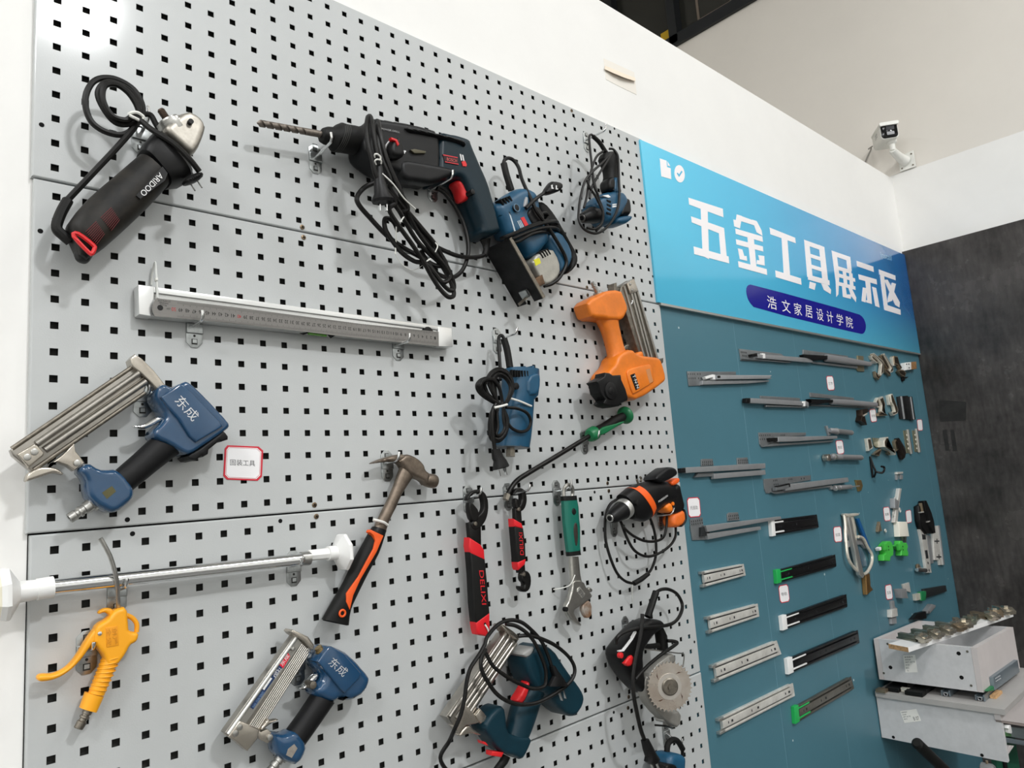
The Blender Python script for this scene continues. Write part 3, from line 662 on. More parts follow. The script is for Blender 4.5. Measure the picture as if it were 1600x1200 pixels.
mb = MB(); mb.cord(zc((500, 470, .08), (498, 560, .08), (492, 740, .075)), .0013, sm=3); mb.cord(zc((490, 740, .075), (540, 820, .07), (620, 885, .07), (690, 892, .07), (760, 850, .078)), .0006, sm=4); put('string', mb, M_tie, t, split=True)
# ================================================================ spirit level with a steel rule laid in front of it
z1 = zf(200, 400, 6.154); z2 = zf(440, 460, 5.714)
M_lvl = mat('bright_aluminium', (226, 227, 226), .28, .75)
t = thing('spirit_level', 'aluminium spirit level resting on two hooks behind the steel rule', 'level', P(460, 500))
DL = .024
tl, tr, br, bl = z1((100, 276))[0], z2((1520, 300))[0], z2((1526, 468))[0], z1((106, 560))[0]
lp = lambda a, b, k: (a[0] + (b[0] - a[0]) * k, a[1] + (b[1] - a[1]) * k)
put('top_flange', MB().plate([tl, tr, lp(tr, br, .2), lp(tl, bl, .2)], .003, DL, .0008), M_lvl, t)
put('bottom_flange', MB().plate([lp(tl, bl, .86), lp(tr, br, .86), br, bl], .003, DL, .0008), M_lvl, t)
put('web', MB().plate([tl, tr, br, bl], .005, DL - .004), mat('level_web', (206, 207, 206), .25, .8), t)
put('end_cap', MB().plate([tl, z1((255, 296))[0], z1((232, 580))[0], bl], .003, DL + .0008, .0008), M_lvl, t)
put('end_cap', MB().plate([z2((1400, 290))[0], tr, br, z2((1400, 462))[0]], .003, DL + .0006, .0008), M_lvl, t)
c = P(*z2((1306, 345))[0], DL - .001); put('round_window', MB().prism([(c.x + .0125 * math.cos(k * .3927), c.z + .0125 * math.sin(k * .3927)) for k in range(16)], .004, DL + .0012), M_black, t)
put('vial', MB().plate(z2((240, 338), (408, 352), (404, 376), (246, 356)), DL - .003, DL + .0012, .0008), mat('green_vial', (96, 160, 62), .2), t)
mb = MB(); mb.plate(z2((160, 345), (235, 336), (240, 344), (196, 362)), DL, DL + .0012); mb.plate(z2((408, 356), (480, 366), (440, 392)), DL, DL + .0012); put('vial_bracket', mb, M_black, t, split=True)
t = thing('steel_rule', 'half-metre stainless steel rule hung upside down in front of the level', 'ruler', P(460, 505))
DR = .031
M_rule = mat('stainless_rule', (126, 124, 121), .32, .6, var=.06, scale=40, stretch=(1, 1, 30))
rul = z1((275, 405), (640, 446), (1000, 488)) + z2((700, 262), (1402, 334), (1404, 464), (700, 392)) + z1((1000, 645), (640, 612), (258, 580), (238, 540), (232, 495), (246, 445))
put('rule_blade', MB().plate(rul, DR - .0012, DR), M_rule, t, False)
n1, n50 = P(*z2((1370, 390))[0], DR + .0002), P(*z1((440, 512))[0], DR + .0002)
ux = (n1 - n50).normalized(); uz = Vector((-ux.z, 0, ux.x)) * (1 if ux.x > 0 else -1); step = (n1 - n50).length / 49
M_ink = mat('engraved_black', (28, 27, 27), .5); M_inkr = mat('engraved_red', (176, 34, 38), .5)
mk, mr = MB(), MB()
for n in range(1, 51):
    c = n1 - ux * step * (n - 1); w = .0036 if n < 10 else .0062; h = .0058
    text_mesh(mr if n in (50, 40) else mk, str(n), c + ux * w / 2 + uz * h / 2, c - ux * w / 2 + uz * h / 2, c + ux * w / 2 - uz * h / 2)
for k in range(0, 490, 2):
    c = n1 + ux * step * .4 - ux * step * k / 10; ln = .0055 if k % 10 == 0 else .0032
    for s_ in (1, -1):
        e = c + uz * s_ * .0122; mk.rings([[e - ux * .00014, e + ux * .00014, e + ux * .00014 - uz * s_ * ln, e - ux * .00014 - uz * s_ * ln]], False, True)
text_mesh(mk, 'cm', *[P(*z1(v)[0], DR + .0002) for v in ((408, 500), (375, 498), (405, 515))])
for r in range(3): text_mesh(mk, ['STAINLESS', 'HARDENED', 'RULE'][r], *[P(*z1(v)[0], DR + .0002) for v in ((408 - r * 18, 432 + r * 20), (290 + r * 10, 420 + r * 20), (406 - r * 18, 446 + r * 20))])
put('number_lettering', mk, M_ink, t, False); put('red_number_lettering', mr, M_inkr, t, False)
c = P(*z1((310, 497))[0], DR + .0003); mb = MB().prism([(c.x + .0042 * math.cos(k * .3927), c.z + .0042 * math.sin(k * .3927)) for k in range(16)], DR, DR + .0003); put('hang_hole', mb, M_ink, t, False)
tg = thing('cable_tie', 'clear cable tie looped over the end of the spirit level', 'cable tie', P(246, 452))
put('tie_strap', MB().cord(z1((285, 405, .027), (280, 300, .027), (276, 225, .026), (270, 150, .02), (262, 60, .012), (235, 160, .004), (222, 280, .003)), .0016, sm=4), mat('clear_nylon', (222, 224, 220), .4), tg)
put('tie_head', MB().plate(z1((262, 208), (292, 208), (290, 236), (266, 236)), .024, .03, .001), M_tie, tg)
# ================================================================ pneumatic nailers
M_nblue = mat('blue_enamel', (28, 68, 102), .22, var=.08, scale=25, coat=.6, bump=.05, bscale=300)
M_nick = mat('nickel_plate', (188, 181, 170), .25, .9, var=.1, scale=50)
M_mag = mat('magazine_steel', (160, 156, 149), .28, .9, var=.12, scale=30)
M_grip = mat('black_grip_sleeve', (13, 13, 15), .5, bump=.1)
def rod(mb, a, b, d, r, n=12): return mb.tube([P(*a, d), P(*b, d)], r, n, 0)
def bolt(mb, p, d, r=.0042): return mb.disc(p[0], p[1], d - .004, d + .0016, r, 14, .0008)
a3 = zf(10, 540, 5.452); a4 = zf(180, 580, 6); a5 = zf(90, 660, 7.056)
t = thing('brad_nailer', 'blue air nailer with twin-rod steel magazine beside the red-edged card', 'nail gun', P(190, 690))
D = .035
put('magazine', MB().plate([(16.4, 703), (209, 571), (229, 600), (225, 617), (50, 737), (20, 712)], D - .008, D + .006, .002), M_mag, t)
mb = MB(); rod(mb, a3((255, 838))[0], (217, 583), D + .009, .0046); put('magazine_rod', mb, M_mag, t)
mb = MB(); rod(mb, a3((330, 890))[0], (228, 596), D + .009, .0046); put('magazine_rod', mb, M_mag, t)
mb = MB(); rod(mb, (18.5, 701), (210, 571), D + .006, .003); rod(mb, a3((232, 1058))[0], (226, 614), D + .006, .003); rod(mb, (66, 700.5), (224, 591), D + .006, .0016); put('magazine_rib', mb, M_dsteel, t)
put('end_plate', MB().plate(a3((95, 925), (232, 838), (252, 838), (325, 912), (318, 935), (190, 1040)), D - .005, D + .0125, .002), M_nick, t)
put('front_catch', MB().body(a3((150, 1165), (160, 1110), (200, 1070), (270, 1040), (350, 1035), (420, 1048), (495, 1108), (400, 1085), (330, 1105), (200, 1150)), D - .004, D + .014, .003, 1), M_nick, t)
put('mount_bracket', MB().plate(a3((330, 1080), (372, 1010), (480, 930), (578, 832), (590, 900), (625, 940), (670, 1000), (580, 1065), (520, 1020), (440, 992), (380, 1010)), D - .006, D + .011, .0015), M_nick, t)
for p in ((240, 905), (180, 950), (607, 1000)): mb = MB(); bolt(mb, a3(p)[0], D + .0125, .0045); put('socket_screw', mb, M_steel, t)
put('nose', MB().plate([(204, 561), (211, 553), (222, 560), (241, 579), (263, 607), (252, 615), (236, 598), (219, 582), (207, 573)], D - .01, D + .014, .002), M_nick, t)
hd = a4((350, 180), (400, 138), (500, 185), (600, 115), (640, 125), (740, 210), (985, 470), (1022, 520), (1000, 560), (800, 695), (650, 795), (590, 785), (460, 700), (330, 645), (312, 580), (400, 500), (440, 430), (350, 300), (335, 250))
put('head', MB().body(hd, D - .028, D + .024, .006, 1), M_nblue, t)
put('face_plate', MB().plate(a4((430, 240), (600, 120), (640, 125), (740, 215), (985, 470), (1016, 518), (765, 665), (700, 610), (600, 450), (500, 340)), D, D + .03, .003), M_nblue, t)
put('exhaust_cap', MB().plate(a4((680, 797), (800, 722), (1000, 572), (1010, 552), (1040, 580), (1062, 612), (1060, 640), (1000, 660), (985, 650), (880, 735), (875, 775), (830, 802), (815, 790), (760, 835), (710, 830)), D - .022, D + .022, .003), M_black, t)
mb = MB(); text_px(mb, '东成', a4((549, 285))[0], a4((722, 478))[0], a4((628, 216))[0], D + .0305); put('lettering', mb, mat('silver_paint', (205, 208, 210), .35, .4), t, False)
put('trigger', MB().body(a4((150, 520), (180, 512), (260, 500), (350, 440), (410, 422), (452, 455), (430, 472), (380, 490), (280, 545), (220, 547)), D - .006, D + .008, .004, 2), M_chrome, t)
put('handle', MB().loft(a4((322, 640), (170, 780), (5, 925), (-10, 945)), a4((605, 765), (380, 940), (150, 1125), (130, 1115)), D, [.02, .019, .019, .018], 2.3, 20, 2), M_grip, t)
put('handle_end', MB().body(a5((300, 450), (420, 530), (520, 535), (600, 525), (700, 600), (800, 740), (800, 810), (770, 870), (620, 990), (540, 1000), (440, 945), (400, 930), (310, 850), (280, 740), (280, 640), (185, 535)), D - .022, D + .022, .008, 1), M_nblue, t)
put('sticker', MB().plate(a5((490, 775), (600, 700), (645, 760), (545, 845)), D + .018, D + .0224), mat('olive_sticker', (84, 80, 44), .5), t, False)
mb = MB(); mb.lathe(P(*a5((400, 888))[0], D), P(*a5((128, 1060))[0], D), [(0, .0105), (.12, .0105), (.14, .0085), (.38, .0085), (.4, .0065), (.5, .0065), (.52, .0078), (.6, .0078), (.64, .006), (.72, .006), (.76, .0072), (1, .0068), (1, .004), (.9, .004)], 18); put('air_fitting', mb, M_steel, t)
# red-edged card
M_card = mat('white_card', (246, 245, 246), .35); M_cred = mat('card_red', (206, 38, 58), .4)
def card(px, text=None, box=None, label='', inset_k=.1, at=0.0):
    c = (sum(p[0] for p in px) / len(px), sum(p[1] for p in px) / len(px))
    t = thing('name_card', label, 'label card', P(*c, at), 'red-edged paper name cards')
    put('card_sheet', MB().plate(px, at + .0003, at + .001), M_cred, t, False)
    inn = [lp(p, c, inset_k) for p in px]
    put('white_field', MB().plate(inn, at + .0008, at + .0012), M_card, t, False)
    if text:
        mb = MB(); text_px(mb, text, *box, at + .0014); put('handwriting', mb, mat('pen_ink', (84, 84, 88), .6), t, False)
    return t
oc = a4((1052, 694), (1345, 706), (1388, 745), (1376, 988), (1336, 1027), (1048, 1016), (1014, 980), (1028, 725))
t = card(oc, '固装工具', [a4(v)[0] for v in ((1078, 882), (1312, 892), (1078, 825))], 'large red-edged white card with handwritten characters near the blue nailer', .095)
cc = (sum(p[0] for p in oc) / 8, sum(p[1] for p in oc) / 8); mb = MB(); mb.tube([P(*lp(p, cc, .135), .0013) for p in oc], .0003, 4, 0, True); put('inner_line', mb, M_cred, t)
# ================================================================ orange nailer
zo = zf(890, 430, 5.4545)
M_or = mat('orange_enamel', (226, 122, 34), .38, var=.16, scale=14, bump=.06)
t = thing('nail_gun', 'worn orange air nailer hanging upside down beside the blue sign', 'nail gun', P(970, 540))
D = .034
put('handle_end', MB().body(zo((80, 240), (190, 185), (250, 150), (375, 140), (400, 200), (440, 300), (420, 350), (390, 400), (280, 400), (240, 385), (130, 380), (105, 320)), D - .026, D + .026, .009, 1), M_or, t)
put('handle', MB().loft(zo((215, 360), (255, 410), (290, 490), (320, 590), (345, 690), (330, 770)), zo((430, 340), (395, 400), (410, 480), (430, 570), (455, 660), (500, 720)), D, [.022, .021, .019, .019, .021, .024], 2.3, 20, 2), M_or, t)
put('head', MB().body(zo((345, 690), (455, 640), (500, 690), (600, 708), (690, 715), (715, 760), (750, 890), (735, 930), (510, 1080), (430, 1060), (300, 1000), (238, 880), (260, 830), (320, 770)), D - .03, D + .03, .009, 1), M_or, t)
put('side_plate', MB().plate(zo((500, 800), (680, 755), (700, 770), (728, 890), (715, 915), (560, 1010), (540, 1010), (490, 840)), D + .015, D + .0345, .003, 1), M_or, t)
star = zo((228, 905), (300, 862), (308, 828), (345, 832), (372, 852), (440, 848), (446, 890), (482, 970), (500, 1040), (498, 1070), (440, 1090), (430, 1115), (370, 1122), (320, 1110), (290, 1090), (310, 1058), (265, 1000), (250, 930))
put('end_cap', MB().plate(star, D + .012, D + .044, .004, 0), M_black, t)
mb = MB(); mb.disc(*zo((358, 985))[0], D + .03, D + .049, .0215, 28, .002); mb.disc(*zo((358, 985))[0], D + .04, D + .0505, .0095, 20, .001); put('cap_boss', mb, M_black, t)
lb = put('black_label', MB().plate(zo((518, 850), (556, 836), (597, 960), (565, 981)), D + .03, D + .0352), M_black, t, False)
mb = MB(); text_px(mb, 'T·N·N', zo((534, 855))[0], zo((574, 966))[0], zo((556, 846))[0], D + .0355); put('lettering', mb, M_wprint, lb, False)
put('rating_print', MB().plate(zo((650, 805), (684, 795), (712, 905), (682, 922)), D + .03, D + .0348), mat('faded_print', (196, 132, 84), .5), t, False)
put('magazine', MB().plate(zo((440, 95), (545, 30), (580, 150), (758, 712), (716, 745), (606, 708), (432, 150)), D - .016, D + .012, .002), M_dsteel, t)
mb = MB()
for a, b in (((462, 95), (636, 705)), ((505, 80), (672, 705)), ((548, 150), (705, 730)), ((575, 140), (745, 712))): rod(mb, zo(a)[0], zo(b)[0], D + .0125, .0042)
put('magazine_rail', mb, M_mag, t, split=True)
put('clip_plate', MB().plate(zo((490, 70), (550, 28), (590, 138), (520, 158)), D, D + .019, .0015), M_nick, t)
for p in ((520, 75), (535, 125)): mb = MB(); bolt(mb, zo(p)[0], D + .019, .004); put('socket_screw', mb, M_steel, t)
put('latch', MB().plate(zo((380, 68), (402, 62), (405, 110), (425, 110), (400, 160), (385, 165)), D - .01, D + .012, .001), M_dsteel, t)
put('hinge_block', MB().plate(zo((400, 150), (440, 140), (462, 255), (430, 270), (405, 200)), D - .01, D + .01, .002), M_dsteel, t)
put('nose', MB().plate(zo((712, 755), (800, 704), (800, 740), (735, 812)), D - .012, D + .012, .0015), M_dsteel, t)
put('nose_guard', MB().body(zo((455, 640), (490, 650), (510, 690), (560, 660), (585, 655), (600, 712), (510, 720), (460, 690)), D - .012, D + .02, .006, 1), M_or, t)
put('trigger', MB().body(zo((450, 605), (490, 585), (500, 610), (480, 650), (455, 640)), D - .006, D + .006, .004, 1), M_dsteel, t)
mb = MB(); mb.lathe(P(*zo((245, 165))[0], D), P(*zo((190, 60))[0], D), [(0, .012), (.2, .011), (.22, .0065), (.5, .0065), (.52, .0052), (.62, .0052), (.64, .0068), (.74, .0068), (.76, .005), (1, .0055)], 16); put('air_fitting', mb, M_steel, t)
# ================================================================ laminate trimmer
zt = zf(730, 500, 4.8)
M_blue = mat('blue_housing', (22, 76, 106), .42, var=.12, scale=22)
DSH[0] = -.01
t = thing('laminate_trimmer', 'blue laminate trimmer hanging by its cable with bundled black cord', 'power tool', P(795, 620))
D = .055
put('motor_housing', MB().loft(zt((292, 362), (296, 480), (296, 570), (285, 610), (252, 760), (232, 880), (226, 945)), zt((506, 382), (506, 500), (494, 575), (468, 606), (460, 760), (448, 880), (438, 962)), D, [.03, .032, .032, .029, .029, .029, .027], 2.8, 22), M_blue, t)
put('side_lobe', MB().body(zt((412, 430), (505, 398), (512, 480), (496, 570), (412, 575)), D, D + .036, .006, 1), M_blue, t)
mb = MB()
for k in range(7): x = 335 + k * 19; mb.plate(zt((x, 372 + k * 1.5), (x + 8, 373 + k * 1.5), (x + 10, 428 - k), (x + 4, 426 - k)), D + .024, D + .0315)
put('vent_slots', mb, M_hole, t, False)
mb = MB(); mb.disc(*zt((373, 495))[0], D + .02, D + .0345, .0072, 20, .001); put('brush_cap', mb, M_black, t)
mb = MB(); mb.lathe(P(*zt((325, 950))[0], D), P(*zt((325, 1024))[0], D), [(0, .009), (.3, .009), (.32, .0105), (1, .0105)], 6); put('collet_nut', mb, M_dsteel, t)
put('bottom_rim', MB().loft(zt((226, 935), (226, 950)), zt((440, 952), (438, 968)), D, [.027, .027], 2.4, 24), mat('cast_rim', (86, 96, 104), .4, .6), t)
for a, b in (((432, 345), (440, 375)), ((490, 342), (506, 390))):
    mb = MB(); mb.plate(zt(a, (b[0], a[1]), b, (a[0], b[1])), D - .01, D + .012, .001); put('housing_tab', mb, M_blue, t)
put('strain_relief', MB().cord(zt((275, 140, .05), (300, 230, .052), (320, 355, .054)), .0078, n=10), M_rub, t)
mb = MB(); mb.cord(zt((278, 145, .05), (262, 118, .048), (242, 122, .046), (234, 160, .045), (240, 250, .05), (246, 350, .06), (248, 450, .075)), .0036, n=8); put('power_cable', mb, M_cord, t)
mb = MB(); rnd = random.Random(3)
for k in range(5):
    o = k * 11; dd = .088 + .004 * (k % 3)
    mb.cord(zt((250, 640, dd), (180 - o * .3, 610 - o, dd), (95 + o * 1.1, 550 - o * .6, dd), (72 + o * 1.4, 490 - o * .2, dd + .004), (110 + o * 1.2, 445 + o * .2, dd + .006), (180 + o * .8, 440 + o * .5, dd + .006), (235 + o * .2, 500 + o * .3, dd + .004), (262, 600, dd), (262, 640, dd)), .0034, n=7)
for k in range(5):
    o = k * 13; dd = .092 + .003 * (k % 2)
    mb.cord(zt((265, 650, dd), (310 - o * .2, 600, dd), (345 - o * .4, 500 + o * .2, dd), (310 - o * .4, 400 + o * .8, dd), (230 + o * .1, 365 + o, dd), (165 + o * .7, 410 + o * .9, dd), (160 + o * .9, 480 + o * .3, dd), (220, 600, dd), (255, 650, dd)), .0034, n=7)
for k in range(6):
    o = k * 16; dd = .088 + .004 * (k % 3)
    mb.cord(zt((235, 640, dd), (182 + o * .5, 690, dd), (165 + o * .8, 800, dd), (178 + o * .5, 890 - o * .4, dd), (235 + o * .2, 910 - o * .6, dd), (290 - o * .1, 850 - o * .5, dd), (305 - o * .4, 750, dd), (270, 660, dd)), .0034, n=7)
mb.cord(zt((290, 655, .095), (380, 665, .096), (450, 700, .096), (476, 760, .094), (455, 820, .092), (400, 838, .09), (340, 815, .09), (300, 770, .09)), .0034, n=8)
put('cable_bundle', mb, M_cord, t, split=True)
put('plug_lead', MB().cord(zt((215, 630, .1), (190, 680, .1), (185, 760, .1), (195, 880, .098), (208, 985, .095)), .004, n=8), M_cord, t)
pg = put('mains_plug', MB().loft(zt((185, 970), (192, 1040), (205, 1060), (200, 1120), (196, 1128)), zt((240, 965), (265, 1020), (285, 1050), (306, 1090), (302, 1100)), .095, [.006, .007, .009, .011, .009], 2.6, 14), M_black, t)
mb = MB()
for a, b in (((232, 1125), (244, 1172)), ((280, 1112), (292, 1162))): mb.bar(P(*zt(a)[0], .095), P(*zt(b)[0], .095), (1, 0, 0), .001, (0, 1, 0), .0028)
put('prong', mb, M_chrome, pg, False, split=True)
mb = MB(); mb.cord(zt((205, 657, .106), (250, 648, .11), (300, 634, .108)), .0024, sm=3); mb.cord(zt((322, 588, .088), (390, 608, .09), (465, 640, .086), (480, 645, .084)), .0024, sm=3); put('cable_tie', mb, M_tie, t, split=True)
DSH[0] = 0.0
# ================================================================ jigsaw
zj = zf(750, 235, 4.8)
t = thing('jigsaw', 'blue jigsaw with black steel shoe and cable wrapped round its body', 'power tool', P(825, 370))
D = .05
put('motor_housing', MB().body(zj((65, 440), (85, 405), (180, 340), (230, 308), (290, 298), (365, 330), (395, 400), (400, 470), (430, 560), (480, 690), (400, 790), (330, 830), (285, 760), (215, 672), (165, 672), (130, 580), (85, 500)), D - .03, D + .032, .02, 1), M_blue, t)
put('rear_shell', MB().body(zj((440, 640), (545, 610), (640, 760), (645, 860), (560, 955), (530, 850), (470, 730)), D - .026, D + .028, .014, 1), M_blue, t)
put('gear_case', MB().body(zj((325, 830), (480, 738), (545, 848), (552, 950), (485, 1018), (430, 1028), (375, 935)), D - .018, D + .03, .006, 1), mat('bare_casting', (168, 166, 158), .4, .5, var=.12, scale=40), t)
put('yellow_sticker', MB().plate(zj((405, 820), (445, 805), (458, 845), (418, 866)), D + .026, D + .0305), mat('sticker_yellow', (214, 210, 40), .5), t, False)
put('blade_bracket', MB().plate(zj((400, 968), (470, 930), (490, 1000), (440, 1022), (418, 1010)), D, D + .034, .002), mat('rusty_steel', (110, 86, 66), .5, .7, var=.3, scale=80), t)
put('handle', MB().body(zj((395, 400), (440, 405), (520, 500), (610, 660), (690, 800), (690, 870), (640, 930), (600, 940), (645, 870), (640, 760), (545, 610), (480, 590), (420, 500)), D - .026, D + .02, .01, 1), M_rub, t)
put('grip_inset', MB().body(zj((318, 470), (395, 410), (470, 530), (400, 565), (372, 580), (335, 520)), D + .005, D + .036, .006, 1), M_black, t)
put('trigger_lock', MB().body(zj((315, 360), (335, 360), (335, 420), (310, 440), (300, 430)), D + .01, D + .036, .004, 1), mat('grey_plastic', (150, 152, 154), .4), t)
mb = MB(); mb.disc(*zj((276, 430))[0], D + .015, D + .038, .0078, 24, .001); put('brush_cap', mb, M_black, t)
mb = MB(); c = P(*zj((276, 430))[0], D + .0375); mb.tube([c + Vector((.0082 * math.cos(k * .314), 0, .0082 * math.sin(k * .314))) for k in range(20)], .0012, 6, 0, True); put('cap_ring', mb, mat('steel_blue', (90, 124, 148), .4), t)
mb = MB()
for k in range(4): mb.plate(zj((150 + k * 22, 368 - k * 8), (158 + k * 22, 362 - k * 8), (186 + k * 20, 404 - k * 9), (178 + k * 20, 408 - k * 9)), D + .015, D + .0325)
put('vent_slots', mb, M_hole, t, False)
mb = MB()
for k in range(4): mb.plate(zj((445 + k * 18, 765 - k * 9), (454 + k * 18, 760 - k * 9), (480 + k * 18, 805 - k * 9), (471 + k * 18, 810 - k * 9)), D + .022, D + .0305)
put('case_slots', mb, M_hole, t, False)
put('red_label', MB().plate(zj((305, 506), (330, 497), (372, 575), (345, 582)), D + .02, D + .0328), M_red, t, False)
mb = MB()
for k in range(3): mb.plate(zj((280 + k * 10, 530 - k * 4), (284 + k * 10, 528 - k * 4), (316 + k * 10, 592 - k * 4), (311 + k * 10, 594 - k * 4)), D + .02, D + .0326)
mb.plate(zj((215, 462), (223, 460), (272, 620), (264, 622)), D + .02, D + .032); put('white_stripe', mb, mat('pale_print', (190, 200, 206), .5), t, False)
F0, F1 = P(*zj((216, 664))[0], .088), P(*zj((470, 1112))[0], .088); ux = (F1 - F0); nn = Vector((-ux.z, 0, ux.x)).normalized(); nn = nn if nn.x > 0 else -nn
mb = MB()
def slab(k0, k1, y0, y1, th=.003): a, b = F0 + ux * k0, F0 + ux * k1; mb.rings([[Vector((v.x, -y, v.z)) for v, y in ((a, y0), (a, y1), (b, y1), (b, y0))], [Vector((v.x, -y, v.z)) + nn * th for v, y in ((a, y0), (a, y1), (b, y1), (b, y0))]])
slab(0, .80, .010, .088); slab(.80, 1, .062, .088); slab(.80, 1.0, .010, .036); slab(0, 1, .008, .0115, .007)
put('base_shoe', mb, mat('black_shoe_steel', (28, 28, 29), .35, .6, var=.4, scale=60), t, False)
mb = MB(); slab(0, 1, .0865, .090, .009); put('shoe_edge', mb, M_dsteel, t, False)
mb = MB(); a = F0 + ux * .78; b = F0 + ux * .90; mb.bar(Vector((a.x, -.05, a.z)) - nn * .003, Vector((b.x, -.05, b.z)) - nn * .003, (0, 1, 0), .011, nn, .003); put('splinter_guard', mb, M_zinc, t, False)
mb = MB(); mb.bar(Vector((b.x, -.049, b.z)) - nn * .035, Vector((b.x, -.049, b.z)) + nn * .02, (0, 1, 0), .0008, ux, .003); put('saw_blade', mb, M_dsteel, t, False)
put('strain_relief', MB().cord(zj((178, 98, .045), (200, 190, .047), (235, 300, .048)), .0078, n=10), M_rub, t)
mb = MB(); mb.cord(zj((176, 100, .045), (185, 72, .044), (215, 58, .044), (255, 78, .045), (290, 130, .05), (312, 210, .06), (350, 300, .075), (390, 380, .088), (420, 450, .092), (470, 520, .092), (520, 590, .09), (600, 720, .086), (640, 800, .082), (645, 860, .08), (600, 950, .078), (540, 1000, .076), (480, 1018, .07)), .0042); put('power_cable', mb, M_cord, t)
mb = MB()
mb.cord(zj((160, 660, .07), (200, 645, .088), (300, 605, .094), (420, 560, .096), (520, 535, .094), (575, 535, .08), (570, 555, .06), (500, 570, .05)), .0042)
mb.cord(zj((180, 675, .075), (260, 655, .09), (370, 610, .095), (480, 580, .095), (560, 580, .085), (590, 605, .07), (560, 625, .06), (470, 610, .09), (380, 630, .095), (290, 680, .09), (230, 690, .08)), .0042)
mb.cord(zj((450, 480, .08), (490, 470, .075), (510, 500, .07), (490, 530, .08), (420, 550, .093), (300, 600, .092)), .0042)
mb.cord(zj((345, 435, .09), (400, 380, .092), (450, 340, .09), (490, 315, .088)), .0042)
put('cable_wrap', mb, M_cord, t, split=True)
pg = put('mains_plug', MB().body(zj((472, 310), (515, 245), (530, 236), (600, 250), (606, 300), (545, 325), (490, 338)), .076, .1, .008, 1), M_black, t)
mb = MB(); mb.plate(zj((538, 258), (545, 258), (545, 280), (552, 280), (552, 287), (538, 287)), .098, .101); mb.plate(zj((570, 262), (577, 262), (577, 286), (586, 286), (586, 292), (570, 292)), .098, .101); put('prong', mb, M_wprint, pg, False, split=True)
# ================================================================ small corded drill
zh = zf(895, 185, 6.311)
t = thing('corded_drill', 'small blue corded drill hanging by its cable from the highest hook', 'power tool', P(940, 290))
D = .06
put('motor_housing', MB().body(zh((128, 890), (185, 790), (290, 745), (420, 735), (470, 800), (488, 870), (440, 960), (400, 1000), (330, 1060), (270, 1070), (235, 1000)), D - .03, D + .03, .02, 1), M_blue, t)
put('rear_cap', MB().body(zh((420, 830), (480, 812), (498, 870), (505, 980), (440, 985), (390, 980)), D - .03, D + .028, .01, 1), M_black, t)
put('rear_guard', MB().body(zh((360, 1010), (420, 985), (515, 978), (524, 1005), (515, 1025), (465, 1062), (370, 1068)), D - .026, D + .026, .01, 1), M_blue, t)
put('handle', MB().loft(zh((290, 350), (270, 400), (310, 480), (325, 570), (310, 640), (320, 730)), zh((390, 345), (425, 420), (435, 520), (438, 600), (440, 680), (440, 745)), D, [.016, .019, .019, .019, .02, .024], 2.4, 18, 2), M_rub, t)
put('handle_stripe', MB().body(zh((385, 590), (440, 590), (440, 745), (390, 740)), D + .005, D + .025, .006, 1), M_blue, t)
put('trigger', MB().body(zh((305, 615), (355, 590), (375, 640), (370, 720), (330, 730), (310, 690)), D - .01, D + .026, .008, 1), M_black, t)
A, B = P(*zh((92, 983))[0], .074), P(*zh((265, 935))[0], .062)
put('chuck', MB().lathe(A, B, [(0, .006), (0, .0105), (.05, .0125), (.1, .0135), (.5, .0195), (.55, .021), (.9, .022), (1, .02)], 24), M_black, t)
mb = MB(); ax = (A - B).normalized(); mb.lathe(A + ax * .002, A - ax * .001, [(0, .0055), (0, .009), (1, .0095), (1, .0055)], 20); put('chuck_ring', mb, M_steel, t)
put('chuck_bore', MB().lathe(A + ax * .0015, A + ax * .0024, [(0, .0058), (1, .0058)], 16), M_hole, t, False)
mb = MB()
for k in range(4): mb.plate(zh((335, 800 + k * 40), (378, 815 + k * 40), (376, 835 + k * 40), (340, 818 + k * 40)), D + .02, D + .031)
put('vent_slots', mb, M_hole, t, False)
mb = MB(); mb.plate(zh((290, 760), (350, 752), (375, 775), (350, 782)), D + .015, D + .0312); mb.plate(zh((392, 845), (432, 840), (432, 850), (392, 856)), D + .02, D + .031); mb.plate(zh((392, 862), (432, 858), (432, 872), (392, 878)), D + .02, D + .031); put('white_print', mb, M_wprint, t, False)
put('red_label', MB().plate(zh((448, 848), (486, 835), (490, 870), (455, 880)), D + .02, D + .0288), M_red, t, False)
put('strain_relief', MB().cord(zh((200, 178, .062), (260, 235, .062), (310, 310, .062), (335, 350, .06)), .0058, n=10), M_rub, t)
mb = MB()
mb.cord(zh((205, 178, .064), (180, 160, .066), (162, 190, .068), (170, 300, .072), (185, 430, .078), (195, 540, .085), (225, 680, .092), (255, 790, .096), (290, 880, .098), (300, 960, .098), (280, 1050, .096), (230, 1110, .094)), .0032, n=7)
mb.cord(zh((385, 340, .08), (300, 430, .088), (200, 520, .092), (120, 620, .094), (80, 760, .094), (60, 900, .094), (60, 1000, .096), (100, 1080, .1), (170, 1125, .1), (250, 1130, .1), (340, 1070, .1), (410, 970, .098), (450, 860, .096), (460, 740, .094), (455, 600, .09), (450, 450, .086), (440, 360, .08), (400, 305, .074), (360, 300, .07)), .0032, n=7)
mb.cord(zh((390, 335, .083), (320, 450, .09), (235, 590, .094), (180, 700, .095), (165, 790, .095)), .0032, n=7)
mb.cord(zh((140, 610, .096), (170, 690, .097), (220, 760, .098), (270, 860, .1), (300, 940, .102), (285, 1030, .1), (220, 1090, .098), (140, 1080, .1)), .0032, n=7)
mb.cord(zh((195, 570, .097), (215, 680, .098), (250, 760, .098), (275, 870, .098)), .0032, n=7)
mb.cord(zh((300, 325, .07), (240, 370, .074), (205, 440, .078), (175, 540, .085), (155, 640, .09), (140, 760, .09), (110, 880, .09)), .0032, n=7)
put('power_cable', mb, M_cord, t, split=True)
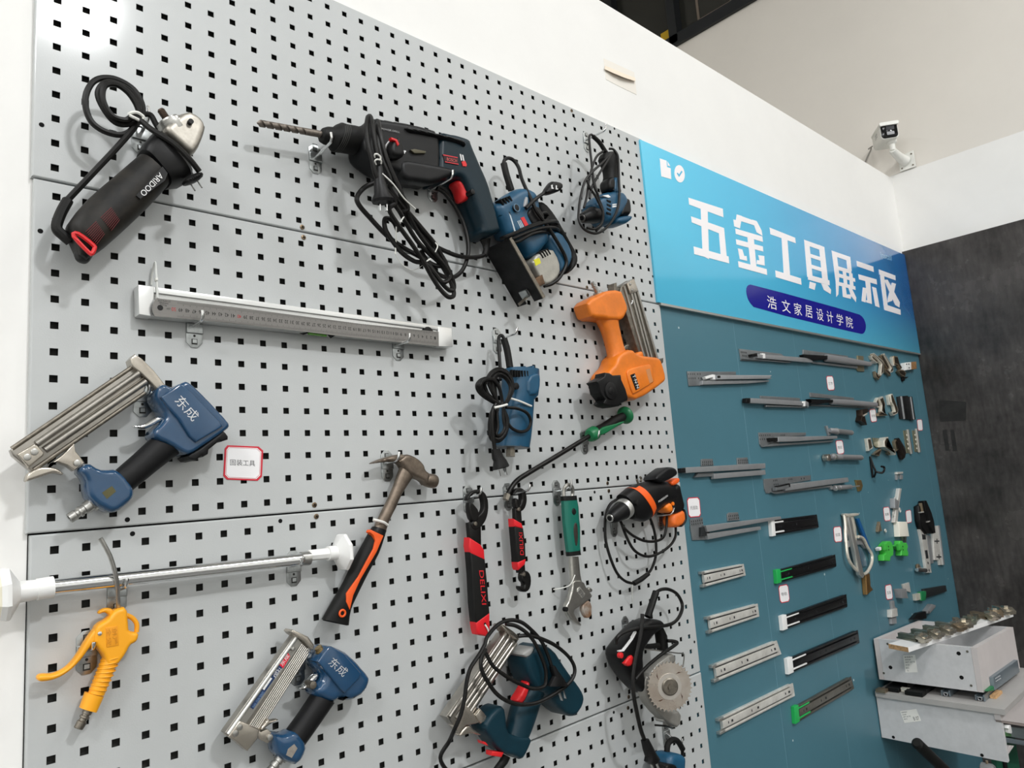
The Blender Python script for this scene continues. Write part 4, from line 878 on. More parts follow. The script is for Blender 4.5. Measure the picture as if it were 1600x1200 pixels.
# ================================================================ claw hammer
zm = zf(490, 690, 4)
t = thing('claw_hammer', 'steel claw hammer with black and orange grip hanging at a slant', 'hammer', P(590, 830))
D = .028
M_ham = mat('worn_forged_steel', (122, 110, 98), .42, .8, var=.3, scale=45, bump=.15, bscale=150)
put('claw', MB().body(zm((352, 135), (420, 105), (520, 78), (560, 85), (560, 130), (520, 128), (430, 128), (365, 140)), D - .012, D + .012, .006, 2), M_ham, t)
put('hammer_head', MB().body(zm((545, 85), (580, 80), (640, 110), (675, 150), (680, 180), (715, 205), (690, 280), (670, 245), (610, 225), (560, 190), (530, 140), (500, 130)), D - .013, D + .013, .007, 1), M_ham, t)
put('striking_face', MB().lathe(P(*zm((690, 238))[0], D), P(*zm((760, 250))[0], D), [(0, .0105), (.2, .0125), (.5, .0135), (.85, .0135), (1, .012)], 22), M_ham, t)
put('shaft', MB().loft(zm((545, 150), (500, 280), (450, 390), (395, 500), (375, 545)), zm((615, 225), (545, 330), (510, 410), (465, 500), (440, 590)), D, [.01, .009, .009, .009, .009], 2.6, 16, 2), M_ham, t)
put('collar', MB().loft(zm((372, 530), (358, 552)), zm((448, 560), (436, 590)), D, [.0115, .012], 2.4, 20), M_black, t)
L = zm((358, 550), (310, 640), (250, 750), (195, 870), (120, 1000), (55, 1110)); Rr = zm((438, 588), (400, 700), (330, 830), (265, 960), (225, 1050), (214, 1148))
put('grip', MB().loft(L, Rr, D, [.0125, .0135, .014, .014, .015, .013], 2.4, 20, 3), M_rub, t)
put('grip_butt', MB().loft(zm((58, 1106), (60, 1118)), zm((215, 1140), (208, 1150)), D, [.013, .009], 2.2, 20), M_rub, t)
put('orange_inlay', MB().plate(zm((358, 550), (438, 588), (395, 690), (345, 775), (295, 860), (250, 960), (228, 1050), (205, 1000), (208, 950), (280, 845), (330, 750), (375, 670), (388, 620), (375, 585), (350, 566)), D + .004, D + .0162, .0012), M_orange, t)
mb = MB(); c = P(*zm((180, 1073))[0], D + .0155); mb.tube([c + Vector((.0052 * math.cos(k * .314), 0, .0052 * math.sin(k * .314))) for k in range(20)], .0018, 8, 0, True); put('eyelet', mb, M_orange, t)
put('cable_tie', MB().cord(zm((372, 488, D + .01), (400, 494, D + .0115), (440, 506, D + .0115), (462, 522, D + .008)), .0026, sm=3), M_tie, t)
# ================================================================ chrome tension rod with white feet
t = thing('tension_rod', 'chrome telescopic tension rod with white plastic ends across two hooks', 'rod', P(280, 900))
D = .031; pt = lambda x, y: P(x, y, D)
put('outer_tube', MB().lathe(pt(80, 917), pt(482, 872.5), [(0, .0098), (.995, .0098), (1, .0105), (1.0, .006)], 24), M_chrome, t)
put('tube_sleeve', MB().lathe(pt(470, 873.5), pt(483, 872.3), [(0, .0112), (1, .0114)], 24), M_steel, t)
mb = MB(); mb.lathe(pt(12, 928), pt(83, 917), [(0, .012), (.3, .0135), (.62, .0125), (.63, .0135), (1, .0138)], 24); put('end_socket', mb, M_white_p, t)
A, B = pt(6, 929), pt(16, 927.5)
mb = MB(); ax = (B - A).normalized(); u, v = Vector((0, 1, 0)), ax.cross(Vector((0, 1, 0)))
octo = lambda c, r: [c + (u * math.cos(k * math.pi / 4 + .39) + v * math.sin(k * math.pi / 4 + .39)) * r for k in range(8)]
mb.rings([octo(A - ax * .006, .032), octo(A, .0345), octo(A + ax * .004, .034), octo(A + ax * .016, .014)]); put('foot_pad', mb, M_white_p, t, True, 25)
mb = MB(); mb.rings([octo(A - ax * .010, .028), octo(A - ax * .006, .0315)]); put('pad_sole', mb, mat('cream_rubber', (226, 220, 200), .6), t, True, 25)
mb = MB(); mb.lathe(pt(482, 868), pt(514, 865), [(0, .0088), (1, .0092)], 8); put('adjuster', mb, M_white_p, t, True, 20)
mb = MB(); mb.lathe(pt(512, 864.8), pt(538, 862.5), [(0, .0118), (.6, .0118), (1, .012)], 24); put('end_socket', mb, M_white_p, t)
A = pt(533, 863); mb = MB(); mb.rings([octo(A - ax * .010, .014), octo(A + ax * .0, .031), octo(A + ax * .004, .0325), octo(A + ax * .0065, .031)]); put('foot_pad', mb, M_white_p, t, True, 25)
# ================================================================ yellow air gun
zg_ = zf(0, 900, 4)
M_yel = mat('yellow_plastic', (246, 168, 26), .38)
t = thing('air_blow_gun', 'yellow plastic air blow gun with bent steel nozzle on a hook', 'air gun', P(165, 1020))
D = .021
put('gun_body', MB().body(zg_((575, 350), (600, 300), (660, 268), (690, 230), (712, 205), (782, 188), (790, 300), (795, 345), (858, 350), (848, 398), (830, 414), (800, 428), (770, 490), (715, 560), (655, 560), (640, 500), (605, 455), (575, 425)), D - .012, D + .012, .005, 1), M_yel, t)
put('handle', MB().loft(zg_((650, 480), (610, 590), (553, 730)), zg_((790, 430), (722, 560), (648, 745)), D, [.012, .012, .012], 2.3, 18, 2), M_yel, t)
mb = MB()
for k in range(8):
    f = .2 + k * .1; a = lp(lp((650, 480), (553, 730), f), (0, 0), 0); b = lp((790, 430), (648, 745), f)
    A, B = P(*zg_(a)[0], D), P(*zg_(b)[0], D); c = (A + B) / 2; e = (B - A) / 2
    mb.tube([c + e * 1.0 * math.cos(q * math.pi / 10) + Vector((0, -.0125, 0)) * math.sin(q * math.pi / 10) for q in range(20)], .0009, 6, 0, True)
put('grip_rib', mb, M_yel, t)
put('handle_collar', MB().loft(zg_((532, 725), (498, 822)), zg_((646, 752), (600, 850)), D, [.0125, .0125], 2.6, 20), M_yel, t)
put('lever', MB().body(zg_((690, 265), (620, 290), (545, 375), (480, 490), (415, 570), (330, 612), (255, 608), (228, 625), (230, 652), (262, 658), (345, 642), (430, 592), (500, 520), (552, 445), (600, 400), (640, 340)), D - .009, D + .009, .004, 2), M_yel, t)
put('hang_hook', MB().body(zg_((705, 260), (706, 203), (650, 196), (608, 222), (612, 240), (645, 224), (672, 235), (682, 264)), D - .006, D + .006, .003, 2), M_yel, t)
put('hang_loop', MB().cord(zg_((785, 243, D), (826, 262, D), (854, 300, D), (853, 352, D)), .0032, n=10), M_yel, t)
put('raised_panel', MB().plate(zg_((660, 322), (734, 312), (743, 434), (666, 446)), D, D + .0128, .0006), mat('yellow_relief', (236, 156, 24), .45), t)
mb = MB()
for r in range(2): text_px(mb, ['安全', '气枪'][r], zg_((668 + r * 38, 436 - r * 4))[0], zg_((664 + r * 36, 330 - r * 4))[0], zg_((698 + r * 38, 432 - r * 4))[0], D + .0131)
put('relief_lettering', mb, mat('yellow_dark', (206, 132, 18), .5), t, False)
mb = MB(); mb.disc(*zg_((625, 360))[0], D, D + .0132, .0028, 16, .0006); put('pivot_pin', mb, M_chrome, t)
put('valve_pin', MB().lathe(P(*zg_((560, 455))[0], D), P(*zg_((600, 425))[0], D), [(0, .003), (1, .003)], 12), M_chrome, t)
put('nozzle', MB().cord(((185, 950, D + .002), (184, 928, D + .012), (182, 905, D + .025), (174, 874, D + .029), (165, 855, D + .031), (157, 841, D + .032)), .0029, n=12), M_steel, t)
mb = MB(); mb.lathe(P(*zg_((552, 838))[0], D), P(*zg_((488, 955))[0], D), [(0, .006), (.2, .006), (.22, .0048), (.3, .0048), (.32, .0062), (.42, .0062), (.46, .0048), (.58, .0048), (.62, .0062), (.97, .0058), (1, .005)], 18); put('air_fitting', mb, M_dsteel, t)
# ================================================================ second blue nailer, with striped label
zn = zf(340, 970, 5.217)
t = thing('brad_nailer', 'blue air nailer with ribbed magazine carrying a red and navy label', 'nail gun', P(465, 1085))
D = .034
put('magazine', MB().plate(zn((60, 915), (630, 115), (770, 225), (740, 300), (320, 900), (245, 1065), (215, 1040)), D - .01, D + .006, .002), M_mag, t)
put('magazine_face', MB().plate(zn((75, 915), (640, 125), (690, 180), (240, 830), (165, 965)), D + .004, D + .009, .001), mat('satin_aluminium', (168, 166, 160), .35, .85), t, False)
mb = MB(); rod(mb, zn((86, 925))[0], zn((642, 135))[0], D + .0075, .0034); put('magazine_edge', mb, M_alu, t)
mb = MB()
for k in range(7): rod(mb, zn((178 + k * 11, 985 + k * 9))[0], zn((688 + k * 11, 190 + k * 9))[0], D + .0065, .0016, 8)
put('magazine_rib', mb, M_mag, t)
lb = put('label_strip', MB().plate(zn((575, 262), (590, 290), (290, 722), (264, 705)), D + .008, D + .0094), mat('navy_label', (26, 52, 92), .35), t, False)
put('red_field', MB().plate(zn((575, 262), (592, 290), (535, 388), (500, 355)), D + .009, D + .0098), mat('label_red', (220, 30, 56), .35), lb, False)
mb = MB(); text_px(mb, '东成', zn((532, 372))[0], zn((588, 288))[0], zn((508, 350))[0], D + .0101)
text_px(mb, 'F30-K1', zn((476, 466))[0], zn((520, 398))[0], zn((455, 450))[0], D + .0101); mb.plate(zn((365, 555), (430, 460), (445, 470), (380, 565)), D + .009, D + .01); text_px(mb, 'CODE', zn((462, 442))[0], zn((490, 400))[0], zn((450, 432))[0], D + .0101); put('white_lettering', mb, M_wprint, lb, False)
mb = MB(); text_px(mb, 'NAIL GUN SERIES', zn((300, 710))[0], zn((385, 585))[0], zn((282, 698))[0], D + .0098); put('blue_lettering', mb, mat('label_pale', (120, 150, 190), .4), lb, False)
put('end_plate', MB().plate(zn((90, 945), (180, 815), (345, 880), (330, 960), (245, 1065), (220, 1045), (150, 985)), D - .006, D + .0125, .002), M_nick, t)
for p in ((183, 870), (150, 918), (620, 230), (432, 952)): mb = MB(); bolt(mb, zn(p)[0], D + .0125, .0045 if p[0] < 600 else .003); put('socket_screw', mb, M_steel, t)
put('mount_bracket', MB().plate(zn((320, 890), (355, 905), (405, 882), (455, 915), (465, 950), (410, 1000), (355, 975), (330, 950)), D - .006, D + .011, .0015), M_nick, t)
put('front_catch', MB().body(zn((330, 880), (390, 800), (405, 790), (410, 810), (480, 795), (485, 805), (420, 835), (350, 890)), D, D + .014, .003, 1), M_nick, t)
put('nose', MB().plate(zn((600, 90), (615, 72), (740, 130), (790, 195), (785, 240), (760, 232), (700, 165), (620, 115)), D - .01, D + .016, .002), M_nick, t)
put('head', MB().body(zn((745, 340), (770, 290), (810, 210), (850, 195), (920, 210), (1030, 265), (1180, 430), (1195, 460), (1170, 540), (1110, 610), (1010, 645), (950, 610), (900, 665), (770, 610), (745, 580), (750, 530), (800, 480), (815, 430), (780, 390)), D - .028, D + .022, .012, 1), M_nblue, t)
put('face_plate', MB().plate(zn((820, 335), (905, 212), (935, 210), (1030, 265), (1172, 425), (1160, 470), (1040, 592), (1005, 560), (900, 430)), D, D + .028, .003), M_nblue, t)
put('exhaust_cap', MB().plate(zn((1000, 645), (1110, 590), (1180, 480), (1190, 425), (1225, 462), (1215, 490), (1190, 480), (1130, 595), (1135, 620), (1115, 632), (1090, 612), (1030, 655)), D - .02, D + .02, .003), M_black, t)
mb = MB(); text_px(mb, '东成', zn((895, 352))[0], zn((1020, 462))[0], zn((950, 292))[0], D + .0285); put('lettering', mb, mat('silver_paint', (205, 208, 210), .35, .4), t, False)
put('brass_plug', MB().lathe(P(*zn((818, 215))[0], D + .01), P(*zn((856, 278))[0], D + .01), [(0, .006), (.3, .006), (.35, .0075), (1, .0075)], 14), mat('tarnished_brass', (150, 130, 92), .4, .8), t)
put('trigger', MB().body(zn((632, 552), (640, 543), (690, 535), (740, 470), (790, 415), (818, 425), (810, 460), (770, 500), (735, 545), (690, 562)), D - .006, D + .008, .004, 2), M_chrome, t)
mb = MB(); mb.disc(*zn((782, 526))[0], D, D + .02, .006, 18, .001); put('trigger_valve', mb, M_dsteel, t)
put('handle', MB().loft(zn((775, 600), (680, 740), (575, 885)), zn((935, 665), (830, 820), (695, 1010)), D, [.02, .019, .019], 2.3, 20, 2), M_grip, t)
put('handle_end', MB().body(zn((400, 885), (460, 910), (520, 915), (575, 885), (640, 900), (695, 1000), (660, 1100), (610, 1160), (570, 1150), (500, 1120), (440, 1070), (430, 1010)), D - .021, D + .021, .011, 1), M_nblue, t)
put('worn_sticker', MB().plate(zn((560, 1095), (575, 1045), (625, 1005), (652, 1040), (605, 1118)), D + .017, D + .0215), mat('worn_silver_sticker', (164, 156, 146), .4, .3, var=.2, scale=80), t, False)
mb = MB(); mb.lathe(P(*zn((530, 1095))[0], D), P(*zn((420, 1230))[0], D), [(0, .0105), (.2, .0105), (.22, .008), (.4, .008), (.42, .0065), (.5, .0065), (.52, .0082), (.7, .0082), (.72, .006), (1, .0068)], 18); put('air_fitting', mb, M_steel, t)
# ================================================================ two red and black multi wrenches
zw = zf(710, 740, 4.443)
M_wr = mat('blackened_steel', (26, 25, 24), .35, .5, var=.3, scale=60)
M_redg = mat('red_grip', (216, 28, 38), .38)
def wrench(label, jaw, lower, blade, grips, text, rivets, D=.05, px=(745, 880)):
    t = thing('multi_wrench', label, 'wrench', P(*px))
    put('curved_jaw', MB().body(jaw, D - .007, D + .007, .003, 2), M_wr, t)
    put('lower_jaw', MB().body(lower, D - .006, D + .009, .003, 1), M_wr, t)
    put('shank', MB().plate(blade, D - .005, D + .005, .0015), M_wr, t)
    for nm, g, m in grips: put(nm, MB().plate(g, D - .009, D + .0092, .0035), m, t)
    for r in rivets: mb = MB(); mb.disc(r[0], r[1], D, D + .0105, .0042, 18, .001); put('rivet', mb, M_dsteel, t)
    mb = MB(); text_px(mb, 'DELIXI', *text, D + .0096); put('red_lettering', mb, M_redg, t, False)
    return t
DSH[0] = -.018
t = wrench('larger red and black adjustable wrench with white string through its end',
  zw((75, 185), (85, 145), (115, 118), (160, 108), (200, 130), (222, 180), (225, 250), (210, 320), (180, 365), (150, 390), (115, 390), (97, 350), (130, 310), (170, 275), (190, 250), (188, 190), (170, 140), (135, 135), (100, 160), (85, 190)),
  zw((85, 200), (115, 205), (160, 262), (150, 330), (120, 340), (95, 300)), zw((100, 340), (185, 330), (188, 500), (110, 460)),
  [('black_grip', zw((112, 545), (215, 590), (232, 760), (248, 970), (150, 1045), (135, 900), (125, 700)), M_rub), ('red_band', zw((108, 443), (185, 492), (210, 530), (215, 606), (115, 556), (104, 505)), M_redg), ('red_end', zw((148, 1032), (248, 966), (250, 1090), (220, 1130), (165, 1118), (155, 1080)), M_redg)],
  [zw(v)[0] for v in ((172, 672), (192, 910), (202, 672))], [zw((150, 348))[0]])
mb = MB(); mb.disc(*zw((213, 1045))[0], .05, .0596, .003, 12); put('hang_hole', mb, M_hole, t, False)
put('string', MB().cord(zw((212, 1048, .06), (232, 1080, .062), (240, 1120, .06), (235, 1160, .058), (225, 1185, .06)), .0016, sm=4), M_tie, t)
t = wrench('smaller red and black adjustable wrench with a hooked lower end',
  zw((395, 145), (410, 110), (445, 95), (480, 115), (492, 165), (488, 215), (470, 255), (440, 268), (420, 255), (440, 225), (455, 190), (455, 150), (440, 125), (415, 135), (402, 155)),
  zw((408, 170), (430, 175), (445, 215), (445, 250), (425, 255), (410, 215)), zw((422, 240), (465, 250), (470, 320), (495, 690), (452, 690), (445, 650), (425, 320)),
  [('black_grip', zw((418, 365), (482, 380), (495, 480), (500, 595), (440, 620), (430, 500)), M_rub), ('red_band', zw((414, 312), (470, 345), (483, 385), (418, 368)), M_redg), ('red_end', zw((438, 615), (500, 588), (495, 630), (450, 670), (442, 650)), M_redg)],
  [zw(v)[0] for v in ((482, 565), (472, 410), (458, 565))], [zw((452, 248))[0], zw((487, 700))[0]], px=(812, 840))
put('hook_jaw', MB().body(zw((455, 680), (490, 670), (515, 700), (520, 760), (505, 810), (475, 825), (445, 810), (436, 780), (455, 780), (470, 795), (475, 760), (452, 740)), .043, .058, .003, 1), M_wr, t)
DSH[0] = 0.0
# ================================================================ socket wrench with green handle
zs = zf(770, 620, 6.9565)
M_green = mat('green_grip', (14, 108, 64), .38)
t = thing('socket_wrench', 'long black bent-tip bar with green and black screwdriver handle', 'wrench', P(890, 700))
D = .027
put('shaft', MB().cord(zs((150, 1110, D), (165, 1060, D), (200, 990, D), (270, 905, D), (400, 820, D), (700, 640, D), (1060, 420, D)), .0056, n=12, sm=4), M_wr, t)
put('socket_tip', MB().cord(zs((140, 1120, D), (160, 1060, D)), .0072, n=6, sm=0), M_dsteel, t)
A, B = P(*zs((1050, 425))[0], D), P(*zs((1440, 200))[0], D)
put('handle', MB().lathe(A, B, [(.12, .015), (.2, .0122), (.4, .0115), (.6, .013), (.8, .0125), (.92, .0105), (1, .0105)], 24), M_rub, t)
put('green_inlay', MB().body(zs((1130, 400), (1150, 340), (1280, 300), (1410, 262), (1425, 282), (1330, 330), (1180, 425)), D + .002, D + .0135, .004, 1), M_green, t)
put('front_collar', MB().lathe(A, B, [(-.02, .007), (.0, .014), (.04, .0172), (.14, .0172), (.17, .013)], 28), M_green, t)
put('end_flange', MB().lathe(A, B, [(.93, .012), (.955, .02), (.98, .0225), (1.02, .0225), (1.06, .018), (1.07, .008)], 28), M_green, t)
# ================================================================ green-handled adjustable wrench
zq = zf(850, 740, 4.8)
M_gr2 = mat('teal_green_grip', (10, 104, 88), .4)
M_sat = mat('satin_chrome', (180, 178, 172), .3, .92, var=.12, scale=50)
t = thing('adjustable_wrench', 'chrome adjustable wrench with green grip hanging by its ring', 'wrench', P(898, 870))
D = .032
put('hang_ring', MB().cord(zq((150, 190, D), (148, 130, D), (165, 92, D + .004), (190, 85, D + .004), (212, 105, D + .004), (214, 150, D), (208, 190, D)), .0042, n=10), M_sat, t)
put('grip', MB().loft(zq((133, 175), (138, 250), (145, 360), (158, 480), (172, 590), (175, 612)), zq((236, 170), (250, 250), (255, 340), (262, 400), (262, 540), (268, 605)), D, [.0085, .0095, .0095, .0095, .009, .0085], 3, 18), M_gr2, t)
for a, b, c, d in (((131, 170), (134, 205), (236, 166), (240, 198)), ((171, 588), (176, 620), (262, 575), (268, 608))): put('grip_end', MB().loft(zq(a, b), zq(c, d), D, [.0095, .0098], 3, 18), M_rub, t)
put('grip_boss', MB().body(zq((198, 270), (214, 252), (232, 275), (232, 300), (215, 316), (198, 298)), D, D + .0112, .003, 2), M_rub, t)
put('grip_boss', MB().body(zq((208, 420), (218, 365), (240, 370), (246, 470), (240, 540), (226, 545)), D, D + .0112, .003, 2), mat('brown_rubber', (52, 44, 40), .5), t)
put('shank', MB().loft(zq((188, 622), (195, 740), (200, 830)), zq((254, 622), (268, 760), (282, 830)), D, [.005, .0048, .005], 3.5, 16), M_sat, t)
put('fixed_jaw', MB().body(zq((200, 800), (280, 800), (310, 870), (348, 905), (345, 932), (250, 1000), (205, 1030), (230, 1085), (270, 1132), (262, 1142), (200, 1105), (155, 1035), (152, 990), (175, 950), (200, 860)), D - .006, D + .007, .003, 1), M_sat, t)
put('moving_jaw', MB().body(zq((268, 1000), (318, 945), (345, 975), (348, 1050), (330, 1082), (302, 1082)), D - .005, D + .006, .002, 1), mat('rust_jaw', (140, 96, 58), .5, .6, rgb2=(196, 190, 182), scale=30), t)
put('jaw_knob', MB().body(zq((318, 860), (335, 850), (355, 868), (350, 890), (330, 890)), D - .004, D + .007, .003, 1), M_sat, t)
A, B = P(*zq((246, 862))[0], D + .004), P(*zq((290, 918))[0], D + .004); mb = MB(); mb.lathe(A, B, [(k / 20, .0062 + .0014 * (1 if (k // 2) % 2 else -1)) for k in range(21)], 16); put('adjusting_worm', mb, M_steel, t, True, 20)
mb = MB(); mb.disc(*zq((170, 1018))[0], D, D + .0078, .005, 18); put('jaw_hole', mb, M_hole, t, False)
mb = MB(); mb.cord(zq((232, 760, .039), (200, 830, .036), (150, 855, .024), (70, 870, .006)), .0012, sm=4); put('string', mb, M_tie, t)
# ================================================================ black and orange impact drill
zi = zf(930, 720, 5.714)
M_or2 = mat('signal_orange', (240, 96, 28), .4)
DSH[0] = -.032
t = thing('impact_drill', 'black and orange corded impact drill at the edge of the teal boards', 'power tool', P(1005, 790))
dd = lambda k: .095 - .035 * k
put('body', MB().loft(zi((225, 300), (290, 245), (345, 215), (470, 178), (560, 175), (640, 190)), zi((330, 520), (420, 545), (490, 500), (560, 430), (640, 400), (725, 350)), [.072, .072, .07, .068, .065, .062], [.024, .029, .03, .029, .027, .02], 2.3, 26, 2), M_black, t)
put('orange_band', MB().loft(zi((296, 240), (350, 218)), zi((478, 512), (500, 470)), [.072, .071], [.0305, .031], 2.3, 28), M_or2, t)
put('front_collar', MB().loft(zi((225, 345), (250, 325)), zi((325, 520), (345, 505)), [.073, .073], [.021, .023], 2.1, 26), M_rub, t)
A, B = P(*zi((132, 512))[0], .076), P(*zi((262, 428))[0], .074)
put('chuck', MB().lathe(A, B, [(0, .006), (0, .0115), (.06, .0135), (.2, .0165), (.7, .022), (.95, .0235)], 24), M_black, t)
mb = MB(); ax = (A - B).normalized(); mb.lathe(A + ax * .0018, A - ax * .001, [(0, .006), (0, .0095), (1, .0105), (1, .006)], 20); put('chuck_mouth', mb, M_steel, t); put('chuck_bore', MB().lathe(A + ax * .0015, A + ax * .0026, [(0, .0062), (1, .0062)], 16), M_hole, t, False)
A, B = P(*zi((238, 445))[0], .0745), P(*zi((268, 420))[0], .074); put('chuck_ring', MB().lathe(A, B, [(0, .0242), (.1, .025), (1, .0252), (1, .021)], 28), M_alu, t)
put('rear_cap', MB().body(zi((458, 162), (575, 68), (600, 58), (660, 66), (680, 110), (672, 140), (570, 192), (530, 202)), .055, .1, .008, 1), M_gasket, t)
put('orange_panel', MB().body(zi((615, 192), (690, 145), (702, 195), (638, 232)), .045, .088, .005, 1), M_or2, t)
put('handle_upper', MB().body(zi((620, 320), (640, 235), (705, 195), (725, 300), (758, 430), (700, 475), (645, 480), (630, 420)), .04, .084, .012, 1), M_black, t)
put('handle_lower', MB().body(zi((640, 500), (660, 470), (745, 425), (768, 510), (755, 560), (720, 590), (680, 598), (648, 582)), .042, .082, .012, 1), mat('handle_orange', (232, 112, 38), .45, var=.1, scale=30), t)
put('handle_back', MB().body(zi((745, 420), (768, 490), (764, 550), (730, 590), (715, 592), (750, 540), (748, 470)), .044, .084, .004, 1), M_black, t)
put('trigger', MB().body(zi((568, 405), (626, 365), (650, 440), (632, 466), (600, 462)), .05, .09, .008, 1), mat('trigger_orange', (244, 128, 30), .4), t)
mb = MB(); mb.disc(*zi((700, 383))[0], .07, .0875, .0048, 18, .001); put('lock_button', mb, mat('trigger_orange', (244, 128, 30), .4), t)
mb = MB(); text_px(mb, 'POSEIDON', zi((568, 375))[0], zi((650, 318))[0], zi((564, 358))[0], .0985); put('lettering', mb, M_wprint, t, False)
mb = MB(); mb.disc(*zi((385, 375))[0], .085, .105, .007, 18, .001); put('mode_switch', mb, M_rub, t)
mb = MB(); mb.cord(zi((372, 165, .07), (378, 185, .07), (385, 205, .07)), .003, sm=0); mb.cord(zi((400, 145, .07), (412, 160, .07), (405, 185, .07)), .003, sm=3); put('side_clip', mb, M_dsteel, t, split=True)
mb = MB()
mb.cord(zi((225, 330, .06), (140, 380, .055), (98, 470, .055), (88, 580, .055), (95, 720, .056), (140, 880, .058), (200, 1010, .06), (270, 1075, .06), (340, 1095, .06)), .0034, n=8)
mb.cord(zi((480, 490, .06), (515, 580, .06), (540, 700, .06), (542, 840, .06), (510, 950, .06), (470, 1010, .06)), .0034, n=8)
mb.cord(zi((225, 540, .06), (260, 600, .07), (340, 670, .075), (440, 715, .078), (540, 718, .078), (610, 680, .075), (635, 590, .07), (640, 500, .062)), .0034, n=8)
mb.cord(zi((235, 560, .06), (280, 680, .066), (350, 800, .07), (450, 852, .072), (550, 835, .072), (660, 765, .07), (715, 680, .066), (718, 590, .06)), .0034, n=8)
put('power_cable', mb, M_cord, t, split=True)
put('plug_sleeve', MB().loft(zi((332, 1078), (400, 1040), (465, 995)), zi((352, 1115), (420, 1075), (480, 1025)), .06, [.007, .0068, .0058], 2.2, 14), M_rub, t)
put('string', MB().cord(zi((322, 1075, .06), (332, 1110, .06), (330, 1160, .055), (332, 1260, .042)), .0012, sm=3), M_tie, t)
DSH[0] = 0.0
# ================================================================ electric stapler-nailer at the bottom
zg = zf(690, 960, 5)
M_tealh = mat('dark_teal_plastic', (12, 46, 58), .42, var=.1, scale=20)
DSH[0] = -.012
t = thing('electric_nailer', 'dark teal corded electric nailer with steel magazine, cable looped over it', 'nail gun', P(800, 1080))
D = .055
put('magazine', MB().plate(zg((35, 800), (480, 150), (555, 128), (605, 190), (560, 290), (250, 770), (205, 850), (100, 870)), D - .012, D + .008, .002), M_mag, t)
mb = MB()
for a, b in (((60, 800), (500, 150)), ((110, 810), (530, 175)), ((150, 800), (560, 210)), ((215, 770), (580, 225))): rod(mb, zg(a)[0], zg(b)[0], D + .0085, .0042)
put('magazine_rib', mb, M_mag, t)
put('nose', MB().plate(zg((468, 88), (482, 76), (560, 130), (600, 165), (606, 202), (560, 185), (510, 140)), D - .01, D + .016, .002), M_nick, t)
put('end_plate', MB().plate(zg((185, 700), (262, 785), (290, 760), (345, 800), (300, 850), (240, 860), (190, 870), (140, 930), (105, 880)), D - .004, D + .013, .002), M_nick, t)
put('rear_foot', MB().body(zg((112, 940), (130, 905), (185, 850), (230, 895), (285, 925), (280, 942), (200, 920), (130, 948)), D - .008, D + .012, .003, 1), M_nick, t)
put('mount_tab', MB().plate(zg((265, 790), (305, 738), (352, 790), (350, 830), (310, 855), (290, 830)), D, D + .016, .002), M_nick, t)
put('motor_housing', MB().body(zg((565, 310), (600, 290), (665, 240), (700, 218), (800, 258), (870, 370), (940, 470), (1010, 560), (1042, 630), (1028, 700), (985, 765), (950, 785), (900, 770), (800, 680), (745, 600), (690, 590), (640, 540), (590, 430)), D - .03, D + .032, .010, 1), M_tealh, t)
put('housing_cap', MB().body(zg((570, 300), (620, 268), (662, 240), (668, 262), (640, 312), (598, 332)), D - .01, D + .034, .004, 1), mat('grey_label', (150, 150, 148), .45), t)
put('handle', MB().loft(zg((650, 560), (572, 690), (535, 830), (500, 930), (480, 1000)), zg((772, 600), (742, 710), (705, 830), (660, 940), (600, 1060)), D, [.024, .022, .021, .022, .022], 2.6, 20, 2), M_tealh, t)
put('handle_base', MB().body(zg((520, 935), (455, 905), (445, 760), (430, 708), (398, 702), (350, 735), (300, 800), (272, 860), (290, 912), (330, 960), (380, 1030), (440, 1075), (520, 1092), (570, 1125), (612, 1055), (660, 940)), D - .024, D + .024, .008, 1), M_tealh, t)
put('trigger', MB().body(zg((666, 518), (640, 520), (600, 600), (553, 668), (575, 682), (612, 690), (652, 600)), D - .004, D + .02, .005, 1), M_red, t)
put('red_latch', MB().plate(zg((395, 1070), (488, 1080), (470, 1118), (395, 1106)), D + .004, D + .0215, .002), M_red, t)
put('red_button', MB().plate(zg((316, 988), (350, 1000), (368, 1028), (325, 1012)), D + .012, D + .0262, .002), M_red, t)
put('cable_boot', MB().loft(zg((480, 1090), (455, 1140), (410, 1200)), zg((530, 1120), (510, 1165), (460, 1225)), D, [.007, .0065, .006], 2, 12), M_rub, t)
mb = MB()
mb.cord(zg((430, 1225, D), (380, 1290, D), (300, 1330, D), (150, 1290, .045), (60, 1240, .04), (-10, 1120, .04), (60, 990, .05), (100, 900, .075), (150, 780, .082), (180, 650, .084), (195, 530, .084), (225, 420, .084), (290, 320, .084), (335, 240, .082), (360, 170, .08), (440, 80, .085), (530, 45, .088), (620, 60, .09), (700, 120, .092), (780, 210, .094), (830, 320, .096), (860, 410, .098)), .0038)
mb.cord(zg((345, 270, .086), (312, 340, .088), (310, 420, .09), (350, 510, .09), (430, 620, .09), (530, 685, .092), (640, 705, .095), (760, 685, .098), (900, 610, .1), (1010, 520, .1), (1040, 430, .098), (1000, 340, .096), (900, 250, .096), (780, 190, .095), (680, 165, .092), (600, 170, .085)), .0038)
mb.cord(zg((500, 75, .085), (580, 90, .09), (660, 140, .093), (720, 210, .095), (770, 310, .098), (810, 420, .1), (815, 500, .1), (800, 560, .1), (720, 580, .1), (620, 545, .097), (500, 480, .094), (400, 400, .09), (345, 300, .086)), .0038)
put('power_cable', mb, M_cord, t, split=True)
pg = put('mains_plug', MB().loft(zg((845, 405), (855, 440), (870, 480), (830, 560)), zg((880, 400), (900, 440), (945, 500), (985, 560)), .1, [.006, .008, .009, .008], 2.6, 14), M_black, t)
mb = MB()
for a, b in (((920, 612), (942, 672)), ((945, 592), (968, 655))): mb.bar(P(*zg(a)[0], .1), P(*zg(b)[0], .1), (1, 0, 0), .0011, (0, 1, 0), .003)
put('prong', mb, M_chrome, pg, False, split=True)
